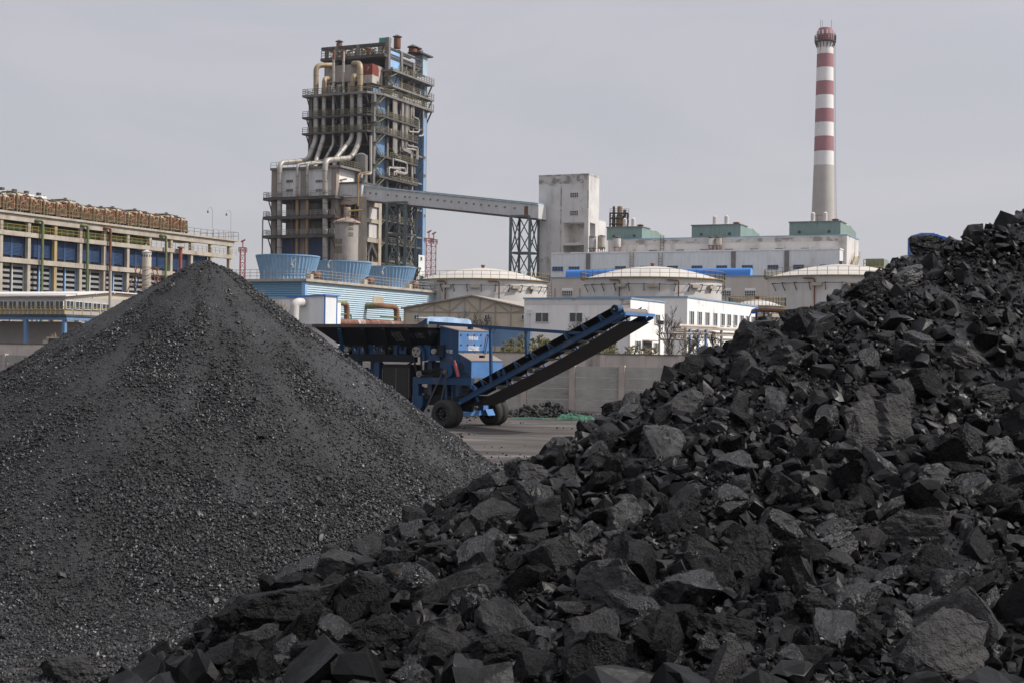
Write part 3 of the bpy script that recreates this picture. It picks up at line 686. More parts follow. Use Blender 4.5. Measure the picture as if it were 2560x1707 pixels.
# ================================================================== the works in the distance
YAW = 24.0
def window(parent, fr_point, w, h, d=.12, axis='F', panes=2, fm='frame_white', gm='glass', name='window', bars=1):
    """a framed window set on a wall: fr_point is the lower-left corner in the building's own axes; glass is a sub-part"""
    x, y, z = fr_point; a, b = MB(), MB(); t = max(.04, min(w, h) * .055)
    def bx(m, u0, u1, z0, z1, o0, o1):
        if axis == 'F': m.box(x+u0, x+u1, y-o1, y-o0, z+z0, z+z1)
        else: m.box(x+o0, x+o1, y+u0, y+u1, z+z0, z+z1)
    bx(a, 0, w, 0, t, .002, d); bx(a, 0, w, h-t, h, .002, d); bx(a, 0, t, t, h-t, .002, d); bx(a, w-t, w, t, h-t, .002, d)
    for k in range(1, panes): bx(a, w*k/panes - t/2, w*k/panes + t/2, t, h-t, .002, d)
    for k in range(1, bars): bx(a, t, w-t, h*k/bars - t/2, h*k/bars + t/2, .004, d*.9)
    bx(b, t, w-t, t, h-t, .001, d*.5)
    f = a.build(name, M[fm], parent); b.build('glass', M[gm], f); return f
def win_px(parent, fr, x0, y0, x1, y1, plane='F', at=0.0, **k):
    """a window whose outline is read off at its wall"""
    if plane == 'F':
        a = fr.F(x0, y1, at); b = fr.F(x1, y0, at); window(parent, (a.x, at, a.z), b.x - a.x, b.z - a.z, axis='F', **k)
    else:
        a = fr.S(x0, y1, at); b = fr.S(x1, y0, at); c = fr.S(x1, y1, at); z0 = (a.z + c.z) / 2
        window(parent, (at, a.y, z0), b.y - a.y, b.z - z0, axis='S', **k)

# ---------------------------------------------------------------- left: framed hall of air coolers
M['louver_grey'] = mat('grey_louver_slats', (.29, .285, .275), .8, .25, .8, streak=(.15, .2, .3), streak_amt=.4)  # plain grey slats of the lower louvre rows
B = Fr(-10, 224, 24.6); hall = thing('cooler_hall', 'long pale concrete framed hall with blue louvre bays and green pipes at the left edge', 'industrial hall', M=B.M)
cols_px = [5, 77, 143, 205, 264, 322, 379, 432, 481, 530, 577]
cy = [B.S(p, 640, 0).y for p in cols_px]; step = (cy[-1] - cy[0]) / 10; cy = [cy[0] + step * k for k in range(-3, 11)]
z_top = B.S(0, 531, 0).z; z_mid = B.S(0, 574, 0).z; z_low = B.S(0, 642, 0).z; L0, L1 = cy[0], cy[-1]; solid_end = cy[9]
for k, y in enumerate(cy):
    MB().box(-.75, -.12, y-.31, y+.31, 0, z_top-.3).build('column', M['conc_warm'] if k != 5 else mat('ochre_column', (.36, .27, .13), .9, .3, .5, streak=(.5, .44, .36), streak_amt=.6), hall)
for z, h in ((z_top, 1.05), (z_mid, .75), (z_low, .8)):
    MB().box(-.9, .08, L0-1, L1+1, z-h, z).build('beam', M['conc_warm'], hall)
MB().box(-14, .45, L0-1, L1+2.2, z_top+.002, z_top+.35).build('roof_slab', M['conc_warm'], hall)
MB().box(-6, -1.3, L0-1, L1+2.2, z_mid-.3, z_mid+.05).build('walkway', M['conc_dark'], hall)
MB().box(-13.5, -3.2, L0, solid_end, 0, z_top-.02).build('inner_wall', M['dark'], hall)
r = MB().rail([(.2, L0, z_mid), (.2, L1+1.5, z_mid)], 1.05, 1.35, .055, 2); r.build('railing', M['yellow'], hall)
r = MB().rail([(.3, L0, z_top+.35), (.3, cy[-2], z_top+.35)], 1.2, 2.0, .07); r.build('roof_railing', M['yellow_old'], hall)
r = MB().rail([(.3, cy[-2], z_top+.35), (.3, L1+2, z_top+.35), (-9, L1+2, z_top+.35)], 1.5, 1.5, .07); r.build('roof_railing', M['steel_grey'], hall)
hp = MB()
hp.tube([(-1.7, L0, z_mid+.85), (-1.7, cy[9], z_mid+.85)], .75, 12); hp.build('header_pipe', M['green_pipe'], hall, True)
for k in range(len(cy)-1):
    y0, y1 = cy[k]+.3, cy[k+1]-.3
    if k < 12:
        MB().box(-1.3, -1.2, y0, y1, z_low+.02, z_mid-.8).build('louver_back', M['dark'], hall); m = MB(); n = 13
        for j in range(n):
            z = z_low + .5 + (z_mid - z_low - 1.6) * j / (n-1)
            for a, b in ((y0+.25, (y0+y1)/2-.3), ((y0+y1)/2+.25, y1-.2)): m.box(-1.199, -1.0, a, b, z, z+.15)
        for yy in (y0+.15, (y0+y1)/2, y1-.12): m.box(-1.199, -.95, yy-.25, yy+.25, z_low+.021, z_mid-.81)
        m.build('louver_panel', M['blue_dark'], hall)
    if k < 10:
        m = MB(); n = 13; zb = 4.5
        for j in range(n):
            z = zb + (z_low - 1.3 - zb) * j / (n-1)
            for a, b in ((y0+.3, (y0+y1)/2-.35), ((y0+y1)/2+.35, y1-.25)): m.box(-1.2, -.95, a, b, z, z+.42)
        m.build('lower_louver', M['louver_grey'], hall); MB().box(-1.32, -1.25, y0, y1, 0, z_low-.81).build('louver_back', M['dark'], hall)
        m = MB()
        for yy in (y0+.14, (y0+y1)/2, y1-.12): m.bar((-.9, yy-.1, 0), (-.95, yy+.12, z_low-.9), .2, .3)
        m.build('louver_frame', M['blue_pale'] if k % 3 else M['gallery'], hall)
for p, top, mt in ((106, 553, 'green_pipe'), (219, 565, 'green_pipe'), (276, 572, 'rust'), (415, 590, 'green_pipe')):
    y = B.S(p, 650, .6).y; z = B.S(p, top, .6).z
    MB().pipe([(-2.2, y-1.5, z-.5), (.55, y-1.2, z), (.55, y, z), (.55, y, 0)], .23, 10, .7).build('down_pipe', M[mt], hall, True)
y = B.S(451, 650, .8).y; z = B.S(451, 622, .8).z
MB().lathe((.8, y, 0), [(.34, 0), (.34, z), (.6, z+.05), (.62, z+.3)], 14).build('red_vent_pipe', mat('faded_red_pipe', (.28, .07, .06), .8, .3, .6, streak=(.4, .25, .22), streak_amt=.6), hall, True)
def roof_lamp(px):
    t = thing('roof_lamp', f'thin swan-neck lamp on the hall roof, {"nearer the coolers" if px < 550 else "at the far roof corner"}', 'lamp', M=B.sub(-.5, B.S(px, 570, -.5).y, z_top+.35), group='lamps on the hall roof')
    MB().pipe([(0, 0, 0), (0, 0, 5.4), (0, -.9, 5.9), (0, -1.5, 5.2)], .04, 6, .5).build('post', M['steel_grey'], t)
    MB().lathe((0, -1.5, 4.6), [(.18, 0), (.15, .3), (.05, .5)], 10).build('lamp_shade', M['steel_dark'], t)
roof_lamp(531); roof_lamp(577)
# rooftop coolers: box of rusty tube bundles, green manifold, white fan ring with its motor
rusty = mat('rusty_tube_bundle', (0.29, 0.165, 0.09), .9, .2, 1.0, col2=(.15, .07, .033), patch=(.40, .34, .28), patch_lim=(.50, .60), patch_scale=1.1, streak=(.15, .05, .03), streak_amt=.5)
def cooler(y, w, label, first=None, tall=0.0):
    T0 = B.sub(-2.2, y, z_top+.35)
    if first is not None: return dup(first, T0 @ Matrix.Diagonal((1, 1, random.uniform(.9, 1.12), 1)), label)
    t = thing('roof_cooler', label, 'air cooler', M=T0, group='rooftop coolers in a row')
    b = MB(); b.box(-4.2, -.9, .05, w-.05, .8, 2.9); b.build('tube_bundle', rusty, t)
    b = MB()
    for j in range(7): b.box(-.9, -.72, .3 + (w-.6)*j/7, .3 + (w-.6)*(j+.62)/7, 1.0 + .2*(j % 2), 2.8 - .25*(j % 3))
    b.build('coil_header', M['rust'], t)
    b = MB()
    for a in (.4, w-.4): b.box(-1.2, -.9, a-.12, a+.12, 0, .79); b.box(-4.0, -3.7, a-.12, a+.12, 0, .79)
    b.box(-4.3, -.6, .1, w-.1, .7, .79); b.build('support_frame', M['steel_dark'], t)
    MB().lathe((-2.5, w/2, 2.9), [(1.45, 0), (1.4, .2), (1.15, .3), (1.1, .45)], 18).build('fan_ring', M['conc_warm'], t, True)
    b = MB(); b.box(-2.7, -2.3, w/2-.2, w/2+.2, 3.36, 3.8); b.bar((-3.7, w/2, 3.38), (-1.2, w/2, 3.38), .1); b.build('fan_motor', M['steel_dark'], t)
    b = MB(); b.pipe([(-.2, 0, .1), (-.2, 0, 3.1), (-1.2, 0, 3.35), (-3.5, 0, 3.35)], .15, 8, .5); b.pipe([(.0, .5, .3), (.0, .5, 1.7), (.0, 1.7, 2.1), (-.7, 2.0, 2.1)], .13, 8, .5); b.pipe([(.0, .5, .7), (.0, w*.7, .7)], .1, 6); b.tube([(-1.6, -.1, 3.35), (-1.6, w, 3.35)], .10, 8); b.build('manifold_pipe', M['olive_pipe'], t, True)
    return t
cw = step / 2; y = B.S(482, 560, -2).y - cw; first = None; names = []
ORD = ['first', 'second', 'third', 'fourth', 'fifth', 'sixth', 'seventh', 'eighth', 'ninth', 'tenth', 'eleventh', 'twelfth', 'thirteenth', 'fourteenth', 'fifteenth', 'sixteenth', 'seventeenth', 'eighteenth']
for k in range(18):
    lab = f'rusty rooftop air cooler with white fan ring, {ORD[k]} from the far end of the row' if k else 'rusty rooftop air cooler at the far end of the row beside the bare roof'
    c = cooler(y, cw, lab, first); first = first or c; y -= cw
for k, p in enumerate((5, 36, 66, 97)):
    t = thing('fan_housing', f'raised white conical fan housing behind the coolers, {["at the left picture edge", "second from the left edge", "third from the left edge", "the largest and farthest of four"][k]}', 'fan housing', M=B.sub(-9, B.S(p, 480, -9).y, z_top+.35), group='raised fan housings')
    b = MB(); b.box(-1.7, 1.7, -1.7, 1.7, 0, 2.9); b.build('housing', M['gallery'], t)
    MB().lathe((0, 0, 2.9), [(2.1, 0), (1.9, .25), (1.35, 1.1), (1.25, 1.4)], 18).build('fan_ring', M['gallery'], t, True)
    b = MB(); b.box(-.3, .3, -.3, .3, 4.3, 4.9); b.bar((-1.3, 0, 4.3), (1.3, 0, 4.3), .12); b.build('fan_motor', M['steel_dark'], t)

# ---------------------------------------------------------------- the process tower
T = Fr(923, 330, YAW); tw = thing('process_tower', 'very tall sooty concrete process tower with platforms, blue panels and silver pipes', 'tower', M=T.M)
tz = lambda py, px=915, y=-1.3: T.F(px, py, y).z
XL = T.F(771, 300, 0).x; YE = T.S(1068, 300, 0).y; YU = T.S(971, 150, 0).y
zA = tz(228); lev = [tz(q) for q in (284, 325, 385, 437, 492, 545, 602, 655)]
z_roof = T.F(970, 104, YU).z; z_deck = T.F(960, 138, YU).z; zU1 = T.S(974, 170, 1.4).z; zU2 = T.S(975, 211, 1.4).z
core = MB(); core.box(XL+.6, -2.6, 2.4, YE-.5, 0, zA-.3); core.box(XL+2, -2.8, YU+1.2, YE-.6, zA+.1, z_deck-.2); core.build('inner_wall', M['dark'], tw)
c = MB()
for x in (XL, XL*.5, -.45):
    c.box(x, x+.9, .0, .9, 0, zA-.4)
for y in (YU, YU+6.2, YU+12.5, YE-.9): c.box(-.9, 0, y, y+.9, 0, zA-.4)
c.box(XL, XL+.9, YE-.9, YE, 0, zA-.4); c.build('lower_columns', M['conc_grey'], tw)
c = MB(); c.box(XL-.2, XL+.4, .4, YE, 0, zA-.5); c.build('side_wall', M['conc_dark'], tw)
for y, zt in ((YU, z_roof+1.0), (YU+6.2, z_roof-1.2), (YU+12.5, z_roof-2.8)):
    MB().box(-.9, .05, y, y+1.0, zA, zt).build('upper_column', M['conc_grey'], tw)
xu = T.F(812, 120, YU).x
for x in (xu, xu+2.8, xu*.5): MB().box(x, x+.8, YU, YU+.8, zA, z_roof-.2).build('upper_column', M['conc_dark'] if x == xu else M['conc_grey'], tw)
def slab(z, pts, th=.55, name='platform', mt='conc_grey'):
    return MB().prism(pts, 'z', z-th, z).build(name, M[mt], tw)
LA = T.S(1084, 285, 1.5).y; LB = T.S(1046, 330, 1.5).y
ptsA = [(XL-.8, -1.6), (-.6, -1.6), (1.6, 2.6), (1.6, LA), (-1, LA), (XL-.8, LA-6)]
slab(zA, ptsA)
rl = MB(); rl.rail([(XL-.7, YE*.5, zA), (XL-.7, -1.5, zA), (-.6, -1.5, zA), (1.5, 2.6, zA), (1.5, LA, zA)], 1.3, 1.3, .10, 3)
for k, z in enumerate(lev):
    if k < 2:
        slab(z, [(XL-.8, -1.5), (-.6, -1.5), (1.5, 2.4), (1.5, LB), (-1, LB), (XL-.8, LB)], .45, mt='conc_dark')
        rl.rail([(XL-.7, -1.4, z), (-.6, -1.4, z), (1.4, 2.4, z), (1.4, LB, z)], 1.25, 1.3, .10, 3)
    else:
        slab(z, [(-3, 1.0), (1.5, 1.0), (1.5, LB + (2.5 if k > 5 else 0)), (-3, LB + (2.5 if k > 5 else 0))], .45, mt='conc_dark')
        rl.rail([(1.4, YU-1, z), (1.4, LB, z)], 1.25, 1.3, .10, 3)
for z in (zU1, zU2):
    slab(z, [(-1.5, YU-.6), (1.6, YU-.6), (1.6, LA), (-1.5, LA)], .5)
    rl.rail([(1.5, YU+2.5, z), (1.5, LA, z)], 1.3, 1.3, .10, 3)
slab(z_deck, [(xu-.2, YU-1.6), (-.2, YU-1.6), (-.2, YE), (xu-.2, YE)], .7, mt='conc_dark')
rl.rail([(xu, YU-1.5, z_deck), (-.3, YU-1.5, z_deck)], 1.7, 1.3, .12, 3)
rl.build('railing', M['yellow_old'], tw)
br = MB()
for z in [zA] + lev[:2]:
    for x in (XL+.4, XL*.55, -1.0): br.bar((x, .2, z-3.4), (x, -1.4, z-.6), .22)
for z in [zA, zU1, zU2] + lev:
    for y in (YU+3, YU+9.5, YU+15): br.bar((0, y, z-3.0), (1.4, y, z-.5), .2)
    if z >= zA: br.bar((-.2, YE, z-3.4), (1.0, LA-.3, z-.6), .3)
br.build('bracket', M['steel_dark'], tw)
# roof frame, its machinery and stacks
rf = MB()
for x0, x1, y0, y1, dz in ((xu-1, -.9, YU, YU+.6, 0), (-.9, -.3, YU, YU+12, -1.0), (xu, xu+.6, YU, YU+14, 0), (xu, -.9, YU+7, YU+7.6, -.4)): rf.box(x0, x1, y0+.001, y1, z_roof-.85+dz, z_roof-.15+dz)
rf.bar((xu+1, YU+.3, z_deck), (xu*.62, YU+.3, z_roof-.6), .4); rf.bar((-.4, YU+13, z_roof-5), (-.4, YU+18, z_roof-3.2), .4)
for z in (zU1+5.6, z_roof-2.6): rf.box(-.7, -.2, YU+1.01, YU+18, z-.35, z)
rf.build('roof_frame', M['conc_dark'], tw)
mc = MB(); mc2 = MB(); rr = random.Random(4)
for k in range(34):
    x = xu + 3 + (abs(xu) - 5) * rr.random(); y = YU + 1.2 + 5*rr.random(); h = z_deck + (z_roof - z_deck) * rr.uniform(.35, 1.14); q = (mc if k % 3 else mc2)
    q.tube([(x, y, z_deck), (x + rr.uniform(-.5, .5), y, h)], rr.uniform(.12, .42), 8)
    if k % 2: q.bar((x, y, z_deck + 1.5), (x + rr.uniform(-2.2, 2.2), y, h), .22)
    if k % 4 == 0: q.tube([(x-1, y-.4, z_deck+2.6), (x+1, y-.4, z_deck+2.6+rr.uniform(-.8, .8))], .33, 8)
mc.build('roof_pipework', M['duct'], tw, True); mc2.build('roof_pipework', M['rust'], tw, True)
MB().box(xu*.18, xu*.02, YU+1, YU+2, z_roof+.0, z_roof+1.2).build('green_box', mat('teal_box_paint', (.06, .26, .22), .6), tw)
for pa, pb in (((825, 165), (833, 172)), ((869, 143), (878, 151))):
    a = T.F(pa[0], pb[1], YU-.8); b = T.F(pb[0], pa[1], YU-.8); MB().box(a.x, b.x, YU-.8, YU-.1, a.z, b.z).build('green_box', bpy.data.materials['teal_box_paint'], tw)
def stack(px, ytop, ybase, r, yy, w=8):
    a = T.F(px, ybase, yy); b = T.F(px, ytop, yy); s = MB().lathe((a.x, yy, 0), [(r, a.z), (r, b.z-1.5)], w+6).build('rusty_stack', M['rust'], tw, True)
    c = MB().lathe((a.x, yy, b.z-1.15), [(r*1.35, 0), (r*1.3, .15), (.05, r*.75)], w+6)
    for k in range(4): c.bar((a.x + r*.8*math.cos(k*1.57), yy + r*.8*math.sin(k*1.57), b.z-1.8), (a.x + r*.8*math.cos(k*1.57), yy + r*.8*math.sin(k*1.57), b.z-1.0), .08)
    c.build('rain_cap', M['steel_dark'], s)
stack(848, 94, 128, .72, YU+3); stack(993, 82, 122, .85, YU+6); stack(1032, 108, 132, 1.05, YU+14); stack(1044, 112, 136, .85, YU+16)
# cladding of the right-hand face
def panel(x0, y0, x1, y1, mt, name='blue_panel', at=-.12, th=.1, k=0):
    a = T.S(x0, y1, at); b = T.S(x1, y0, at); return MB().box(at-th, at, a.y, b.y, a.z, b.z).build(name, M[mt], tw)
for z0, z1, mt in ((232, 283, 'blue_clad'), (288, 326, 'blue_clad'), (330, 388, 'blue_clad'), (392, 440, 'blue_clad'), (445, 478, 'blue_dark')): panel(932, z0, 967, z1, mt, at=-.6)
p = panel(1055, 208, 1068, 690, 'shaft_blue', 'blue_stair_shaft', at=.05, th=2.4); pw = panel(1057, 132, 1069, 188, 'hall_pale', 'pale_stair_head', at=.06, th=2.2)
a = T.S(1053, 133, 1); MB().box(-2.6, 1.0, a.y-.4, a.y+6.5, a.z, a.z+.35).build('shaft_roof', M['steel_dark'], tw)
for q in (395, 440, 540, 598): win_px(tw, T, 1059, q-4, 1063.5, q+5, 'S', .06, panes=1)
panel(973, 136, 1003, 168, 'blue_pale', at=-.3); panel(973, 196, 1003, 215, 'blue_clad', at=-.3); panel(973, 223, 1000, 240, 'blue_clad', at=-.3)
panel(1046, 640, 1062, 690, 'white_clad', 'white_panel', at=.4); win_px(tw, T, 1051, 643, 1055, 652, 'S', .42, panes=1)
# stair flights on the right-hand face
st = MB(); allz = [zU1, zU2, zA] + lev[:8]
for k in range(len(allz)-1):
    hi, lo = allz[k], allz[k+1]; up = k < 2; y0 = T.S(975 if up else 945, 300, 1.2).y; y1 = T.S(998 if up else 966, 300, 1.2).y
    mid = (hi + lo) / 2; st.stair((.4, y0, mid), (.4, y1, hi), (.9, 0, 0)); st.stair((-.4, y1, lo), (-.4, y0, mid), (.7, 0, 0)); st.box(-.4, 1.3, y0-1.2, y0, mid-.1, mid)
st.build('stair_flights', M['yellow_old'], tw)
# thin silver process pipes on the right-hand face
def spipe(pts, r=.24, x=.9):
    return [T.S(a, b, x) for a, b in pts]
def sp(name, lst, r=.24, x=.9):
    for l in lst: MB().pipe(spipe(l, r, x), r, 8, .7).build(name, M['duct'], tw, True)
sp('riser_pipe', [[(983+k*2.6, 250), (983+k*2.6, 378 + k*4), (988+k*9, 388 + k*7)] if k < 2 else [(983+k*2.6, 252), (983+k*2.6, 384)] for k in range(4)])
sp('riser_pipe', [[(1005, 256), (1005, 374), (1027, 385), (1027, 398)], [(1008, 257), (1008, 372), (1029, 381), (1029, 398)], [(1014, 258), (1014, 372), (1041, 376), (1041, 400)], [(1017.5, 260), (1017.5, 364), (1044, 370), (1044, 400)]])
sp('riser_pipe', [[(1021, 262), (1021, 330), (1047, 332), (1047, 300), (1031, 292), (1031, 262)], [(1027, 262), (1027, 322)], [(1034, 263), (1034, 290)]])
sp('riser_pipe', [[(982, 396), (982, 420), (1013, 422), (1013, 437), (985, 430), (985, 440)], [(985, 399), (1012, 407), (1017, 410), (1017, 436), (990, 428), (990, 438)], [(972, 440), (972, 419), (1000, 425)]], .26, 1.6)
sp('riser_pipe', [[(1058, 262), (1058, 340), (1046, 341)], [(1029, 398), (1029, 440)], [(1036, 410), (1036, 436)]])
sp('manifold_pipe', [[(1016, 233), (1060, 246)]], .5, .6); sp('vertical_pipe', [[(927, 340), (927, 436), (904, 435), (903, 446)]], .32, 1.0)
for a, b, r_ in ((978, 990, .3), (1007, 1028, .3), (1030, 1050, .3)):
    m = MB()
    for k in range(6):
        q = T.S(a + (b-a)*k/6, 241 + (a + (b-a)*k/6 - 978)*.28, .9); m.pipe([q, q + Vector((0, .7, .7)), q + Vector((0, 1.4, -.6))], .25, 8, .5)
    m.build('pipe_elbows', M['tank_white'], tw, True)
# clutter that stands on the platforms: cabinets, drums, short pipes and hand-wheels
rr = random.Random(12)
for k, z in enumerate([zU1, zU2, zA] + lev[:2]):
    q, q2 = MB(), MB(); up = k < 2; ymax = LA if k < 3 else LB
    for j in range(15):
        y = rr.uniform((YU if up or k > 4 else 2.5) + .6, ymax - 1); x = rr.uniform(-1.6, .6); h = rr.uniform(.6, 2.9); w = rr.uniform(.15, .5); m = q if j % 3 else q2
        if j % 4 == 0: m.box(x-w, x+w, y-w, y+w, z, z+h*.7)
        elif j % 4 == 1: m.tube([(x, y, z), (x, y, z+h*1.3)], w*.5, 8)
        elif j % 4 == 2: m.pipe([(x, y, z), (x, y, z+h), (x, y+rr.uniform(1, 3), z+h)], .16, 6, .4)
        else: m.bar((-.6, y, z), (-.6, y+rr.uniform(-2.5, 2.5), z+3.4), .18)
    if not up and k < 5:
        for j in range(12):
            x = rr.uniform(XL+1, -1.5); h = rr.uniform(.6, 2.6); m = q if j % 3 else q2
            if j % 3 == 0: m.box(x-.4, x+.4, .3, 1.0, z, z+h)
            elif j % 3 == 1: m.bar((x, .9, z), (x+rr.uniform(-2, 2), .9, z+3.6), .18)
            else: m.tube([(x, .8, z+h), (x+rr.uniform(1.5, 4), .8, z+h)], .14, 6)
    q.build('platform_equipment', M['steel_grey'], tw)
    if k < 5: q2.build('platform_equipment', M['rust'] if k % 2 else M['duct'], tw)
for k in range(1, 9):
    z = (zA - 2) * k / 9 + 3; MB().box(XL+.9, -.46, .35, .6, z, z+.4).build('cross_beam', M['conc_dark'], tw); MB().box(-.55, -.2, YU+.9, YE-1, z+.2, z+.6).build('cross_beam', M['conc_grey'], tw)
# boxes of the convection section that stand on the top platform
a = T.F(812, 215, 3.2); b = T.F(905, 160, 3.2); MB().box(a.x, b.x, 3.2, YU-.4, a.z+.6, b.z).build('convection_box', mat('stained_grey_casing', (.38, .34, .30), .8, .25, .5, streak=(.2, .12, .07), streak_amt=.6, ribs=('X', 1.3, .1)), tw)
a = T.F(906, 214, 2.4); b = T.F(931, 160, 2.4); q0, q1 = T.S(931, 214, b.x), T.S(960, 214, b.x)
MB().box(a.x, b.x, 2.4, q1.y, a.z+.5, b.z).build('casing', mat('rust_streaked_casing', (.46, .43, .39), .7, .15, .5, streak=(.22, .085, .04), streak_amt=.7, streak_scale=2, ribs=('Y', 1.4, .12)), tw)
c = T.F(929, 187, 2.35); MB().box(a.x-.02, b.x+.04, 2.36, 5.4, c.z, b.z+.04).build('red_panel', mat('oxide_red_panel', (.20, .045, .03), .85, .3, .8, patch=(.42, .34, .28), patch_lim=(.58, .66), patch_scale=.9), tw)
# the big silver ducts that come down the front, lean out and run to the boiler house
YB = -11.5
def duct(pts, r, name='silver_duct', hot=0, parent=tw):
    """pts: (px, py, local y)"""
    v = [T.F(a, b, y) for a, b, y in pts]; m = MB().pipe(v, r, 16, r*2.6, 6); nf = len(m.f)
    for a, b in zip(v[:-1], v[1:]):                                  # dark strapping round the lagging
        n = int((b - a).length / 2.4); d = (b - a).normalized()
        for k in range(1, n): q = a.lerp(b, k / n); m.tube([q - d*.05, q + d*.05], r + .03, 16, False)
    o = m.build(name, [M['duct'], M['conc_dark']], parent, True, 60); o.data.polygons.foreach_set('material_index', [0] * nf + [1] * (len(m.f) - nf))
    if hot: MB().pipe([v[0], v[1], v[1].lerp(v[2], .35 if len(v) > 3 else .2)], r + .015, 16, r*2.6, 6).build('hot_elbow', M['duct_hot'], o, True, 60)
    return o
duct([(832, 164, 3.0), (790, 164, -.6), (790, 349, -.6), (770, 402, -3), (699, 408, YB-1.4), (699, 700, YB-1.4)], .60, hot=1)
duct([(821, 197, 2.6), (811, 197, -.6), (809, 345, -.6), (791, 400, -5), (785, 432, -8)], .52, hot=1)
duct([(834, 130, -.5), (833, 362, -.5), (811, 402, -3), (743, 413, YB-1.1), (742, 700, YB-1.1)], .32)
duct([(859, 130, -.5), (856, 365, -.5), (836, 404, -3), (768, 412, YB-1.1), (767, 700, YB-1.1)], .32)
duct([(890, 190, 2.6), (881, 192, -.6), (880, 348, -.6), (838, 398, -6), (836, 430, -8)], .54, hot=1)
duct([(884, 160, 3.0), (901, 160, -.6), (899, 354, -.6), (879, 396, -3), (813, 402, YB-1.4), (813, 700, YB-1.4)], .64, hot=1)
MB().lathe((T.F(903, 420, -1.8).x, -1.8, 0), [(1.5, 0), (1.5, tz(390)), (.5, tz(384))], 20).build('vessel', M['conc_grey'], tw, True)
for px in (835, 858):
    q = T.F(px, 130, -.5); MB().lathe((q.x, -.5, q.z-1.9), [(.36, 0), (.36, 2.2)], 12).build('rusty_tip', M['rust'], tw, True)

# ---------------------------------------------------------------- boiler house in front of it
bh = thing('boiler_house', 'concrete framed boiler house with white panel walls and deep blue lower walls under the tower', 'industrial building', M=T.M)
bz = lambda py, px=760: T.F(px, py, YB).z
x0, x1 = T.F(683, 560, YB).x, T.F(838, 560, YB).x; x2 = T.F(905, 560, -5).x; zt = bz(424); s1, s2, s3 = bz(494), bz(542), bz(589)
MB().box(x0+.3, x1, YB, -2, s1, zt).build('upper_wall', mat('dirty_white_panels', (.70, .695, .68), .7, .10, .3, streak=(.34, .31, .27), streak_amt=.4, ribs=('X', 2.2, .05)), bh)
MB().box(x0-.6, x1+1.6, YB-.7, -1.9, zt, zt+.5).build('roof_slab', M['conc_grey'], bh)
for px in (684, 757, 834):
    x = T.F(px, 560, YB).x; MB().box(x-.6, x+.7, YB-.25, YB+1, 0, zt-.001).build('column', mat('brownish_column', (.30, .255, .225), .9, .2, .3) if 'brownish_column' not in bpy.data.materials else bpy.data.materials['brownish_column'], bh)
for z in (s1, s2, s3): MB().box(x0-1.4, x1+1.2, YB-2.2, -2, z-.7, z).build('floor_slab', M['conc_dark'], bh)
rl = MB()
for z in (s1, s2, s3): rl.rail([(x0-1.3, -6, z), (x0-1.3, YB-2.1, z), (x1+1.1, YB-2.1, z)], 1.15, 1.3, .09, 3)
rl.rail([(x0-.5, YB-.6, zt+.5), (x1, YB-.6, zt+.5)], 1.2, 1.6, .08); rl.build('railing', M['steel_grey'], bh)
rl = MB().rail([(x1+1.5, YB-.6, zt+.5), (x1+1.5, -2.2, zt+.5)], 1.4, 1.2, .1, 3); rl.build('roof_railing', M['yellow_old'], bh)
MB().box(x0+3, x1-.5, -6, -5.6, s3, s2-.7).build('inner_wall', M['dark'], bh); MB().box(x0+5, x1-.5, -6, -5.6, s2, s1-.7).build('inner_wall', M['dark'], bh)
MB().box(x0+.8, x1-.3, YB+.5, YB+.8, 0, s3-.71).build('blue_wall', M['blue_dark'], bh)
for px, r_ in ((735, 1.9), (790, 1.8)):
    for za, zb in ((s3, s2), (s2, s1)):
        q = T.F(px, 560, YB+3); MB().lathe((q.x, YB+3, za), [(r_, .3), (r_, (zb-za)*.72), (r_*.6, (zb-za)*.78)], 18).build('vessel', M['conc_grey'], bh, True)
for px in (744, 769):
    a, b = T.F(px, 486, YB-1.1), T.F(px, 640, YB-1.1); MB().tube([(a.x, YB-1.1, a.z), (a.x, YB-1.1, 0)], .36, 14).build('brown_duct', M['duct_brown'], bh, True)
for px in (716, 789):
    for py in (454, 477): win_px(bh, T, px, py-4, px+17, py+4, 'F', YB, panes=4)
br = MB()
for z in (s1, s2, s3):
    for x in (x0, x0*.68, x1+.4): br.bar((x, YB-.2, z-4), (x, YB-2, z-.75), .2)
br.build('bracket', M['steel_dark'], bh)
MB().pipe([(x0-2.2, YB-1, s3-7.5), (x0-2.2, YB-1, s2-.4), (x0-1.5, YB-1, s2+.2), (x0-.5, YB-1, s2+.1)], .16, 8, .8).build('riser_pipe', M['duct'], bh, True)
# lit white wall and the concrete frame on its right-hand side
q0, q1 = T.S(846, 440, x1), T.S(891, 440, x1); MB().box(x1-.2, x1+.06, YB+1.2, q1.y, bz(462, 846), bz(428, 846)).build('lit_white_wall', M['white_wall'], bh)
a = T.F(841, 495, YB+1.5); b = T.F(900, 459, YB+1.5); c = T.F(904, 480, YB+1.5)
MB().box(a.x, c.x, YB+1.5, -1, a.z, b.z).build('annex_gallery', M['gallery'], bh); MB().box(a.x-.4, c.x+.4, YB+1.2, -.9, b.z, b.z+.35).build('annex_roof', M['conc_dark'], bh)
fr = MB(); cx = T.F(905, 560, YB+2).x
for px in (840, 905): x = T.F(px, 560, YB+2).x; fr.box(x-.7, x+.7, YB+1.6, YB+3, 0, a.z-.02)
ye = T.S(953, 560, cx+.7).y; yl = T.S(936, 560, cx+.7).y
for z0, z1 in ((517, 506), (558, 548), (607, 596), (668, 655)): fr.box(cx-.6, cx+.75, YB+3.001, ye, T.S(930, z0, cx+.7).z, T.S(930, z1, cx+.7).z)
fr.box(cx-.6, cx+.8, ye-1.3, ye, 0, T.S(945, 505, cx+.7).z); fr.box(T.F(840, 560, YB+2).x+.7, cx-.7, YB+1.7, YB+2.8, a.z-1.6, a.z-.03); fr.build('concrete_frame', M['conc_warm'], bh)
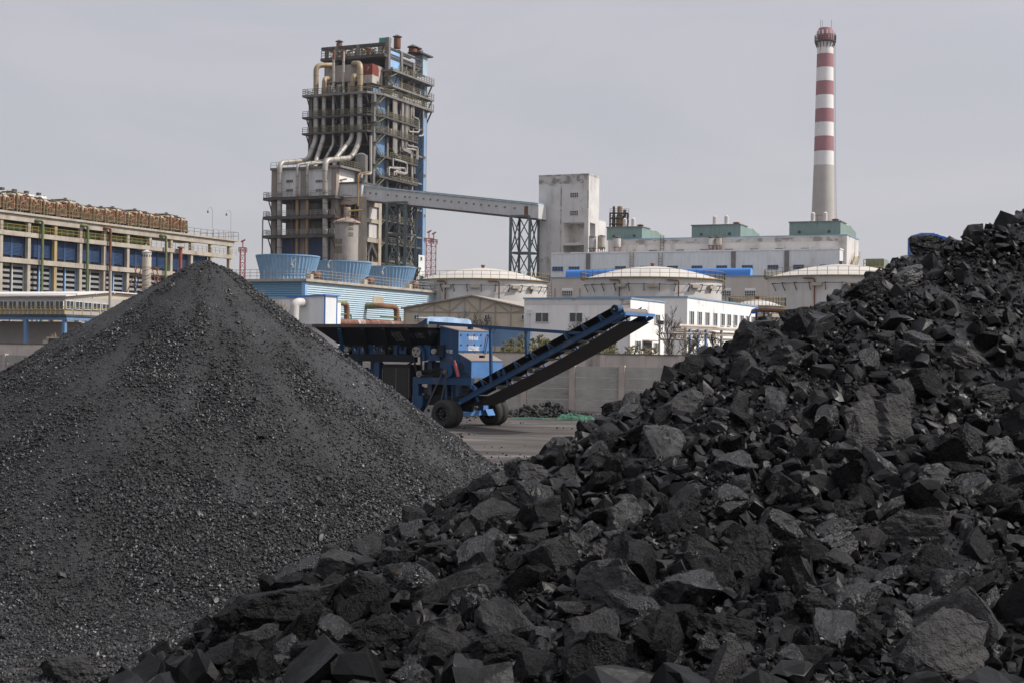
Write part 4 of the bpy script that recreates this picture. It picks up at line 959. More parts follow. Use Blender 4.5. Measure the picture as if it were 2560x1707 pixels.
MB().box(cx-2.6, cx-2.3, YB+3, ye, 0, T.S(930, 506, cx).z).build('set_back_wall', M['conc_grey'], bh)
wp = MB()
for z0, z1 in ((550, 517), (596, 560)): wp.box(cx-.1, cx+.35, yl-1.8, ye-1.31, T.S(935, z0, cx+.3).z, T.S(935, z1, cx+.3).z)
wp.build('white_panel', M['tank_white'], bh)
fn = MB(); q = T.S(927, 610, cx+.4); fn.bar((cx+.3, q.y, q.z), (cx+.3, YB+3.6, T.S(908, 640, cx).z), .8); fn.bar((cx+.3, q.y, q.z), (cx+.3, ye-1.6, T.S(945, 645, cx).z), .8); fn.build('hopper_legs', M['steel_dark'], bh)
for px, ya, yb_ in ((839, 455, 530), (895, 440, 520)): v = T.F(px, 500, YB+.9); MB().pipe([(v.x, YB+.9, bz(yb_)), (v.x, YB+.9, bz(ya)), (v.x+1.5, YB+3, bz(ya)+.6)], .2, 8, .6).build('rusty_pipe', M['duct_brown'], bh, True)

# small round silo with a conical cap that stands before the boiler house
Q = P(866, 640, 300); sl_ = thing('concrete_silo', 'round grey concrete silo with a caged chimney in front of the boiler house', 'silo', (Q.x, Q.y, 0))
zs = lambda py: P(866, py, 300).z
MB().lathe((0, 0, 0), [(2.45, 0), (2.45, zs(559))], 28).build('shell', mat('stained_silo_concrete', (.33, .30, .275), .9, .2, .3, streak=(.16, .14, .12), streak_amt=.6, patch=(.20, .18, .16), patch_lim=(.58, .62), patch_scale=.35), sl_, True)
MB().lathe((0, 0, zs(559)), [(2.9, 0), (2.9, .3), (1.0, 1.1), (.3, 1.25)], 24).build('cap', mat('flaking_cap', (.36, .31, .26), .9, .3, .8, patch=(.28, .12, .07), patch_lim=(.52, .58), patch_scale=.8), sl_, True)
MB().lathe((0, 0, zs(551)), [(.72, 0), (.72, zs(519)-zs(551))], 14).build('chimney', M['conc_warm'], sl_, True)
m = MB()
for k in range(6):
    z = zs(549) + k*1.0; m.lathe((0, 0, z), [(1.0, 0), (1.04, 0), (1.04, .08), (1.0, .08)], 12, caps=False)
for k in range(6): m.bar((1.02*math.cos(k*1.05), 1.02*math.sin(k*1.05), zs(549)), (1.02*math.cos(k*1.05), 1.02*math.sin(k*1.05), zs(514)), .07)
m.rail([(2.8*math.cos(k*.785), 2.8*math.sin(k*.785), zs(559)+.3) for k in range(9)], 1.1, 1.2, .07); m.build('cage', M['rust'], sl_)
MB().tube([(.6, -.6, zs(529)), (3.2, -.6, zs(526))], .18, 8).build('yellow_pipe', M['yellow'], sl_)
m = MB()
for z0, z1 in ((636, 617), (613, 600)): m.lathe((0, 0, 0), [(2.47, zs(z0)), (2.47, zs(z1))], 10, R(180), R(255), caps=False)
for z0, z1 in ((594, 584), (578, 571), (568, 561)): m.lathe((0, 0, 0), [(2.47, zs(z0)), (2.47, zs(z1))], 4, R(285), R(310), caps=False)
m.build('bare_lath_patches', mat('bare_lath', (.20, .18, .13), .95, .45, 3), sl_)

# ---------------------------------------------------------------- transfer tower, conveyor gallery and its trestles
A2 = Fr(1467, 300, YAW); tt = thing('transfer_tower', 'tall white tower with peeling paint and an open recess at the gallery end', 'tower', M=A2.M)
tx0 = A2.F(1345.5, 600, 0).x; ty1 = A2.S(1498, 480, 0).y; zt = A2.F(1467, 438, 0).z; zr0, zr1, zr2, zr3 = (A2.F(1440, q, 0).z for q in (557, 607, 614, 636))
xa, xb = A2.F(1408, 580, 0).x, A2.F(1460.5, 580, 0).x
m = MB(); m.box(tx0, 0, 0, ty1, zr0, zt); m.box(tx0, xa, 0, ty1, 0, zr0); m.box(xa, 0, 4.2, ty1, 0, zr0); m.box(xb, 0, 0, .9, 0, zr0); m.box(xa, xb, 0, 1.2, zr2, zr1); m.box(xa, -.002, .9, 4.2, zr2+.1, zr1-.1); m.build('wall', M['white_old'], tt)
MB().box(tx0-.06, .06, -.06, ty1+.06, zt, zt+.3).build('parapet', M['bare_render'], tt)
m = MB(); m.box(tx0-.03, tx0*.02, -.035, -.002, zt-1.7, zt-.02); m.box(tx0*.56, tx0*.535, -.03, -.002, 6, zt-2); m.box(-.25, .01, -.03, -.002, zr0+3, zt-3); m.build('bare_render_streak', M['bare_render'], tt)
win_px(tt, A2, 1425.5, 482, 1446.5, 495, 'F', 0, panes=4, bars=2); win_px(tt, A2, 1425, 527, 1446, 540, 'F', 0, panes=4, bars=2)
ay = A2.S(1514, 600, 0).y; ax = A2.S(1498, 560, 0)
m = MB(); m.box(-9, .0, ty1+.01, ay, 0, A2.S(1505, 553, 0).z); m.build('annex', M['white_old'], tt)
GL, GR = P(906, 484, 321), P(1346, 530, 299.6); d = Vector((GR.x-GL.x, GR.y-GL.y, 0)); gl = d.length; gang = math.atan2(d.y, d.x)
cg = thing('conveyor_gallery', 'long enclosed grey conveyor gallery sloping down from the tower to the white transfer tower', 'conveyor gallery', (GL.x, GL.y, 0), gang)
gz = lambda px, py, d: P(px, py, d).z
a0, a1, b0, b1 = gz(906, 500, 321), gz(906, 468, 321), gz(1346, 547, 299.6), gz(1346, 513, 299.6)
def sheared(m, x0, x1, y0, y1, za, zb):
    f = lambda x, z: z[0] + (z[1] - z[0]) * x / gl
    return m.add([(x0,y0,f(x0,za)),(x1,y0,f(x1,za)),(x1,y1,f(x1,za)),(x0,y1,f(x0,za)),(x0,y0,f(x0,zb)),(x1,y0,f(x1,zb)),(x1,y1,f(x1,zb)),(x0,y1,f(x0,zb))], [(0,3,2,1),(4,5,6,7),(0,1,5,4),(1,2,6,5),(2,3,7,6),(3,0,4,7)])
sheared(MB(), -1, gl, 0, 3.6, (a0, b0), (a1, b1)).build('wall', M['gallery'], cg)
sheared(MB(), -1.3, gl, -.25, 3.9, (a1+.003, b1+.003), (a1+.4, b1+.4)).build('roof', M['hall_pale'], cg)
sheared(MB(), -1.0, gl, -.1, 3.7, (a0-.3, b0-.3), (a0-.002, b0-.002)).build('base_girder', M['steel_dark'], cg)
for k, px in enumerate([912, 928, 944, 977, 1000, 1023, 1035, 1054, 1072, 1090, 1109, 1127, 1145, 1164, 1183, 1202, 1221, 1240, 1259, 1280, 1304]):
    t = (px - 906) / 440; x = gl * t * .965 + .0; zc = (a0 + a1)/2 + ((b0 + b1)/2 - (a0 + a1)/2) * x / gl + .2
    f = MB(); f.box(x-.32, x+.32, -.05, -.002, zc-.32, zc+.32); f = f.build('small_window', M['frame_white'], cg)
    g_ = MB(); g_.box(x-.25, x-.05, -.07, -.052, zc-.24, zc+.24); g_.box(x+.05, x+.25, -.07, -.052, zc-.24, zc+.24); g_.build('glass', M['glass'], f)
MB().box(gl*.925, gl*.945, -.04, -.003, b0+.3, b1-.2).build('rust_streak', M['rust'], cg)
def trestle(px_fl, px_fr, px_bl, d, top_py, label, nlev, legs=()):
    a = P(px_fl, top_py, d); b = P(px_fr, top_py, d - 1.2); f = Vector((b.x-a.x, b.y-a.y, 0)); k = Vector((-f.y, f.x, 0)).normalized() * 3.6 + Vector((P(px_bl, top_py, d+3.6).x - a.x - (-f.y/f.length*3.6), 0, 0))
    t = thing('lattice_trestle', label, 'trestle', (a.x, a.y, 0), group='trestles under the conveyor gallery'); h = a.z
    c = [Vector((0,0,0)), f, f + k, k]
    for q in c: MB().bar(q, q + Vector((0,0,h)), .62 if q in (c[0], c[1]) else .5).build('leg', M['green_dark'], t)
    m = MB()
    for i in range(4):
        p, q = c[i], c[(i+1) % 4]
        for j in range(nlev):
            z0, z1 = Vector((0,0,h*j/nlev)), Vector((0,0,h*(j+1)/nlev)); m.bar(p+z0, q+z1, .2); m.bar(q+z0, p+z1, .2); m.bar(p+z1, q+z1, .38, .38)
    m.build('cross_bracing', M['green_dark'], t)
trestle(968, 1014, 995, 316, 507, 'dark green steel lattice trestle under the gallery, standing against the tower', 5)
trestle(1277, 1325, 1299, 302, 541, 'dark green steel lattice trestle under the gallery, beside the white transfer tower', 4)

# ---------------------------------------------------------------- long white factory block with green penthouses
L_ = Fr(2114, 270, YAW); lf = thing('white_factory', 'long white factory block with clad lower storey, window rows and peeling upper parapet', 'factory', M=L_.M)
lx0 = L_.F(1395, 620, 0).x; zt = L_.F(1900, 593, 0).z; ly1 = L_.S(2133, 600, 0).y
lu0 = L_.F(1520, 620, 0).x; MB().box(lu0, 0, 0, 12, 0, zt).build('upper_wall', M['white_old'], lf); MB().box(lu0-.1, .1, -.1, 12.1, zt, zt+.16).build('roof_edge', mat('pale_blue_flashing', (.22, .34, .46), .6), lf)
m = MB(); m.box(lu0*.97, -1.0, -.04, -.002, zt-1.05, zt-.25); m.build('bare_render_band', M['bare_render'], lf)
YL = -3.6; qx = L_.F(2099, 650, YL).x; zl = L_.F(1800, 629, YL).z; MB().box(lx0, qx, YL, -.002, 0, zl).build('clad_storey', M['white_clad'], lf)
MB().box(lx0, qx+.1, YL-.12, -.003, zl, zl+.25).build('roof_edge', M['white_wall'], lf)
for px in (1833, 1966, 1470): a = L_.F(px, 650, YL); MB().box(a.x-.35, a.x+.5, YL-.25, YL-.001, 0, zl-.1).build('downpipe_strip', M['conc_grey'], lf)
for px in (1381, 1422, 1538, 1600, 1668, 1729, 1791, 1855, 1919, 1983, 2050):
    o = (px - 1800) * -.008; win_px(lf, L_, px, 664+o, px+27, 675.5+o, 'F', YL, panes=4, fm='blue_trim')
for px in (1622, 1690, 1750, 1812, 1875, 1938, 2002): o = (px - 1800) * -.014; win_px(lf, L_, px, 622.5+o, px+21, 630+o, 'F', 0, panes=4, bars=2)
def ladder(fr, px, y0, y1, plane, mt, name='roof_ladder', parent=lf):
    a, b = fr.F(px, y1, plane), fr.F(px, y0, plane); m = MB()
    for s in (-.35, .35): m.bar((a.x+s, plane-.3, a.z), (a.x+s, plane-.3, b.z), .1)
    n = int((b.z-a.z)/.6)
    for k in range(n): m.bar((a.x-.35, plane-.3, a.z+.6*k), (a.x+.35, plane-.3, a.z+.6*k), .07)
    m.build(name, M[mt], parent)
ladder(L_, 1580, 630, 672, YL, 'duct_brown'); ladder(L_, 1652, 633, 670, YL, 'yellow_old'); ladder(L_, 1656, 590, 630, 0, 'yellow_old'); ladder(L_, 2032, 638, 672, YL, 'frame_white')
es = MB(); a = L_.S(2124, 650, .2); es.stair((.4, a.y, L_.S(2119, 668, .4).z), (.4, a.y+4, L_.S(2127, 640, .4).z), (1, 0, 0)); es.build('escape_stair', M['yellow'], lf)
def penthouse(px0, px1, pxs, yt, label, yoff=2.8, drop=0.0):
    a = L_.F(px0, 590, yoff); b = L_.F(px1, 590, yoff); z1 = L_.F((px0+px1)/2, yt, yoff).z; ye = L_.S(pxs, 590, b.x).y
    t = thing('green_penthouse', label, 'roof house', M=L_.sub(a.x, yoff, zt+.165), group='green roof houses'); w, dp, h = b.x-a.x, ye-yoff, z1-zt-.22
    MB().box(0, w, 0, dp*.34, 0, h).build('wall', M['green'], t)
    MB().prism([(dp*.34, 0), (dp, 0), (dp, h*.72), (dp*.82, h*.82), (dp*.62, h*1.02), (dp*.5, h*.93), (dp*.34, h*.96)], 'x', 0, w).build('rear_wall', M['green'], t)
    MB().box(-.15, w+.15, -.15, dp*.34, h, h+.2).build('roof', M['conc_grey'], t)
    f = MB(); f.box(w*.28, w*.68, -.06, -.002, .4, h*.38); f.build('door_panel', M['green'], t)
    for u in (.2, .78): MB().disc((w*u, -.05, h*.32), (0, 1, 0), h*.11, .12).build('vent', M['steel_dark'], t)
    for u in (.42, .66): MB().lathe((w*u, 2, h+.2), [(.62, 0), (.62, .2), (.43, .25), (.43, 1.7), (.15, 1.95)], 14).build('roof_ventilator', M['tank_white'], t, True)
    MB().lathe((w*.86, 2, h+.2), [(.55, 0), (.55, .25), (.8, .4), (.15, .6)], 10).build('roof_cowl', M['rust'], t, True)
    return t
penthouse(1517, 1605, 1661, 569, 'green sheet roof house nearest the white tower, with a window below'); penthouse(1729, 1851, 1899, 563.5, 'green sheet roof house in the middle of the white block'); penthouse(1973, 2101, 2140, 555.5, 'tall green sheet roof house right in front of the chimney')
Q2 = P(2140, 640, 372); g2 = thing('green_stair_house', 'small green stair house with yellow landing at the right end of the white block', 'stair house', M=L_.sub(2.5, 6, 0))
MB().box(0, 3.4, 0, 6, 0, L_.S(2150, 635, 4).z).build('wall', M['green'], g2); m = MB().rail([(-.3, -.4, L_.S(2148, 656, 4).z), (3.5, -.4, L_.S(2148, 656, 4).z)], 1.4, .8, .12); m.box(-.3, 3.5, -1.2, 0, L_.S(2148, 656, 4).z-.2, L_.S(2148, 656, 4).z); m.build('landing', M['yellow'], g2)
# the bins on its lower roof
def bin_(px, py0, py1, label, yy, r, zb, mt='tank_white'):
    q = L_.F(px, py1, yy); t = thing('hopper_bin', label, 'bin', M=L_.sub(q.x, yy, zb), group='bins on the lower roof'); h = L_.F(px, py0, yy).z - q.z; z0 = q.z - zb
    MB().lathe((0,0,z0), [(r*.2, -min(.75, z0*.6)), (r, 0), (r, h), (r*1.05, h), (r*1.05, h+.08)], 18).build('shell', M[mt], t, True)
    MB().lathe((0,0,z0+h+.25), [(r*1.1, 0), (r*.9, .15), (.1, .3)], 18).build('lid', M['steel_dark'], t, True)
    m = MB()
    for k in range(4): m.bar((r*.85*math.cos(k*1.57+.7), r*.85*math.sin(k*1.57+.7), 0), (r*.85*math.cos(k*1.57+.7), r*.85*math.sin(k*1.57+.7), z0+h+.2), .11)
    m.lathe((0,0,z0*.75), [(r*1.0, 0), (r*1.12, 0), (r*1.12, .1), (r*1.0, .1)], 14, caps=False)
    m.build('leg_frame', M['rust'], t)
zr_ = zl + .25
bin_(1481, 597, 620, 'pale conical-bottomed bin nearest the white tower', YL+1.2, .75, zr_); bin_(1503.5, 595, 619, 'rust-stained bin between two paler ones', YL+1.0, .78, zr_, 'conc_warm'); bin_(1543, 598, 617, 'pale bin on rusty legs, set apart from its two neighbours', YL+1.2, .72, zr_)
bin_(1778, 598, 612, 'squat white bin left of a tan one against the upper wall', YL+2.6, .52, zr_); bin_(1797, 597, 612, 'tan stained bin right of a squat white one against the upper wall', YL+2.6, .56, zr_, 'conc_warm')
# brown distillation column beyond
Q = P(1545, 560, 430); dc = thing('distillation_column', 'rusty brown distillation columns in a steel frame behind the first green roof house', 'column', (Q.x, Q.y, 0)); z0, z1 = P(1545, 575, 430).z, P(1545, 517, 430).z
for dx, r_, t_ in ((-1.3, .55, 0), (.5, 1.1, 0), (2.0, .7, -1.0)): MB().lathe((dx, 0, 0), [(r_, 0), (r_, z1*.93+t_), (r_*.7, z1*.95+t_), (r_*.7, z1+t_)], 12).build('vessel', M['duct_brown'] if dx == .5 else M['steel_dark'], dc, True)
m = MB()
for x in (-2.4, 2.9):
    for y in (-1.6, 1.6): m.bar((x, y, 0), (x, y, z0 + (z1-z0)*.72), .3)
for f_ in (.25, .5, .72): z = z0 + (z1-z0)*f_; m.box(-2.6, 3.1, -1.8, 1.8, z-.15, z); m.rail([(-2.6, -1.8, z), (3.1, -1.8, z)], 1.1, 1.2, .09)
m.build('steel_frame', M['steel_dark'], dc)

# ---------------------------------------------------------------- chimney
Q = P(2056.5, 640, 520); ch = thing('striped_chimney', 'very tall tapering chimney banded red and white over a bare concrete foot', 'chimney', (Q.x, Q.y, 0)); K = 520 / F
zc = lambda py: P(2060, py, 520).z
ys = [137, 171, 205, 240, 274, 308, 343, 380, 415]; rad = lambda py: K * (19.6 + (py - 100) * .0165 if py <= 415 else 24.8 + (py - 415) * .028)
MB().lathe((0,0,0), [(rad(700), 0), (rad(640), zc(640)), (rad(560), zc(560)), (rad(480), zc(480)), (rad(415), zc(415))], 48).build('concrete_foot', M['chim_conc'], ch, True)
for k in range(8): MB().lathe((0,0,0), [(rad(ys[k+1]), zc(ys[k+1])+.01), (rad(ys[k]), zc(ys[k]))], 48).build('red_band' if k % 2 == 0 else 'white_band', M['chim_red'] if k % 2 == 0 else M['chim_white'], ch, True)
MB().lathe((0,0,0), [(rad(137), zc(137)+.01), (rad(108), zc(108))], 48).build('white_band', mat('chimney_white_rusty', (.72, .70, .68), .85, .06, .2, streak=(.40, .20, .07), streak_amt=.7, streak_scale=.6), ch, True)
h1, h0 = zc(72), zc(108)
MB().lathe((0,0,0), [(rad(100), h0+.01), (rad(100)*1.02, h1-1.4), (rad(100)*.9, h1-.5), (rad(100)*.86, h1), (rad(100)*.7, h1)], 48).build('red_cap', M['chim_red'], ch, True)
m = MB()
for k in range(12):
    t = k * math.pi / 6; m.box(0, 0, 0, 0, 0, 0) if False else m.bar((rad(100)*1.025*math.cos(t), rad(100)*1.025*math.sin(t), zc(90)), (rad(100)*1.025*math.cos(t), rad(100)*1.025*math.sin(t), zc(79)), .5, .16)
m.build('flue_slots', M['chim_white'], ch)
pl = MB(); rp = rad(100)*1.33; zp = zc(106); pl.lathe((0,0,zp), [(rad(100), 0), (rp, 0), (rp, .3), (rad(100), .3)], 32, caps=False)
pl.rail([(rp*math.cos(k*math.pi/12), rp*math.sin(k*math.pi/12), zp+.3) for k in range(25)], 2.0, 1.5, .14, 3)
for k in range(16): t = k*math.pi/8; pl.bar((rad(106)*math.cos(t), rad(106)*math.sin(t), zp-2.2), (rp*math.cos(t), rp*math.sin(t), zp), .25)
pl.build('service_platform', M['steel_dark'], ch)
ld = MB(); a = R(-18); rail_pts = []
rr_at = lambda z: float(np.interp(z, [0, zc(640), zc(560), zc(480), zc(415), zc(100)], [rad(700), rad(640), rad(560), rad(480), rad(415), rad(100)])) + .15
for k in range(190):
    z = 6 + k*(zc(80)-6)/190; r_ = rr_at(z)
    ld.bar((r_*math.cos(a-.08), r_*math.sin(a-.08), z), (r_*math.cos(a+.08), r_*math.sin(a+.08), z), .1); ld.bar((r_*math.cos(a), r_*math.sin(a), z), ((r_+.5)*math.cos(a), (r_+.5)*math.sin(a), z), .1)
    if k % 10 == 0 or k == 189: rail_pts.append(((r_+.5)*math.cos(a), (r_+.5)*math.sin(a), z))
ld.tube(rail_pts, .06, 5); ld.build('caged_ladder', M['steel_grey'], ch)
m = MB()
for x, y in ((-1.8, 0), (-1, 1), (2.2, 0)): m.bar((x, y, h1-.5), (x, y, h1+3.2), .1)
m.build('lightning_rod', M['steel_dark'], ch)
Q = P(2056, 555, 272); an = thing('roof_aerial', 'thin T-shaped aerial on the green roof house before the chimney', 'aerial', (Q.x-1.0, Q.y, P(2045, 556, 272).z-.9)); m = MB(); m.bar((0,0,0), (0,0,2.2), .08); m.bar((-.5, 0, 2.15), (1.0, .2, 2.25), .07); m.build('mast', M['steel_dark'], an)

# ---------------------------------------------------------------- storage tanks
def tank(px, half, d, rim_c, dome, label, name='storage_tank', ladder_side=True, walk=None):
    q = P(px, rim_c, d); r = half * d / F; t = thing(name, label, 'storage tank', (q.x, q.y, 0), group='domed white storage tanks'); h = P(px, rim_c, d).z; hd = P(px, dome, d).z - h
    MB().lathe((0,0,0), [(r, 0), (r, h)], 64).build('shell', M['tank_white'], t, True)
    prof = [(r*1.005*math.cos(a), hd*math.sin(a)**1.0) for a in np.linspace(0, math.pi/2, 9)]
    prof = [(r * (1 - k/10), hd * (1 - (1 - k/10)**1.75)) for k in range(0, 10)] + [(.4, hd)]
    MB().lathe((0,0,h), prof, 40).build('dome', M['dome'], t, True, 60)
    v = MB(); v.lathe((0,0,h+hd), [(.25, 0), (.25, .3), (.38, .35), (.3, .5)], 10); v.build('dome_vent', M['rust'], t)
    m = MB(); m.lathe((0,0,h-.1), [(r+.01, 0), (r+.45, 0), (r+.45, .1), (r+.01, .1)], 64, caps=False)
    ring = [((r+.45)*math.cos(k*math.pi/24), (r+.45)*math.sin(k*math.pi/24), h) for k in range(49)]; m.rail(ring, 1.15, 1.5, .05, 2); m.build('rim_railing', M['yellow'], t)
    m = MB()
    for row in (h-1.1, h*.58, h*.3):
        pts = [((r+.55)*math.cos(a), (r+.55)*math.sin(a), row) for a in np.linspace(R(195), R(345), 22)]
        m.tube(pts, .05, 6)
        for a in np.linspace(R(198), R(342), 13): m.bar(((r)*math.cos(a), (r)*math.sin(a), row-1.0), ((r+.6)*math.cos(a), (r+.6)*math.sin(a), row+.1), .09); m.bar((r*math.cos(a), r*math.sin(a), row+.1), ((r+.6)*math.cos(a), (r+.6)*math.sin(a), row+.1), .09)
    m.build('sprinkler_ring', M['steel_dark'], t)
    m = MB()
    for a in (R(285), R(238)): m.pipe([((r+.3)*math.cos(a), (r+.3)*math.sin(a), 0), ((r+.3)*math.cos(a), (r+.3)*math.sin(a), h-.5), ((r+.3)*math.cos(a-.16), (r+.3)*math.sin(a-.16), h-.45)], .1, 6, .3)
    m.build('red_riser_pipe', M['rust'], t)
    for a in (R(240), R(265), R(300), R(318)):
        c = Vector(((r+.35)*math.cos(a), (r+.35)*math.sin(a), h-1.3)); tv = Vector((-math.sin(a), math.cos(a), 0)); MB().bar(c - tv*.7, c + tv*.7, .5, .45).build('foam_box', M['conc_warm'], t)
    if ladder_side:
        m = MB(); n = 26; a0, a1 = R(350), R(372)
        for k in range(n): a = a0 + (a1-a0)*k/n; z = h*k/n; m.bar(((r+.1)*math.cos(a), (r+.1)*math.sin(a), z), ((r+1)*math.cos(a), (r+1)*math.sin(a), z), .25, .06); m.bar(((r+1)*math.cos(a), (r+1)*math.sin(a), z), ((r+1)*math.cos(a), (r+1)*math.sin(a), z+1), .06)
        m.build('spiral_stair', M['yellow_old'], t)
tank(1207, 160, 232, 704, 671, 'white domed storage tank, leftmost of the big three, right of the blue cooling fans')
tank(1631, 172, 217, 701, 667, 'white domed storage tank, middle of the big three, in front of the blue tubes')
tank(2102, 181, 206, 697, 662, 'white domed storage tank, rightmost of the big three, partly hidden by the lump coal')
tank(1893, 62, 190, 766, 750, 'small low white tank with a yellow pipe between two big domed tanks', 'small_tank', False)

# beige block behind the tanks with blue tubes on its roof
K_ = Fr(1960, 250, YAW); bb = thing('beige_block', 'low beige plastered block with barred windows behind the storage tanks', 'building', M=K_.M); z1 = K_.F(1640, 694, 0).z; bx0 = K_.F(1330, 720, 0).x
MB().box(bx0, 0, 0, 8, 0, z1).build('wall', M['beige_wall'], bb); MB().box(bx0-.1, .1, -.15, 8.1, z1, z1+.2).build('roof_edge', bpy.data.materials['pale_blue_flashing'], bb)
for px in (1405, 1801, 1862): win_px(bb, K_, px, 728, px+27, 741, 'F', 0, panes=5, bars=2); a = K_.F(px, 727, 0); b = K_.F(px+27, 721, 0); MB().box(a.x, b.x, -.06, -.003, a.z, b.z).build('lintel', M['white_wall'], bb)
m = MB()
for px, y0, y1 in ((1385, 722, 745), (1447, 722, 745)): a, b = K_.F(px, y1, 0), K_.F(px+5, y0, 0); m.box(a.x, b.x, -.02, -.002, a.z, b.z)
m.build('bare_patch', mat('bare_pink_render', (.38, .31, .28), .9), bb)
def tube_gallery(px0, px1, label, elbow=False):
    a, b = K_.F(px0, 684, 3), K_.F(px1, 684, 3); t = thing('blue_tube_gallery', label, 'tube gallery', M=K_.sub(a.x, 3, z1+.2), group='blue tubes on the beige roof'); w = b.x-a.x
    prof = [(.85*math.cos(k*math.pi/8), .62 + .9*math.sin(k*math.pi/8)) for k in range(9)] + [(-.85, .1), (.85, .1)]
    MB().prism(prof, 'x', 0, w).build('shell', M['blue_tube'], t, True, 50); m = MB()
    for k in range(1, 6): m.prism([(q*1.015, .62+(z-.62)*1.012) for q, z in prof], 'x', w*k/6-.04, w*k/6+.04)
    m.build('seam_ring', M['blue_trim'], t)
    s = MB()
    for k in range(8): s.box(w*k/8+.3, w*k/8+.7, -.5, .5, -.19, .1)
    s.build('saddle', M['steel_dark'], t)
    MB().box(w-.02, w+.05, -.7, .7, .15, 1.4).build('end_plate', mat('pale_blue_end', (.12, .33, .68), .5), t)
tube_gallery(1418, 1556, 'shorter blue rounded tube on the roof beside the peeling white tower'); tube_gallery(1600, 1878, 'longer blue rounded tube on the roof, passing behind the middle tank dome')

# ---------------------------------------------------------------- blue cooling tower hall with its three fan stacks
H = Fr(761, 190, YAW); hb = thing('cooling_hall', 'ribbed pale blue sheet hall carrying three large blue fan stacks on its roof', 'cooling tower', M=H.M)
hz = H.F(761, 704, 0).z; hy = H.S(1127, 730, 0).y; hx = H.F(560, 720, 0).x
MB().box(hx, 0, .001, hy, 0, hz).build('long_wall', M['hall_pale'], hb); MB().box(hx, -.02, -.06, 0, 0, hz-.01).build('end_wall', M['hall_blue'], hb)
MB().box(-.5, .05, -.09, .45, 0, hz-.02).build('corner_trim', M['blue_pale'], hb)
MB().box(hx-.4, .45, -.45, hy+.45, hz, hz+.35).build('roof_slab', M['conc_warm'], hb)
m = MB().rail([(hx, -.3, hz+.35), (.3, -.3, hz+.35), (.3, hy+.3, hz+.35), (-12, hy+.3, hz+.35)], 1.25, 1.1, .055, 3); m.build('roof_railing', M['steel_grey'], hb)
a, b = H.S(932, 770, .02), H.S(959, 747, .02); f = MB().box(-.3, .03, a.y, b.y, a.z, b.z-.9).build('opening', M['dark'], hb); MB().box(-.2, .06, a.y, b.y, b.z-.9, b.z+.25).build('wooden_board', mat('bleached_board', (.42, .35, .26), .9, .2, 2), hb)
MB().box(-.2, .05, (a.y+b.y)/2-.15, (a.y+b.y)/2+.15, a.z, b.z-.9).build('opening_post', M['conc_warm'], hb)
def fan_stack(px, top, bot, rt, label):
    d = {719: 201, 854: 214, 970: 227}[px]; q = P(px, bot, d); t = thing('fan_stack', label, 'fan stack', (q.x, q.y, hz+.36), group='blue fan stacks on the cooling hall'); r = rt * d / F; h = P(px, top, d).z - hz - .36
    m = MB(); n = 144
    for i, (z, k) in enumerate([(0, .87), (.13, .855), (.26, .85), (.5, .89), (.75, .945), (1.0, 1.0)]):
        for j in range(n):
            a = 2*math.pi*j/n; rr = r * k * (1.03 if j % 3 == 0 else 1.0); m.v.append((rr*math.cos(a), rr*math.sin(a), h*z))
    for i in range(5):
        for j in range(n): j2 = (j+1) % n; m.f.append((i*n+j, i*n+j2, (i+1)*n+j2, (i+1)*n+j))
    m.build('flared_shell', M['cool_blue'], t)
    m = MB(); m.lathe((0,0,h), [(r*.97, -.1), (r*1.025, -.1), (r*1.025, .08), (r*.97, .08)], 64, caps=False); m.lathe((0,0,h*.26), [(r*.85, 0), (r*.875, 0), (r*.875, .12), (r*.85, .12)], 64, caps=False); m.build('stiffening_ring', M['cool_blue'], t)
    m = MB()
    for k in range(28): a = 2*math.pi*k/28; m.bar((r*.87*math.cos(a), r*.87*math.sin(a), 0), (r*.93*math.cos(a), r*.93*math.sin(a), 0), .5, .12)
    m.build('foot_bracket', M['steel_dark'], t)
    m = MB(); m.lathe((0,0,h*.35), [(.1, 0), (.7, .1), (.7, .5), (.1, .6)], 12)
    for k in range(5):
        a = k*1.2566; m.bar((.5*math.cos(a), .5*math.sin(a), h*.35+.3), (r*.82*math.cos(a), r*.82*math.sin(a), h*.35+.4), .8, .08)
    m.build('fan', M['steel_grey'], t)
fan_stack(719, 642, 698, 78, 'ribbed blue flared fan stack, nearest and largest of the three'); fan_stack(854, 657, 708, 73, 'ribbed blue flared fan stack, the middle of the three'); fan_stack(970, 670, 714, 68.5, 'ribbed blue flared fan stack, the farthest, by the trestle')
for px, lab in ((791, 'first'), (925, 'second'), (1036, 'third')):
    q = H.S(px, 700, -1.4); t = thing('fan_motor', f'rusty fan motor on the hall roof edge, {lab} along from the left', 'motor', M=H.sub(-1.4, q.y, hz+.36), group='fan motors on the hall roof')
    MB().box(-.5, .5, -1.0, 1.0, 0, .3).build('base', M['steel_dark'], t); MB().tube([(0, -.8, .75), (0, .6, .75)], .5, 12).build('casing', M['rust'], t, True)
    MB().box(-.35, .35, -2.2, -1.3, .1, .8).build('gear_cover', M['conc_warm'], t)
for px, top, lab in ((831, 661, 'middle'), (965, 678, 'farthest'), (742, 660, 'nearest')):
    q = H.S(px, 705, -.4); t = thing('roof_lamp', f'thin hooked lamp post on the hall roof, the {lab} of three', 'lamp', M=H.sub(-.4, q.y, hz+.36), group='hooked lamps on the cooling hall'); h = H.S(px, top, -.4).z - hz
    MB().pipe([(0,0,0), (0,0,h), (0,-.8,h+.2), (0,-1.2,h-.5)], .05, 6, .4).build('post', M['steel_grey'], t); MB().lathe((0,-1.2,h-.95), [(.22,0),(.2,.35),(.05,.5)], 10).build('lamp_shade', M['steel_grey'], t)
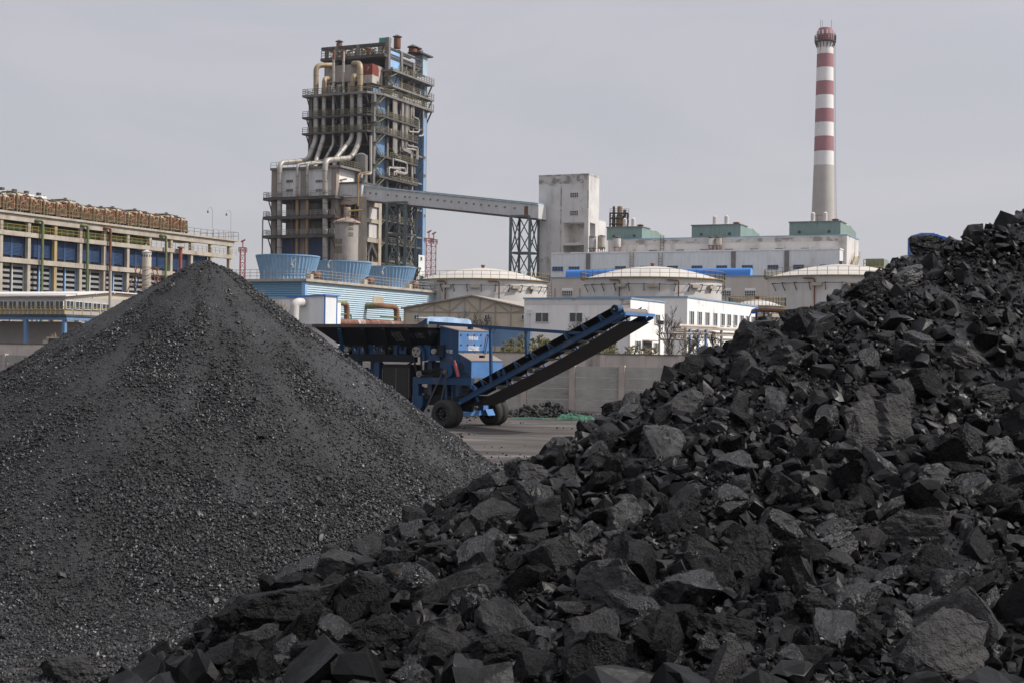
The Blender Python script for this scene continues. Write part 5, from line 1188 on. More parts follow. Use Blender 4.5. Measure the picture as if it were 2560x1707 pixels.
# gooseneck pipes and the rusty main in front of the long wall
def goose(px0, py, px1, yb, r, label, x=2.4):
    a = H.S(px0, py, x); b = H.S(px1, py, x); q = H.S(px1, yb, x); t = thing('gooseneck_pipe', label, 'pipe', M=H.sub(x, b.y, 0), group='gooseneck pipes by the cooling hall')
    MB().pipe([(-x if px0 > 900 else 0, a.y-b.y, b.z), (0, a.y-b.y+.2, b.z), (0, 0, b.z), (0, 0, b.z-3.0)], r, 14, r*2.6, 6).build('rusty_bend', mat('rust_over_green' + str(px0), (.20, .105, .06), .85, .3, .8, patch=(.15, .21, .08), patch_lim=(.53, .6), patch_scale=.6), t, True)
    MB().tube([(0,0,b.z-3.0), (0,0,0)], r*1.01, 14).build('green_riser', M['green_pipe'], t, True)
    MB().pipe([(0, a.y-b.y, b.z-1.5), (.1, 1.0, b.z-1.5), (.1, 1.0, 0)], r*.28, 8, .4).build('bypass_pipe', M['green_pipe'], t, True)
goose(836, 759, 867.5, 800, .40, 'green and rust gooseneck pipe beside the blue-trimmed white cabin'); goose(952, 768, 992, 802, .42, 'green and rust gooseneck pipe leaving the opening of the blue hall')
a, b = H.S(840, 808, 3.4), H.S(1012, 807, 3.4); t = thing('rusty_main', 'thick rusty horizontal pipe main running along the blue hall', 'pipe', M=H.sub(3.4, a.y, 0)); zz = H.S(900, 808, 3.4).z
rp_ = mat('flaking_rusty_main', (.185, .075, .05), .85, .25, .8, patch=(.42, .39, .35), patch_lim=(.60, .63), patch_scale=.7, streak=(.45, .42, .38), streak_amt=.5)
MB().tube([(0, -2, zz), (0, (b.y-a.y)*.45, zz)], .46, 16).build('pipe_run', rp_, t, True); MB().tube([(0, (b.y-a.y)*.45, zz+.06), (0, b.y-a.y+5, zz+.02)], .5, 16).build('pipe_run', rp_, t, True)
m = MB()
for k in range(7): y = (b.y-a.y)*k/6; m.box(-.3, .3, y-.12, y+.12, 0, zz-.4)
m.build('pipe_support', M['conc_grey'], t)
# white sheet cabin with blue trim and a fat white duct
V_ = Fr(811, 125, YAW); cb = thing('sheet_cabin', 'white sheet cabin with bright blue trim and a fat bent duct beside the coal cone', 'cabin', M=V_.M); vx = V_.F(724, 780, 0).x; vy = V_.S(842, 780, 0).y; v1, v0 = V_.F(811, 740, 0).z, V_.F(724, 745.5, 0).z
MB().prism([(vx, 0), (0, 0), (0, v1), (vx, v0)], 'y', 0, vy).build('wall', M['white_clad'], cb)
MB().prism([(vx-.25, v0+.004), (.15, v1+.004), (.15, v1+.14), (vx-.25, v0+.14)], 'y', -.2, vy+.35).build('roof', M['blue_trim'], cb)
m = MB(); m.box(-.06, .04, -.04, .06, 0, v1); m.box(-.02, .05, vy-.08, vy+.03, 0, v1); m.build('corner_trim', M['blue_trim'], cb)
a = V_.F(752, 757, -.5); q = V_.F(741, 800, -.9); MB().pipe([(a.x, .02, a.z), (a.x, -.9, a.z), (q.x, -1.2, a.z-.2), (q.x-.2, -1.2, 0)], .40, 16, .9, 7).build('bent_duct', M['tank_white'], cb, True, 60)
# pale low wall left of it and the plastered shed below the hopper
V2 = Fr(728, 150, YAW); pw_ = thing('low_white_block', 'low plain white block with pale blue edge, half hidden by the coal cone', 'building', M=V2.M); MB().box(V2.F(600, 770, 0).x, 0, 0, 10, 0, V2.F(690, 747, 0).z).build('wall', M['white_wall'], pw_); MB().box(V2.F(600, 770, 0).x, .1, -.1, 10.1, V2.F(690, 747, 0).z, V2.F(690, 745, 0).z).build('roof_edge', M['blue_pale'], pw_)
win_px(pw_, V2, 724, 733, 729, 742, 'F', 0, panes=1) if False else None
V3 = Fr(845, 112, YAW); ps = thing('plastered_shed', 'low plastered shed with a stained base seen under the hopper', 'shed', M=V3.M); z_ = V3.F(800, 817, 0).z; MB().box(V3.F(690, 830, 0).x, V3.S(845, 830, 0).x, 0, 8, 0, z_).build('wall', M['white_old'], ps); MB().box(V3.F(690, 830, 0).x-.2, .2, -.25, 8.2, z_, z_+.2).build('roof', M['steel_grey'], ps)
win_px(ps, V3, 803, 845, 812, 857, 'F', 0, panes=1)

# ---------------------------------------------------------------- brown translucent gable shed
G = Fr(1010, 152, 14); gs = thing('gable_shed', 'brown translucent sheet shed with a wide gable and visible roof trusses', 'shed', M=G.M)
gx1 = G.F(1355, 800, 0).x; gxm = G.F(1180, 800, 0).x; zE, zP = G.F(1008, 772, 0).z, G.F(1180, 741, 0).z; zE2 = zE - .3
MB().prism([(0, 0), (gx1, 0), (gx1, zE2), (gxm, zP), (0, zE)], 'y', 0, .12).build('gable_wall', M['pvc'], gs)
MB().prism([(-.3, zE+.003), (gxm, zP+.003), (gx1+.3, zE2+.003), (gx1+.3, zE2+.12), (gxm, zP+.14), (-.3, zE+.12)], 'y', -.35, 26).build('roof', M['roof_brown'], gs)
MB().box(-.1, 0, .13, 25.8, 0, zE).build('side_wall', M['pvc'], gs)
m = MB(); zh = zE - .35
for z in (1.2, 2.6, zh-1.6, zh): m.box(-.05, gx1, -.07, -.002, z-.04, z+.05)
n = 9
for k in range(n+1):
    x = gx1*k/n; zt_ = zE + (zP-zE)*x/gxm if x < gxm else zP + (zE2-zP)*(x-gxm)/(gx1-gxm); m.box(x-.06, x+.06, -.09, -.003, 0, zt_-.05)
    if k < n:
        x2 = gx1*(k+1)/n; zt2 = zE + (zP-zE)*x2/gxm if x2 < gxm else zP + (zE2-zP)*(x2-gxm)/(gx1-gxm); (m.bar((x, -.06, zh), (x2, -.06, zt2-.1), .08) if k % 2 else m.bar((x, -.06, zt_-.1), (x2, -.06, zh), .08))
m.bar((0, -.08, zE), (gxm, -.08, zP), .12); m.bar((gxm, -.08, zP), (gx1, -.08, zE2), .12); m.build('steel_frame', M['roof_brown'], gs)
for px in (1036, 1212, 1304): a = G.F(px, 800, 0); window(gs, (a.x, -.1, a.z), .6, .52, axis='F', panes=2)

# ---------------------------------------------------------------- two white office blocks
O = Fr(1575, 130, YAW); oa = thing('white_office', 'two-storey white office block with a projecting sunlit end wall, behind the conveyor head', 'office building', M=O.M)
ox = O.F(1310, 800, 0).x; oy = O.S(1661, 800, 0).y; oz = O.F(1575, 748, 0).z
MB().box(ox, 0, 0, oy, 0, oz).build('wall', M['white_wall'], oa); MB().box(ox-.1, .1, -.1, oy+.1, oz, oz+.14).build('roof_edge', bpy.data.materials['pale_blue_flashing'], oa)
m = MB(); m.box(ox+.02, -.05, -.02, -.002, oz-.55, oz-.02); m.build('peeling_band', mat('peeling_band_plaster', (.62, .60, .58), .9, .1, .4, patch=(.34, .29, .26), patch_lim=(.56, .60), patch_scale=.6), oa)
for px in (1339, 1424): win_px(oa, O, px, 782, px+34, 806, 'F', 0, panes=2)
for px in (1345, 1430, 1500): win_px(oa, O, px, 850, px+33, 872, 'F', 0, panes=2)
for a in ((1636, 787, 1648, 811), (1587, 852, 1600, 876), (1634, 856, 1646, 880)): win_px(oa, O, *a, 'S', 0, panes=2)
a, b = O.S(1608, 885, 0), O.S(1628, 856, 0); d_ = MB().box(.002, .09, a.y, b.y, 0, b.z).build('door', M['steel_dark'], oa); MB().box(.0021, .7, a.y-.3, b.y+.3, b.z+.1, b.z+.22).build('door_canopy', M['conc_warm'], oa)
a = O.F(1322, 800, -.12); MB().pipe([(a.x, -.1, oz-1.3), (a.x, -.12, oz-1.6), (a.x, -.12, 0)], .08, 8).build('downpipe', M['frame_white'], oa); MB().box(a.x-.15, a.x+.15, -.3, -.003, oz-1.4, oz-1.0).build('rain_head', M['frame_white'], oa)
O2 = Fr(1717, 150, YAW); ob = thing('white_workshop', 'white two-storey block with a long row of narrow windows on its sunlit side', 'office building', M=O2.M)
px_ = O2.F(1575, 800, 0).x; py_ = O2.S(1893, 780, 0).y; pz = O2.F(1717, 745, 0).z
MB().box(px_-6, 0, 0, py_, 0, pz).build('wall', M['white_wall'], ob); MB().box(px_-6.1, .1, -.1, py_+.1, pz, pz+.16).build('roof_edge', bpy.data.materials['pale_blue_flashing'], ob)
for k, px in enumerate((1723, 1743, 1762, 1782, 1801, 1817, 1833, 1849, 1864, 1878)):
    w = 10.5 - k*.28; t = k/9; win_px(ob, O2, px, 778+t*14, px+w, 817-t*1.0, 'S', 0, panes=2)
    if k in (1, 3, 5, 6, 8): win_px(ob, O2, px, 864, px+w, 888, 'S', 0, panes=2)
# blue-roofed low hut and coloured board behind the crusher
Q = P(1255, 838, 118); bd = thing('blue_hoarding', 'plain blue board fence glimpsed behind the crusher under the gable shed', 'hoarding', (Q.x, Q.y, 0), -R(14)); h_ = Q.z
MB().box(-5, 2.4, 0, .12, h_-.9, h_+.6).build('board', M['blue_clad'], bd); m = MB()
for x in (-4.5, -2, 0, 2): m.box(x, x+.15, .125, .3, 0, h_+.5)
m.build('post', M['steel_dark'], bd); MB().box(-5, 2.6, -.3, .12, h_-1.6, h_-1.45).build('blue_rail', M['blue_pale'], bd)

# ---------------------------------------------------------------- left: glazed gallery on a bridge, stack, pole
Y_ = Fr(161, 120, YAW); gg = thing('glazed_gallery', 'white-roofed glazed gallery with yellow railing raised on a blue steel beam', 'gallery building', M=Y_.M)
zs0, zs1, zw0, zw1, ze = (Y_.F(100, q, 0).z for q in (792, 787, 774, 753, 742)); gx0 = Y_.F(-160, 780, 0).x; gy = Y_.S(372, 770, 0).y
MB().box(gx0, 0, 0, gy, zs1, ze).build('wall', mat('dull_plaster', (.36, .345, .32), .9, .15, .4), gg)
MB().prism([(-.2, ze), (gy*.52, ze+.58), (gy, ze+.5), (gy, ze+.6), (gy*.52, ze+.68), (-.2, ze+.1)], 'x', gx0, .3).build('roof', mat('white_roof_sheet', (.62, .59, .56), .7, .12, .4), gg)
MB().add([(0, 0, ze), (0, gy, ze), (0, gy, ze+.5), (0, gy*.52, ze+.58)], [(0, 1, 2, 3)]).build('gable_glazing', M['pvc'], gg)
m = MB()
for k in range(3): y = .5 + 2.4*k; m.tube([(gx0, y-.6, ze+.15+.13*k), (.35, y+.6, ze+.22+.16*k)], .09, 8)
m.build('roof_pipe', M['tank_white'], gg)
for k in range(12):
    x = -.55 - k*1.02*1.0; window(gg, (x-.42, -.003, zw0), .9, zw1-zw0, axis='F', panes=2)
for px in (163, 186, 208, 230, 253): win_px(gg, Y_, px, 753+(px-163)*.09, px+19, 774+(px-163)*.03, 'S', .003, panes=2)
MB().box(gx0, 1.2, -1.2, gy+1, zs0, zs1).build('deck', M['conc_dark'], gg)
m = MB().rail([(gx0, -1.1, zs1), (.9, -1.1, zs1)], .62, .5, .05); m.rail([(.9, -1.1, zs1), (.9, gy, zs1)], .62, 1.1, .045); m.build('railing', M['yellow'], gg)
MB().box(gx0, 1.1, -1.0, -.7, zs0-.3, zs0-.002).build('beam', M['blue_clad'], gg); MB().box(.8, 1.1, -.69, gy, zs0-.3, zs0-.002).build('beam', M['blue_clad'], gg)
for px in (65, 161): x = Y_.F(px, 830, -.85).x; MB().box(x-.14, x+.14, -.99, -.71, 0, zs0-.301).build('column', M['blue_clad'], gg)
for px in (229, 236): y = Y_.S(px, 830, .9).y; MB().box(.82, 1.02, y-.1, y+.1, 0, zs0-.301).build('column', M['steel_dark'], gg)
Y2 = Fr(168, 124, YAW); gw = thing('rendered_block', 'plain grey rendered block with a sunlit beige end under the glazed gallery', 'building', M=Y2.M); MB().box(Y2.F(-160, 830, 0).x, 0, 0, Y2.S(203, 830, 0).y, 0, zs0-.35).build('wall', mat('grey_render', (.47, .44, .415), .95, .18, .3, streak=(.25, .23, .22), streak_amt=.4), gw)
Y3 = Fr(178, 98, YAW); bx_ = thing('dark_kiosk', 'low dark panelled box with a pale frame behind the yard wall', 'kiosk', M=Y3.M); a, b = Y3.F(121, 862, 0), Y3.F(178, 847, 0)
MB().box(a.x, 0, 0, 1.6, 0, b.z).build('body', M['steel_dark'], bx_); MB().box(a.x-.15, .12, -.1, 1.7, b.z, b.z+.12).build('top_frame', M['conc_warm'], bx_); MB().box(a.x-.4, a.x-.002, -.1, 1.6, 0, b.z-.1).build('side_post', M['conc_warm'], bx_)
Q = P(366, 700, 205); vs = thing('round_vent_tower', 'round cream vent tower with a conical white hat and small openings beside the cone top', 'vent tower', (Q.x, Q.y, 0)); vz = lambda py: P(366, py, 205).z
MB().lathe((0,0,0), [(.62, 0), (.62, vz(636))], 20).build('shell', mat('cream_shell', (.50, .45, .37), .8, .15, .5), vs, True); MB().lathe((0,0,vz(636)), [(.64, 0), (.64, .25), (.75, .3), (.05, .62)], 20).build('hat', M['tank_white'], vs, True)
m = MB()
for k in range(10): t_ = k*.628; m.box(0,0,0,0,0,0) if False else m.bar((.625*math.cos(t_), .625*math.sin(t_), vz(643)), (.625*math.cos(t_), .625*math.sin(t_), vz(638)), .16, .06)
m.build('opening', M['dark'], vs); m = MB(); c4 = [(-1.3, -1.3), (1.3, -1.3), (1.3, 1.3), (-1.3, 1.3)]
for k in range(4):
    (xa_, ya_), (xb_, yb_) = c4[k], c4[(k+1) % 4]; m.bar((xa_*1.7, ya_*1.7, vz(735)), (xa_*.8, ya_*.8, vz(668)), .1)
    for z0, z1_ in ((735, 715), (715, 692), (692, 670)): m.bar((xa_*1.3, ya_*1.3, vz(z0)), (xb_*1.1, yb_*1.1, vz(z1_)), .08); m.bar((xa_*1.15, ya_*1.15, vz(z1_)), (xb_*1.15, yb_*1.15, vz(z1_)), .08)
m.build('rusty_guy_frame', M['rust'], vs)
Q = P(274.5, 790, 112); gp = thing('grey_pole', 'plain grey concrete pole standing before the glazed gallery', 'pole', (Q.x, Q.y, 0)); MB().lathe((0,0,0), [(.16, 0), (.11, P(274, 677, 112).z)], 12).build('shaft', mat('pole_concrete', (.36, .32, .28), .9, .15, 1), gp, True); MB().lathe((0,0,P(274, 677, 112).z), [(.13,0),(.13,.08),(.05,.12)], 12).build('cap', M['conc_grey'], gp)

# ---------------------------------------------------------------- red lattice masts
def mast(px, ytop, w, d, label):
    q = P(px, 690, d); t = thing('lattice_mast', label, 'mast', (q.x, q.y, 0), group='red lattice masts'); h = P(px, ytop, d).z; s = w*d/F/2; c = [(-s,-s),(s,-s),(s,s),(-s,s)]; m = MB()
    for x, y in c: m.bar((x,y,0), (x,y,h), .12)
    n = int(h/1.5)
    m2 = MB()
    for k in range(n):
        z0, z1 = h*k/n, h*(k+1)/n
        for i in range(4): (xa,ya),(xb,yb) = c[i], c[(i+1)%4]; m2.bar((xa,ya,z0),(xb,yb,z1),.07); m2.bar((xa,ya,z1),(xb,yb,z1),.07)
    m.build('corner_posts', M['red_mast'], t); m2.build('lattice', M['red_mast'], t)
    m = MB().rail([(-s*1.5,-s*1.5,h-1),(s*1.5,-s*1.5,h-1),(s*1.5,s*1.5,h-1),(-s*1.5,s*1.5,h-1),(-s*1.5,-s*1.5,h-1)], 1.0, 1, .07); m.bar((0,0,h),(0,0,h+1.6),.2); m.bar((-.4,0,h+1.2),(.5,0,h+1.7),.3); m.build('head', M['red_mast'], t)
mast(606, 620, 12, 300, 'red lattice mast alone on the skyline right of the concrete hall'); mast(1071, 597, 13, 300, 'red lattice mast just right of the tall tower, the nearer of two'); mast(1083, 600, 12, 318, 'red lattice mast just right of the tall tower, the farther of two')

# ---------------------------------------------------------------- yard walls
def yard_wall(fr, pxs, top, label, name, postw=.28, rows=3, zt=None, post_mt='conc_post', wall_mt='conc_panel', over=.06):
    t = thing(name, label, 'wall', M=fr.M); xs_ = [fr.F(p, 950, 0).x for p in pxs]
    for i, x in enumerate(xs_): MB().box(x-postw/2, x+postw/2, -.10, .14, 0, zt+over).build('post', M[post_mt], t)
    for i in range(len(xs_)-1):
        m = MB(); h = zt/rows
        for k in range(rows): m.box(xs_[i]+postw/2+.01, xs_[i+1]-postw/2-.01, -.03, .05, h*k+.02*(k > 0), h*(k+1)-.012)
        m.build('panel', M[wall_mt], t)
    return t
W1 = Fr(1431, 66.5, 18); yard_wall(W1, [700, 826, 948, 1070, 1190, 1310, 1431, 1555, 1682, 1812, 1945], 0, 'grey precast panel wall with slim posts behind the crusher', 'panel_wall', zt=W1.F(1490, 915, 0).z, rows=4)
W2 = Fr(84, 84, 40); yard_wall(W2, [-130, -60, 12, 84, 156, 230, 306, 384], 0, 'grey precast panel wall with slim posts at the left edge behind the coal cone', 'panel_wall', zt=W2.F(50, 887, 0).z, rows=4)
W3 = Fr(1500, 79, 16); fw_ = thing('rendered_wall', 'taller pinkish rendered wall with damp streaks behind the panel wall', 'wall', M=W3.M); zt = W3.F(1500, 885.5, 0).z; a, b = W3.F(-300, 870, 0).x, W3.F(2100, 890, 0).x; zl_ = W3.F(90, 861, 0).z
MB().prism([(a, 0), (b, 0), (b, zt-.05), (0, zt), (W3.F(90, 870, 0).x, zl_), (a, zl_)], 'y', 0, .24).build('wall', M['conc_wall'], fw_)
for px in range(-60, 2080, 98): x = W3.F(px, 870, 0).x; MB().box(x-.16, x+.16, -.05, -.002, 0, zt-.02).build('pilaster', M['conc_wall'], fw_)
MB().prism([(a, zl_+.003), (W3.F(90, 870, 0).x, zl_+.003), (0, zt+.003), (b, zt-.047), (b, zt+.01), (0, zt+.06), (W3.F(90, 870, 0).x, zl_+.06), (a, zl_+.06)], 'y', -.05, .29).build('coping', mat('wall_coping', (.12, .105, .095), .9, .3, 1), fw_)

# ---------------------------------------------------------------- pipe rack before the white workshop
q0 = P(1700, 880, 122); q1 = P(1862, 880, 131); dv = Vector((q1.x-q0.x, q1.y-q0.y, 0)); pr = thing('pipe_rack', 'pipe rack on blue posts with lagged pipes in front of the white workshop', 'pipe rack', (q0.x, q0.y, 0), math.atan2(dv.y, dv.x)); ln = dv.length; zt = P(1700, 820, 122).z
for f_ in (.14, .26, .38, .62, .85): MB().bar((ln*f_, 0, 0), (ln*f_, 0, zt), .2).build('post', M['blue_clad'] if f_ < .4 else M['steel_grey'], pr)
m = MB()
for z in (zt-.5, zt): m.bar((0, 0, z), (ln, 0, z), .16); m.bar((0, .8, z), (ln, .8, z), .16)
for k in range(8): m.bar((ln*k/7, 0, zt), (ln*k/7, .8, zt), .12)
for k in range(6): m.bar((ln*.62, 0, zt*k/6), (ln*.85, 0, zt*k/6), .06)
m.build('beam', M['conc_warm'], pr); m = MB()
for y, z, r_ in ((.2, zt+.2, .14), (.5, zt-.25, .12), (.1, zt-.75, .1)): m.pipe([(0, y, z), (ln*.55, y, z), (ln*.6, y, z-.12), (ln, y, z-.12)], r_, 10)
m.build('lagged_pipe', mat('lagged_pipe', (.50, .43, .38), .7, .2, .8), pr, True)
q0 = P(1648, 880, 121); q1 = P(1712, 880, 121); pr2 = thing('goalpost_pipe_rack', 'goalpost frame carrying two lagged pipes between the two white blocks', 'pipe rack', (q0.x, q0.y, 0)); w_ = q1.x-q0.x; z_ = P(1680, 848, 121).z
m = MB(); m.bar((0,0,0),(0,0,P(1650, 800, 121).z),.14); m.bar((w_,0,0),(w_,0,z_+1.0),.2); m.build('post', M['conc_warm'], pr2); m = MB(); m.tube([(0,0,z_),(w_,0,z_)],.1,8); m.tube([(0,.2,z_+.5),(w_+2,.2,z_+.5)],.08,8); m.build('lagged_pipe', bpy.data.materials['lagged_pipe'], pr2)
MB().box(-.15, .35, -.15, .15, P(1650, 812, 121).z, P(1650, 802, 121).z).build('floodlight', M['steel_dark'], pr2)
# street lamp with a blue head
q0 = P(1868, 880, 116); sl2 = thing('street_lamp', 'street lamp with a tilted blue head beside the white workshop', 'street lamp', (q0.x, q0.y, 0)); zt = P(1868, 800, 116).z
MB().pipe([(0,0,0),(0,0,zt),(.35,0,zt+.65)], .05, 8, .4).build('post', M['steel_grey'], sl2, True)
h = MB(); h.tube([(.25,0,zt+.55),(.4,0,zt+.66),(.75,0,zt+.78),(1.0,0,zt+.82)], [.05,.2,.24,.06], 12); h.build('lamp_head', M['blue_trim'], sl2, True)
# rusty lean-to roof and blue hood that peep over the lump coal
q0 = P(1965, 790, 90); rs = thing('lean_to_roof', 'rusty lean-to roof edge just above the lump coal skyline', 'shelter', (q0.x, q0.y, 0)); z_ = P(1965, 778, 90).z
MB().prism([(-1.7, z_+.0), (1.6, z_-.12), (1.6, z_-.0), (-1.7, z_+.14)], 'y', -.8, 2.5).build('roof', M['rust'], rs); m = MB()
for x in (-1.5, 1.4):
    for y in (-.6, 2.2): m.bar((x, y, 0), (x, y, z_-.1), .12)
m.build('post', M['steel_dark'], rs)
q0 = P(2335, 600, 34); bhood = thing('blue_hood', 'bright blue sheet hood showing above the lump coal skyline', 'hood', (q0.x, q0.y, 0)); k = 34/F; zt = P(2325, 585.5, 34).z
pf = [(-28*k, zt-.1), (-28*k, zt), (8*k, zt), (14*k, zt-.03), (27*k, zt-.06), (36*k, zt-10*k), (36*k, zt-16*k), (24*k, zt-.5), (-28*k, zt-.5)]
MB().prism(pf, 'y', 0, 1.3).build('sheet_hood', mat('bright_blue_paint', (.02, .11, .42), .4, .1), bhood); MB().box(-26*k, 8*k, .2, 1.1, zt, zt+.04).build('top_plate', M['blue_trim'], bhood); m = MB()
for x in (-.2, .2):
    for y in (.1, 1.2): m.bar((x, y, 0), (x, y, zt-.5), .1)
m.build('support_leg', M['blue_trim'], bhood)

# ================================================================== the blue mobile crusher
D = Fr(1106, 50.5, 35); cr_ = thing('mobile_crusher', 'blue wheeled coal crusher with a wide hopper and a raised discharge conveyor', 'crusher', M=D.M)
MB_ = lambda n, c, **k: mat(n, c, **k)
M['m_blue'] = mat('crusher_blue_paint', (0.007, 0.052, 0.135), .5, .22, 1.5, streak=(.10, .085, .075), streak_amt=.55, streak_scale=3, patch=(.02, .021, .024), patch_lim=(.56, .68), patch_scale=1.2)
M['m_sunlit_dusty'] = mat('sunlit_dusty_blue_paint', (0.060, 0.175, 0.40), .65, .2, 1.6, streak=(.22, .175, .14), streak_amt=.6, streak_scale=4)  # crusher blue lightened for sun-facing parts: sunlight put into the colour, plus dust streaks
M['m_grime'] = mat('coal_grimed_blue', (0.007, 0.010, 0.016), .75, .4, 1.2, patch=(.007, .022, .05), patch_lim=(.56, .70), patch_scale=.8)
M['m_black'] = mat('black_grime', (0.012, 0.012, 0.013), .8, .3, 2)
M['rubber'] = mat('conveyor_rubber', (0.008, 0.008, 0.0085), .75, .3, 2)
M['tyre'] = mat('dusty_tyre_rubber', (0.036, 0.033, 0.031), .9, .25, 4, streak=(.10, .09, .08), streak_amt=.2)
M['worn_steel'] = mat('worn_bright_steel', (0.36, 0.35, 0.34), .45, .25, 3, metal=.5)
M['dust_top'] = mat('dust_covered_sheet', (0.22, 0.18, 0.155), .95, .2, 2)
M['paint_white'] = mat('white_stencil_paint', (0.72, 0.73, 0.72), .7, .2, 6)
M['paint_faint'] = mat('worn_stencil_paint', (0.13, 0.13, 0.135), .85, .3, 6)
YC = .45
def sb(name, x0, y0, x1, y1, ya, yb, mt, parent=cr_):
    a, b = D.F(x0, y1, ya), D.F(x1, y0, ya); return MB().box(a.x, b.x, ya, yb, a.z, b.z).build(name, M[mt], parent)
def lettering(body, p, ux, uz, w, mt, name='lettering', parent=cr_, bold=.0):
    """flat painted letters: lower-left corner p, unit vectors along the line and up, width w"""
    c = bpy.data.curves.new(name, 'FONT'); c.body = body; c.offset = bold; c.resolution_u = 3; c.extrude = 0
    o = bpy.data.objects.new('tmp', c); C.objects.link(o); dg = bpy.context.evaluated_depsgraph_get(); me = bpy.data.meshes.new_from_object(o.evaluated_get(dg)); bpy.data.objects.remove(o)
    if not len(me.vertices): return None
    v = np.array([q.co[:] for q in me.vertices]); lo, hi = v.min(0), v.max(0); s = w / (hi[0] - lo[0])
    ux, uz, p = Vector(ux), Vector(uz), Vector(p); n = ux.cross(uz)
    for q in me.vertices: q.co = p + ux * ((q.co.x - lo[0]) * s) + uz * ((q.co.y - lo[1]) * s)
    me.materials.clear(); me.materials.append(M[mt]); me.name = name
    r = bpy.data.objects.new(name, me); C.objects.link(r); r.parent = parent; return r
# hopper: a flared open box
t0, t1 = D.F(783, 817, -.15), D.F(1066, 817, -.15); u0, u1 = D.F(846, 863, .5), D.F(1080, 863, .5); yt, yb_ = (-.15, 3.05), (.5, 2.5); ztp, zbt = t1.z, u1.z
h = MB(); V8 = [(t0.x, yt[0], ztp), (t1.x, yt[0], ztp), (t1.x, yt[1], ztp), (t0.x, yt[1], ztp), (u0.x, yb_[0], zbt), (u1.x, yb_[0], zbt), (u1.x, yb_[1], zbt), (u0.x, yb_[1], zbt)]
I8 = [(x + (.04 if k in (0, 3, 4, 7) else -.04), y + (.04 if k in (0, 1, 4, 5) else -.04), z) for k, (x, y, z) in enumerate(V8)]
h.add(V8 + I8, [(0, 4, 5, 1), (1, 5, 6, 2), (2, 6, 7, 3), (3, 7, 4, 0), (8, 9, 13, 12), (9, 10, 14, 13), (10, 11, 15, 14), (11, 8, 12, 15), (0, 1, 9, 8), (1, 2, 10, 9), (2, 3, 11, 10), (3, 0, 8, 11), (4, 12, 13, 5), (5, 13, 14, 6), (6, 14, 15, 7), (7, 15, 12, 4)])
hop = h.build('hopper', M['m_grime'], cr_)
m = MB()
for a, b in ((0, 1), (1, 2), (2, 3), (3, 0)): m.bar(Vector(V8[a]) + Vector((0, 0, .03)), Vector(V8[b]) + Vector((0, 0, .03)), .1, .12)
m.build('rim', M['steel_dark'], hop)
for px0, px1 in ((848, 858), (907, 917), (958, 968), (1017, 1026)):
    a, b = D.F(px0, 822, -.2), D.F(px1, 884, .44); MB().bar(a, b, .12, .1).build('hopper_rib', M['m_grime'] if px0 > 900 else M['m_blue'], cr_)
nh = Vector((0, .65, zbt - ztp)).normalized() * -1                      # up the near plate
def on_hopper(px, py):
    r = D.rd(px, py); n = Vector((0, -(ztp - zbt), -.65)); o = Vector(V8[4]); t = (o - D.e).dot(n) / r.dot(n); q = D.e + r * t; return q + n.normalized() * .006
p0 = on_hopper(1032, 845); p1 = on_hopper(1064, 845); lettering('1 5型', p0, (1, 0, 0), nh, p1.x - p0.x, 'paint_faint', bold=.02)
p0 = on_hopper(988, 853); p1 = on_hopper(1015, 853); lettering('恒', p0, (1, 0, 0), nh, p1.x - p0.x, 'paint_faint', bold=.02)
# pale bent sheet behind the hopper, feed throat
a, b = D.F(1066, 816, .3), D.F(1066, 796, .3); q = D.S(1160, 800, a.x)
MB().prism([(a.x-.62, a.z), (a.x, a.z), (a.x, b.z)], 'y', .3, .36).build('sheet_gusset', M['m_blue'], cr_)
m = MB(); n = 10
for k in range(n):
    y0, y1 = .361 + (q.y+.2)*k/n, .361 + (q.y+.2)*(k+1)/n; w0, w1 = .05*math.sin(k*1.7), .05*math.sin((k+1)*1.7); tp0, tp1 = b.z + .06*math.sin(k/n*3.1) + .02*math.sin(k*2.3), b.z + .06*math.sin((k+1)/n*3.1) + .02*math.sin((k+1)*2.3)
    m.add([(a.x, y0, a.z), (a.x, y1, a.z), (a.x-.06+w1, y1, tp1), (a.x-.06+w0, y0, tp0), (a.x-.55, y0, tp0+.02), (a.x-.55, y1, tp1+.02)], [(0, 1, 2, 3), (3, 2, 5, 4)])
m.build('bent_sheet', mat('sunlit_dusty_blue_sheet', (.27, .40, .56), .6, .25, 2.5, streak=(.4, .36, .32), streak_amt=.4), cr_)  # machine blue paled as if sunlit: the light is in the colour, with dust
sb('throat', 1083, 818, 1101, 876, YC+.25, 2.2, 'm_grime')
m = MB(); a = D.F(1068, 820, YC); b = D.F(1088, 858, YC+.2); m.add([(a.x, YC+.2, a.z), (b.x+.1, YC+.2, a.z-.04), (b.x-.05, YC+.25, b.z), (a.x, 2.2, a.z), (b.x+.1, 2.2, a.z-.04), (b.x-.05, 2.2, b.z)], [(0, 2, 1), (3, 4, 5), (0, 3, 5, 2), (1, 2, 5, 4)]); m.build('feed_chute', M['m_sunlit_dusty'], cr_)
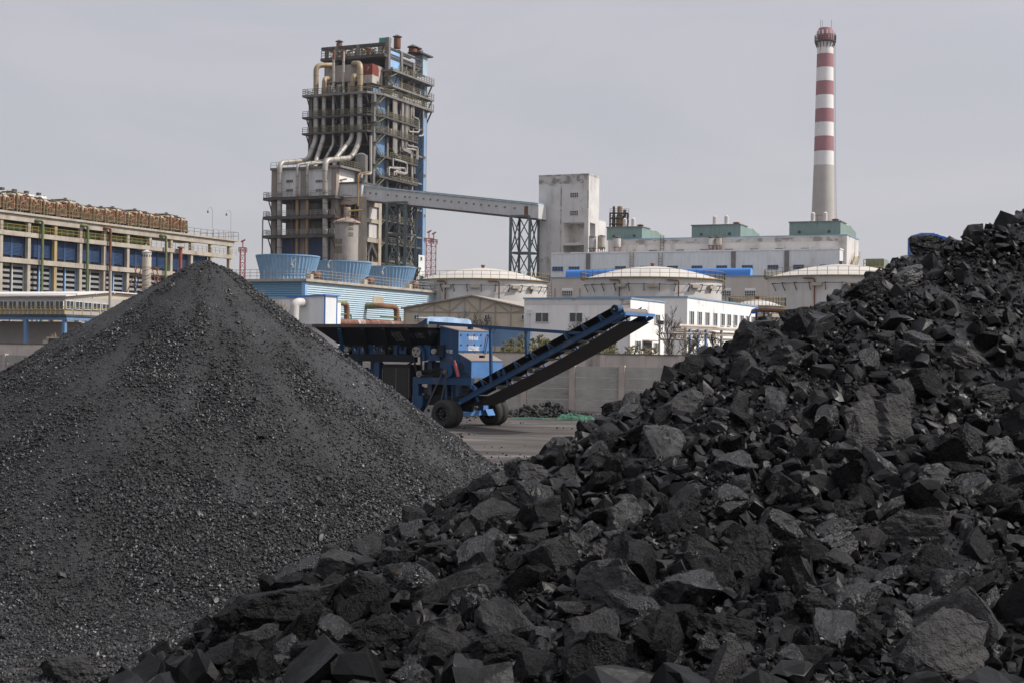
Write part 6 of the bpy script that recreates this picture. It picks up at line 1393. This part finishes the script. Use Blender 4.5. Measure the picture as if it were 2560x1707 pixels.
# crusher housing
pts = [D.F(*p, YC) for p in ((1100, 945), (1100, 817), (1146, 828), (1146, 884), (1178, 902.5), (1176.5, 944))]; WD = 1.9
body = MB().prism([(p.x, p.z) for p in pts], 'y', YC, YC+WD).build('crusher_housing', M['m_blue'], cr_)
xe = pts[2].x; xe2 = pts[4].x
MB().box(xe+.001, xe+.012, YC+.01, YC+WD-.01, pts[3].z+.02, pts[2].z-.02).build('end_plate', M['m_sunlit_dusty'], cr_)
MB().box(xe2-.03, xe2+.012, YC+.01, YC+WD-.01, pts[5].z, pts[4].z-.03).build('lower_end_plate', M['m_sunlit_dusty'], cr_)
f = lambda p, q, o: [(p.x, YC-.02, p.z+o), (q.x, YC-.02, q.z+o), (q.x, YC+WD+.02, q.z+o), (p.x, YC+WD+.02, p.z+o)]
for p, q in ((pts[1], pts[2]), (pts[3], pts[4])): MB().add(f(p, q, .006) + f(p, q, .03), [(0, 3, 2, 1), (4, 5, 6, 7), (0, 1, 5, 4), (1, 2, 6, 5), (2, 3, 7, 6), (3, 0, 4, 7)]).build('dusty_cover', M['dust_top'], cr_)
for p in ((1176, 824), (1205, 894)):
    q = D.Z(p[0], p[1], (pts[1].z+pts[2].z)/2 if p[1] < 850 else (pts[3].z+pts[4].z)/2); MB().box(q.x-.07, q.x+.07, q.y-.08, q.y+.08, q.z, q.z+.09).build('lifting_lug', M['m_black'], cr_)
bt = MB()
for row, cols in ((838, (1152, 1169, 1185.5, 1202, 1218)), (862, (1152, 1168.5, 1185.5, 1202)), (882.5, (1157, 1185.5, 1217))):
    for px in cols: q = D.S(px, row, xe+.014); bt.disc((xe+.02, q.y, q.z), (1, 0, 0), .03, .03, 8)
bt.build('bolt', M['m_black'], cr_)
a, b = D.S(1171.5, 850.5, xe+.018), D.S(1195.5, 850.5, xe+.018); lettering('销售电话', a, (0, 1, 0), (0, 0, 1), b.y-a.y, 'paint_white', bold=.012)
a, b = D.S(1170.5, 876, xe+.018), D.S(1198, 876, xe+.018); w_ = b.y-a.y; hz_ = .165; o = lettering('15227958882', a, (0, 1, 0), (0, 0, 1), w_, 'paint_white', bold=.02)
for v in o.data.vertices: v.co.z = a.z + (v.co.z - a.z) * 1.75
for body_, y1 in (('每班', 883), ('注油', 899.5)): a, b = D.F(1115, y1, YC-.008), D.F(1131.5, y1, YC-.008); lettering(body_, a, (1, 0, 0), (0, 0, 1), b.x-a.x, 'paint_white' if y1 < 890 else 'paint_faint', bold=.01)
a = D.F(1136, 900, .3); b = D.F(1146, 941, .3); hy_ = MB(); hy_.tube([a, a.lerp(b, .25)], .035, 10); hy_.tube([a.lerp(b, .2), b], .065, 10); hy_.build('hydraulic_ram', M['red_mast'], cr_, True)
# bearing row and long side beams under the hopper
for k, px in enumerate((880, 899, 929, 947, 998)):
    c0, c1 = D.F(px, 884, .42), D.F(px+17, 866, .42); w, hh = c1.x-c0.x, c1.z-c0.z
    poly = [(c0.x, c0.z), (c1.x, c0.z), (c1.x, c0.z+hh)] + [(c0.x + w/2 + w*.32*math.cos(t), c0.z+hh - hh*.62*math.sin(t)) for t in np.linspace(0, math.pi, 9)] + [(c0.x, c0.z+hh)]
    MB().prism(poly, 'y', .42, .5).build('roller_saddle', M['m_blue'], cr_)
for px0, px1 in ((845, 855), (921, 929), (984, 993), (1060, 1069)): sb('bearing_post', px0, 862, px1, 886, .43, .6, 'm_blue')
sb('side_beam', 838, 886.5, 1037, 901, .38, .55, 'm_grime'); sb('side_beam', 838, 886.5, 1037, 901, 2.35, 2.5, 'm_grime')
sb('feeder_body', 852, 862, 1066, 887, .62, 2.3, 'm_black')
m = MB()
for px in (870, 902, 936, 968, 1002): q = D.F(px, 876, .5); m.tube([(q.x, .5, q.z), (q.x, 2.4, q.z)], .13, 12)
m.build('feeder_roller', M['m_black'], cr_, True)
def pulley(px, py, r, y, mt, holes=0, th=.1, name='pulley', rim=None):
    q = D.F(px, py, y); o = MB().disc((q.x, y, q.z), (0, 1, 0), r, th, 28).build(name, M[mt], cr_, True, 30)
    m = MB().disc((q.x, y-th/2-.012, q.z), (0, 1, 0), r*.22, .05, 14); m.build('hub', M['worn_steel'], o)
    if holes:
        m = MB()
        for k in range(holes): a = k*2*math.pi/holes+.5; m.disc((q.x + r*.58*math.cos(a), y-th/2-.001, q.z + r*.58*math.sin(a)), (0, 1, 0), r*.2, .006, 12)
        m.build('pulley_hole', M['m_black'], o)
    return q
P1 = pulley(1042, 879, .19, .3, 'steel_grey', 3); P2 = pulley(1085, 878, .10, .32, 'worn_steel'); P3 = pulley(1048.5, 934, .11, .3, 'worn_steel', 6, name='small_pulley'); P4 = pulley(867, 873, .11, .34, 'worn_steel', 3, name='bearing_cap')
P5 = pulley(1114, 928, .1, .28, 'steel_dark', name='sprocket'); P6 = pulley(1078, 1036, .31, .28, 'steel_grey', 4, name='lower_sprocket')
a, b = D.F(1054, 866, .36), D.F(1064, 902, .36); MB().prism([(a.x-.15, a.z+.06), (a.x+.05, a.z), (b.x-.02, (a.z+b.z)/2), (b.x, b.z), (b.x-.12, b.z), (a.x-.02, (a.z+b.z)/2)], 'y', .3, .42).build('belt_guard', M['m_blue'], cr_)
def belt(q1, r1, q2, r2, y, w, mt, name):
    d = Vector((q2.x-q1.x, 0, q2.z-q1.z)); n = Vector((-d.z, 0, d.x)).normalized(); m = MB()
    for s in (1, -1): m.bar(Vector((q1.x, y, q1.z)) + n*s*r1, Vector((q2.x, y, q2.z)) + n*s*r2, .02, w)
    m.build(name, M[mt], cr_)
belt(P1, .19, P3, .11, .3, .08, 'rubber', 'drive_belt'); belt(P3, .10, P5, .1, .33, .07, 'rubber', 'drive_belt'); belt(P5, .1, P6, .31, .26, .05, 'steel_dark', 'drive_chain')
MB().disc((P5.x+.1, .36, P5.z+.02), (0, 1, 0), .22, .2, 24).build('shaft_cover', M['m_blue'], cr_)
sb('bearing_block', 1074, 886, 1099, 901, .36, .7, 'm_blue'); sb('bearing_cover', 1094, 862, 1108, 892, .34, .6, 'm_grime'); sb('hopper_bracket', 1066, 864, 1076, 900, .4, .6, 'm_blue')
# uprights, engine cooler, tank
for px0, px1, y in ((884, 897, .45), (934, 948, .45), (925, 934, 1.6), (1068, 1080, .55)): sb('upright', px0, 901, px1, 1000, y, y+.22, 'm_blue'); sb('upright', px0+4, 901, px1+2, 990, y+1.6, y+1.75, 'm_grime')
tk = sb('tank', 899, 922, 929, 960, .7, 1.6, 'm_blue'); sb('tank_cap', 906, 918, 913, 922, .8, 1.0, 'm_black', tk)
cl = sb('engine_cooler', 955, 911, 1025, 996, .42, 1.1, 'm_black'); sb('cooler_core', 959, 919, 1021, 992, .405, .419, 'steel_dark', cl).data.materials[0] = mat('cooler_mesh', (.03, .028, .027), .7, .4, 14)
m = MB()
for px in (955, 988.5, 1021): a, b = D.F(px, 994, .39), D.F(px+1.6, 920, .39); m.box(a.x, b.x, .39, .404, a.z, b.z)
m.build('cooler_strip', M['steel_grey'], cl)
a = D.F(963, 914.5, .41); lettering('TCSIM', a, (1, 0, 0), (0, 0, 1), .12, 'paint_faint', parent=cl) if False else None
br = MB(); br.bar(D.F(950, 903, .6), D.F(960, 912, .6), .06); br.bar(D.F(1034, 902, .6), D.F(1018, 913, .6), .06); br.build('brace', M['m_grime'], cr_)
sb('lower_deck', 880, 1000, 1045, 1006, .5, 2.3, 'm_grime'); sb('sill_beam', 930, 1012, 1050, 1020, .5, .7, 'm_grime'); sb('foot_plate', 1000, 1014, 1032, 1030, .6, .8, 'm_blue')
sb('main_beam', 1032, 945, 1178, 958, .34, .5, 'm_blue'); sb('main_beam', 1032, 945, 1178, 958, 2.2, 2.4, 'm_grime')
sb('housing_base', 1060, 905, 1118, 945, .6, 2.1, 'm_grime'); sb('stretcher', 1052, 930, 1112, 937, .4, .5, 'm_grime'); sb('web_panel', 1068, 958, 1140, 1006, .7, 2.0, 'm_grime'); sb('lower_beam', 1052, 989, 1140, 1010, .5, .62, 'm_grime')
for px0, px1 in ((1112, 1118), (1128, 1132), (1139, 1146)): sb('web_stiffener', px0, 958, px1, 1010, .48, .69, 'm_blue')
sb('column', 1031, 958, 1046, 990, .36, .58, 'm_blue')
lp = [D.F(*p, .33) for p in ((1030, 988), (1056, 988), (1056, 1012), (1043, 1035.5), (1030, 1035.5))]; MB().prism([(p.x, p.z) for p in lp], 'y', .33, .6).build('support_leg', M['m_blue'], cr_)
a = D.F(1041.5, 983, .352); lettering('MiCoCoor', a, (0, 0, 1), (-1, 0, 0), .36, 'paint_faint')
for px, py in ((1053, 974), (1068, 977)): q = D.F(px, py, .75); MB().lathe((q.x, .75, q.z-.13), [(.06, 0), (.15, .05), (.15, .22), (.06, .27)], 16).build('air_tank', M['steel_dark'], cr_, True)
hs = MB()
for pp in ([(1060, 985), (1066, 997), (1078, 990), (1084, 975)], [(1150, 975), (1162, 972), (1172, 975), (1180, 968)], [(1145, 990), (1160, 985), (1175, 990)], [(1150, 906), (1157, 912), (1158, 925)], [(1157, 932), (1166, 930), (1172, 942)], [(1030, 958), (1024, 972), (1028, 990)]): hs.pipe([D.F(a, b, .42) for a, b in pp], .022, 6, .2)
hs.build('hydraulic_hose', M['cable'], cr_, True)
# running gear: dual wheels on one axle
def wheel(y):
    c = Vector((0, y, .5)); W_ = MB(); pr = [(.27, 0), (.40, -.01), (.465, .03), (.497, .07), (.5, .10), (.492, .105), (.492, .125), (.5, .13), (.5, .20), (.492, .205), (.492, .225), (.5, .23), (.497, .26), (.465, .30), (.40, .34), (.27, .33)]
    n = 56; b0 = len(W_.v)
    for r, t in pr:
        for k in range(n): a = 2*math.pi*k/n; W_.v.append((c.x + r*math.cos(a), c.y + t, c.z + r*math.sin(a)))
    for i in range(len(pr)-1):
        for k in range(n): k2 = (k+1) % n; W_.f.append((i*n+k, (i+1)*n+k, (i+1)*n+k2, i*n+k2))
    w = W_.build('wheel', M['tyre'], cr_, True, 35)
    rm = MB(); pr = [(.27, .0), (.255, .0), (.24, .06), (.225, .13), (.10, .14), (.10, .06), (.07, .03), (.0, .03)]
    for r, t in pr:
        for k in range(32): a = 2*math.pi*k/32; rm.v.append((c.x + r*math.cos(a), c.y + t, c.z + r*math.sin(a)))
    for i in range(len(pr)-1):
        for k in range(32): k2 = (k+1) % 32; rm.f.append((i*32+k, (i+1)*32+k, (i+1)*32+k2, i*32+k2))
    rm.build('rim', M['m_black'], w, True, 35); nb = MB()
    for k in range(8): a = k*math.pi/4; nb.disc((c.x + .165*math.cos(a), y + .125, c.z + .165*math.sin(a)), (0, 1, 0), .018, .04, 6)
    nb.build('wheel_nut', M['worn_steel'], w)
for y in (0.0, .37, 2.82, 3.19): wheel(y)
MB().tube([(0, .2, .5), (0, 3.3, .5)], .09, 12).build('axle', M['m_grime'], cr_, True)
MB().box(-.12, .16, .75, 2.75, .40, .58).build('axle_beam', M['m_sunlit_dusty'], cr_)
MB().box(.0, .24, 2.2, 2.5, .58, .82).build('axle_bracket', M['m_sunlit_dusty'], cr_); MB().prism([(.17, .4), (.42, .4), (.3, .62), (.17, .62)], 'y', 2.25, 2.7).build('axle_gusset', M['m_sunlit_dusty'], cr_)
q = D.F(1155, 1013, .9); MB().tube([(q.x-.6, .9, q.z), (q.x-.4, 2.8, q.z)], .045, 10).build('brake_rod', M['steel_grey'], cr_, True)
for x in (-.5, .5): MB().box(x-.25, x+.25, .8, .9, .58, 1.15).build('spring_hanger', M['m_grime'], cr_)
MB().box(-1.6, 1.2, .85, 1.0, .9, 1.12).build('chassis_rail', M['m_grime'], cr_); MB().box(-1.6, 1.2, 2.1, 2.25, .9, 1.12).build('chassis_rail', M['m_grime'], cr_)
# discharge conveyor
YK = .42; BW = 1.75; A = D.F(1152, 1003, YK); Bh = D.F(1549, 788, YK); ax_ = (Bh - A).normalized(); up = Vector((-ax_.z, 0, ax_.x)); CL = (Bh - A).length
at = lambda s, dz, y: A + ax_*s + up*dz + Vector((0, y - YK, 0))
for y in (YK, YK+BW): MB().bar(at(0, 0, y), at(CL, 0, y), .07, .17).build('stringer', M['m_blue'], cr_)
m = MB()
for y in (YK, YK+BW):
    for s in (1, -1): m.bar(at(0, s*.09, y), at(CL, s*.09, y), .13, .015)
m.build('stringer_flange', M['m_blue'], cr_)
def belt_sheet(prof, s0, s1, th, name, sag=0):
    m = MB(); n = 18; k = len(prof); b = 0; vs = []; fs = []
    for i in range(n+1):
        s = s0 + (s1-s0)*i/n; g_ = sag*math.sin(math.pi*i/n)
        for y, z in prof: vs.append(at(s, z-g_, y))
        for y, z in prof: vs.append(at(s, z-g_-th, y))
    w = 2*k
    for i in range(n):
        for j in range(k-1): fs.append((i*w+j, i*w+j+1, (i+1)*w+j+1, (i+1)*w+j)); fs.append((i*w+k+j, (i+1)*w+k+j, (i+1)*w+k+j+1, i*w+k+j+1))
        fs.append((i*w, (i+1)*w, (i+1)*w+k, i*w+k)); fs.append((i*w+k-1, i*w+2*k-1, (i+1)*w+2*k-1, (i+1)*w+k-1))
    m.add(vs, fs); return m.build(name, M['rubber'], cr_)
belt_sheet([(YK+.02, .36), (YK+.25, .22), (YK+.5, .13), (YK+BW-.5, .13), (YK+BW-.25, .22), (YK+BW-.02, .36)], .3, CL, .02, 'conveyor_belt')
belt_sheet([(YK+.04, -.24), (YK+BW-.04, -.24)], .2, CL+.05, .02, 'return_belt', .10)
hp = at(CL+.02, .10, YK+.1); MB().tube([hp, hp + Vector((0, BW-.2, 0))], .135, 24).build('head_pulley', mat('lagged_pulley', (.19, .165, .15), .85, .2, 6), cr_, True)
m = MB()
for y in (YK+.06, YK+BW-.1):
    for k in range(10): a = k*.628; c = at(CL+.02, .10, y); m.bar(c + Vector((.10*math.cos(a), 0, .10*math.sin(a))), c + Vector((.15*math.cos(a), 0, .15*math.sin(a))), .04, .05)
m.build('pulley_teeth', M['m_black'], cr_)
q = D.F(1542, 774, YK-.06); o = MB().tube([(q.x, YK-.2, q.z), (q.x, YK+.12, q.z)], .15, 24).build('drive_motor', M['m_blue'], cr_, True, 30); MB().disc((q.x, YK-.21, q.z), (0, 1, 0), .11, .03, 20).build('motor_face', M['m_black'], o); MB().disc((q.x, YK-.23, q.z), (0, 1, 0), .03, .03, 12).build('shaft_end', M['worn_steel'], o)
pp = [D.F(*p, YK-.1) for p in ((1531, 786), (1553, 783), (1557, 793), (1535, 801))]; MB().prism([(p.x, p.z) for p in pp], 'y', YK-.1, YK-.04).build('motor_plate', M['m_blue'], cr_)
a = D.F(1565, 785, YK+.02); MB().bar((a.x, YK-.05, a.z), (a.x, YK+BW+.15, a.z), .05, .1).build('end_bar', M['m_sunlit_dusty'], cr_); MB().bar((a.x-.02, YK-.03, a.z-.04), at(CL-.3, -.12, YK), .06, .14).build('end_bracket', M['m_blue'], cr_); MB().bar((a.x-.02, YK+BW+.1, a.z-.04), at(CL-.3, -.12, YK+BW), .06, .14).build('end_bracket', M['m_blue'], cr_)
for px in (1213, 1253, 1296, 1337, 1379, 1422, 1465, 1508):
    b = D.F(px, 1003 - (px-1152)*.5416, YK); s = (b - A).dot(ax_); fr = MB()
    for y, k in ((YK, 1), (YK+BW, -1)): fr.bar(at(s, .09, y), at(s-.05, .36, y), .09, .05)
    fr.bar(at(s, .09, YK), at(s, .09, YK+BW), .06, .05); o = fr.build('idler_frame', M['m_blue'], cr_)
    r = MB(); r.tube([at(s-.04, .33, YK+.04), at(s, .12, YK+.52)], .05, 10); r.tube([at(s, .07, YK+.55), at(s, .07, YK+BW-.55)], .05, 10); r.tube([at(s-.04, .33, YK+BW-.04), at(s, .12, YK+BW-.52)], .05, 10); r.build('idler_roller', M['worn_steel'], o, True)
for s in (CL*.22, CL*.32, CL*.42): MB().tube([at(s, -.17, YK+.1), at(s, -.17, YK+BW-.1)], .045, 10).build('return_roller', M['worn_steel'], cr_, True)
q = D.F(1334, 923.5, YK); MB().tube([(q.x, YK, q.z), (q.x, YK+BW+.05, q.z)], .05, 12).build('return_roller', M['worn_steel'], cr_, True)
for s in (CL*.1, CL*.3): MB().bar(at(s, -.3, YK), at(s, .3, YK), .08, .06).build('cross_lug', M['m_blue'], cr_)
MB().bar(D.F(1140, 1000, .5), D.F(1185, 965, .5), .09, .16).build('tail_brace', M['m_grime'], cr_); MB().bar(D.F(1178, 962, .45), D.F(1192, 975, .45), .1, .14).build('tail_bracket', M['m_sunlit_dusty'], cr_)
# upper tie beam and its posts
a, b = D.F(1067, 807, YC+.05), D.F(1456, 834, YC+.05); MB().bar(a, b, .09, .11).build('tie_beam', M['m_blue'], cr_)
for px, y0, y1 in ((1226, 820, 956), (1315, 826, 893)):
    a, b = D.F(px, y0, YC+.05), D.F(px+2, y1, YC+.05); MB().bar(a, b, .09, .09).build('tie_post', M['m_blue'], cr_)
MB().bar(D.S(1222, 838, xe+.1), D.S(1213, 885, xe+.1), .05, .05).build('cover_strut', M['m_sunlit_dusty'], cr_)

# ---- green debris netting left in a heap, and a flat strip of it
def netting(px0, px1, py0, py1, d, label, flat=False):
    a, b = P(px0, py1, d), P(px1, py1, d); t_ = MB(); w = b.x - a.x; hgt = P((px0+px1)/2, py0, d).z; nx, ny = (70, 34) if not flat else (60, 10); dep = 1.3 if not flat else .5
    X, Y = np.meshgrid(np.linspace(0, 1, nx), np.linspace(0, 1, ny)); env = np.clip(np.sin(np.pi*X), 0, 1)**.35 * np.clip(np.sin(np.pi*Y), 0, 1)**.5
    Z = env * (.45 + .55*np.abs(fbm(X*5+1, Y*4, None, 3, 17)) + .30*np.abs(fbm(X*15, Y*9, None, 2, 23)))
    Z = Z / Z.max() * (max(hgt, .08) if not flat else .07); v = np.stack([X*w + .05*fbm(X*9, Y*9, None, 2, 3), Y*dep, Z + .01], -1).reshape(-1, 3)
    i = (np.arange(ny-1)[:, None]*nx + np.arange(nx-1)[None]).ravel(); f_ = np.concatenate([np.stack([i, i+1, i+nx+1], -1), np.stack([i, i+nx+1, i+nx], -1)])
    me = np_mesh('debris_netting', v, f_, M['net']); o = bpy.data.objects.new('debris_netting', me); C.objects.link(o); o.location = (a.x, a.y, 0); tag(o, label, 'netting', 'green debris netting')
M['net'] = mat('green_debris_net', (0.035, 0.135, 0.075), .8, .55, 3.0, col2=(.018, .05, .038), bump=.03, bump_scale=9)
netting(1391, 1487, 1033, 1056, 57.5, 'crumpled heap of green debris netting on the bare ground before the wall'); netting(1284, 1376, 1046, 1050, 58, 'thin flattened strip of green debris netting beside the wheel', True)

# ================================================================== trees
def bare_tree(px, py, top, d, label, seed, spread=.5, mt='bark', levels=5, multi=1, group='bare trees behind the yard wall', tr=.015, twigs=3):
    q = P(px, py, d); h = P(px, top, d).z; r = random.Random(seed); t = thing('bare_tree', label, 'tree', (q.x, q.y, 0), group=group); tk, crw = MB(), MB()
    def grow(p, dr, ln, rad, lv):
        pts = [p]; d_ = dr.copy()
        for k in range(3): d_ = (d_ + Vector((r.gauss(0, .10), r.gauss(0, .10), r.gauss(.03, .06)))).normalized(); pts.append(pts[-1] + d_*ln/3)
        (tk if lv == 0 else crw).tube(pts, [rad, rad*.88, rad*.78, rad*.66], 6 if lv < 2 else 3, caps=False)
        if lv >= levels: return
        n = r.choice((2, 3)) if lv else r.choice((3, 4))
        for k in range(n):
            a = r.uniform(0, 6.28); s = spread * r.uniform(.6, 1.3); nd = (d_ + Vector((math.cos(a)*s, math.sin(a)*s, r.uniform(-.05, .25)))).normalized()
            grow(pts[-1] if k < 2 else pts[2], nd, ln*r.uniform(.58, .82), max(rad*.68, .019), lv+1)
        if lv > 0:
            for k in range(twigs):
                a = r.uniform(0, 6.28); p0 = pts[1].lerp(pts[3], r.random()); nd = (d_*.6 + Vector((math.cos(a), math.sin(a), .3))*.7).normalized(); crw.tube([p0, p0 + nd*ln*.3, p0 + nd*ln*.5 + Vector((0,0,.05*ln))], [max(rad*.5, .017), .015, .010], 3, caps=False)
    for m_ in range(multi):
        a = r.uniform(0, 6.28); k = 0 if multi == 1 else .32; grow(Vector((0, 0, 0)), Vector((math.cos(a)*k, math.sin(a)*k, 1)).normalized(), h*(.30 if multi == 1 else .27), h*tr*(1 if multi == 1 else .7), 0)
    tk.build('trunk', M[mt], t); crw.build('crown', M[mt], t); return t
# (px, base y, top y, distance, seed, spread, stems, label)
for a in ((1508, 885, 768, 112, 3, .55, 1, 'bare tree in front of the office block, its crown behind the conveyor head'),
          (1540, 885, 842, 92, 5, .7, 2, 'dark forked bare tree leaning out from under the raised conveyor'),
          (1668, 885, 770, 118, 7, .45, 1, 'slim bare tree between the two white blocks'),
          (1702, 885, 812, 112, 9, .5, 1, 'small reddish bare tree right of the slim one'),
          (1795, 885, 790, 105, 11, .55, 3, 'dark many-stemmed bare tree before the pipe rack'),
          (1850, 885, 800, 116, 13, .5, 1, 'thin bare tree at the far end of the pipe rack'),
          (1590, 885, 830, 104, 33, .6, 2, 'low bare tree before the sunlit office end wall'),
          (1420, 885, 800, 112, 15, .6, 1, 'bare tree before the second upper office window'),
          (1470, 885, 780, 116, 35, .6, 1, 'bare tree between the office windows and the conveyor head')):
    bare_tree(a[0], a[1], a[2], a[3], a[7], a[4], a[5], multi=a[6], levels=5, twigs=2)
bare_tree(1135, 885, 752, 118, 'wide bare tree rising behind the crusher, left of a blue scrap in its twigs', 17, .6, levels=5, twigs=2, tr=.011); bare_tree(1178, 885, 748, 122, 'tall bare tree rising behind the crusher housing', 19, .55, levels=5, twigs=2, tr=.011)
bare_tree(1205, 885, 770, 117, 'slender bare tree behind the right end of the crusher housing', 21, .5, levels=5, twigs=2, tr=.011)
bare_tree(652, 830, 690, 140, 'feathery tan willow behind the slope of the coal cone', 23, .38, 'twig', 5, 4, 'tan bare shrubs', .010, 4); bare_tree(690, 830, 730, 138, 'smaller tan willow bush beside the sheet cabin', 25, .45, 'twig', 4, 4, 'tan bare shrubs', .010, 4)
bare_tree(146, 865, 806, 104, 'thin tan bush against the grey block under the glazed gallery', 27, .4, 'twig', 4, 3, 'tan bare shrubs', .008, 3); bare_tree(106, 865, 836, 103, 'low reddish brush beside the dark kiosk', 29, .5, 'twig', 4, 3, 'tan bare shrubs', .008, 3)
bare_tree(752, 815, 786, 118, 'sparse low brush at the foot of the sheet cabin', 31, .6, 'bark', 4, 3, 'tan bare shrubs', .008, 3)
q = P(1153, 776, 117); sc_ = thing('blue_scrap', 'scrap of blue plastic caught in the twigs of the bare tree', 'plastic scrap', (q.x, q.y, q.z)); m = MB(); rr = random.Random(3)
for k in range(7): a = Vector((rr.uniform(-.35, .35), rr.uniform(-.1, .1), rr.uniform(-.15, .2))); m.bar(a, a + Vector((rr.uniform(-.25, .3), .05, rr.uniform(-.12, .15))), .09, .03)
m.build('sheet_shreds', M['blue_trim'], sc_)
def conifer(px, py, top, d, label, seed, w=.30):
    q = P(px, py, d); h = P(px, top, d).z; r = random.Random(seed); t = thing('young_conifer', label, 'tree', (q.x, q.y, 0), group='young conifers behind the yard wall'); tk, n = MB(), MB()
    tk.tube([(0, 0, 0), (0, 0, h*.5), (.03, 0, h*.97)], [h*.016, h*.012, .008], 6)
    lv = 17
    for k in range(lv):
        f_ = k/(lv-1); z = h*(.10 + .86*f_); L_ = h*w*(1 - f_)**.8 + .06*h; m_ = int(8 - 4*f_)
        for j in range(m_):
            a = r.uniform(0, 6.28); e = Vector((math.cos(a), math.sin(a), r.uniform(.15, .75))); e.normalize(); L2 = L_*r.uniform(.6, 1.15); tip = Vector((0, 0, z)) + e*L2; tk.bar((0, 0, z), tip, .012*h/3)
            for s in range(int(16 + 10*(1-f_))):
                p = Vector((0, 0, z)).lerp(tip, r.uniform(.30, 1.05)); b_ = Vector((r.gauss(0, 1), r.gauss(0, 1), r.gauss(.5, 1))).normalized()*h*.045; c_ = b_.orthogonal().normalized()*h*.010
                n.add([p - c_, p + c_, p + b_], [(0, 1, 2)])
    tk.build('trunk', M['bark'], t); n.build('crown', M['needles'], t)
for px, py, top, d, lab, s in ((1262, 882, 853, 100, 'low bushy conifer just right of the crusher housing', 1), (1283, 882, 846, 104, 'small conifer left of the tie post', 2), (1306, 882, 836, 101, 'tall conifer right behind the second tie post', 3), (1330, 882, 846, 103, 'conifer with a double top left of the conveyor', 4),
                               (1352, 882, 838, 101, 'slim conifer against the lower office window', 5), (1366, 882, 848, 100, 'short conifer nearest the conveyor belt', 6), (1515, 884, 858, 99, 'yellowish conifer under the raised conveyor', 7), (1532, 884, 852, 102, 'bushy conifer right of a yellowish one under the conveyor', 8),
                               (1580, 884, 864, 100, 'low conifer before the corner of the sunlit office wall', 9), (1612, 884, 866, 101, 'sparse brown-tipped conifer before the office door', 10), (1634, 884, 868, 102, 'lowest conifer right of the office door', 11), (1500, 884, 862, 104, 'dark conifer leftmost of those under the conveyor', 12)):
    conifer(px, py, top, d, lab, s)

# ================================================================== thin haze over the works
hz_b = MB().box(-940, 940, -140, 1040, -1.0, 132)
hm = bpy.data.materials.new('thin_haze'); hm.use_nodes = True; t = hm.node_tree; t.nodes.clear(); o_ = t.nodes.new('ShaderNodeOutputMaterial'); v_ = t.nodes.new('ShaderNodeVolumePrincipled')
v_.inputs['Color'].default_value = (.94, .95, 1, 1); v_.inputs['Density'].default_value = 0.00007; v_.inputs['Anisotropy'].default_value = .2; t.links.new(v_.outputs[0], o_.inputs['Volume'])
tag(hz_b.build('haze', hm), 'thin pale haze lying over the works', 'haze', kind='stuff')
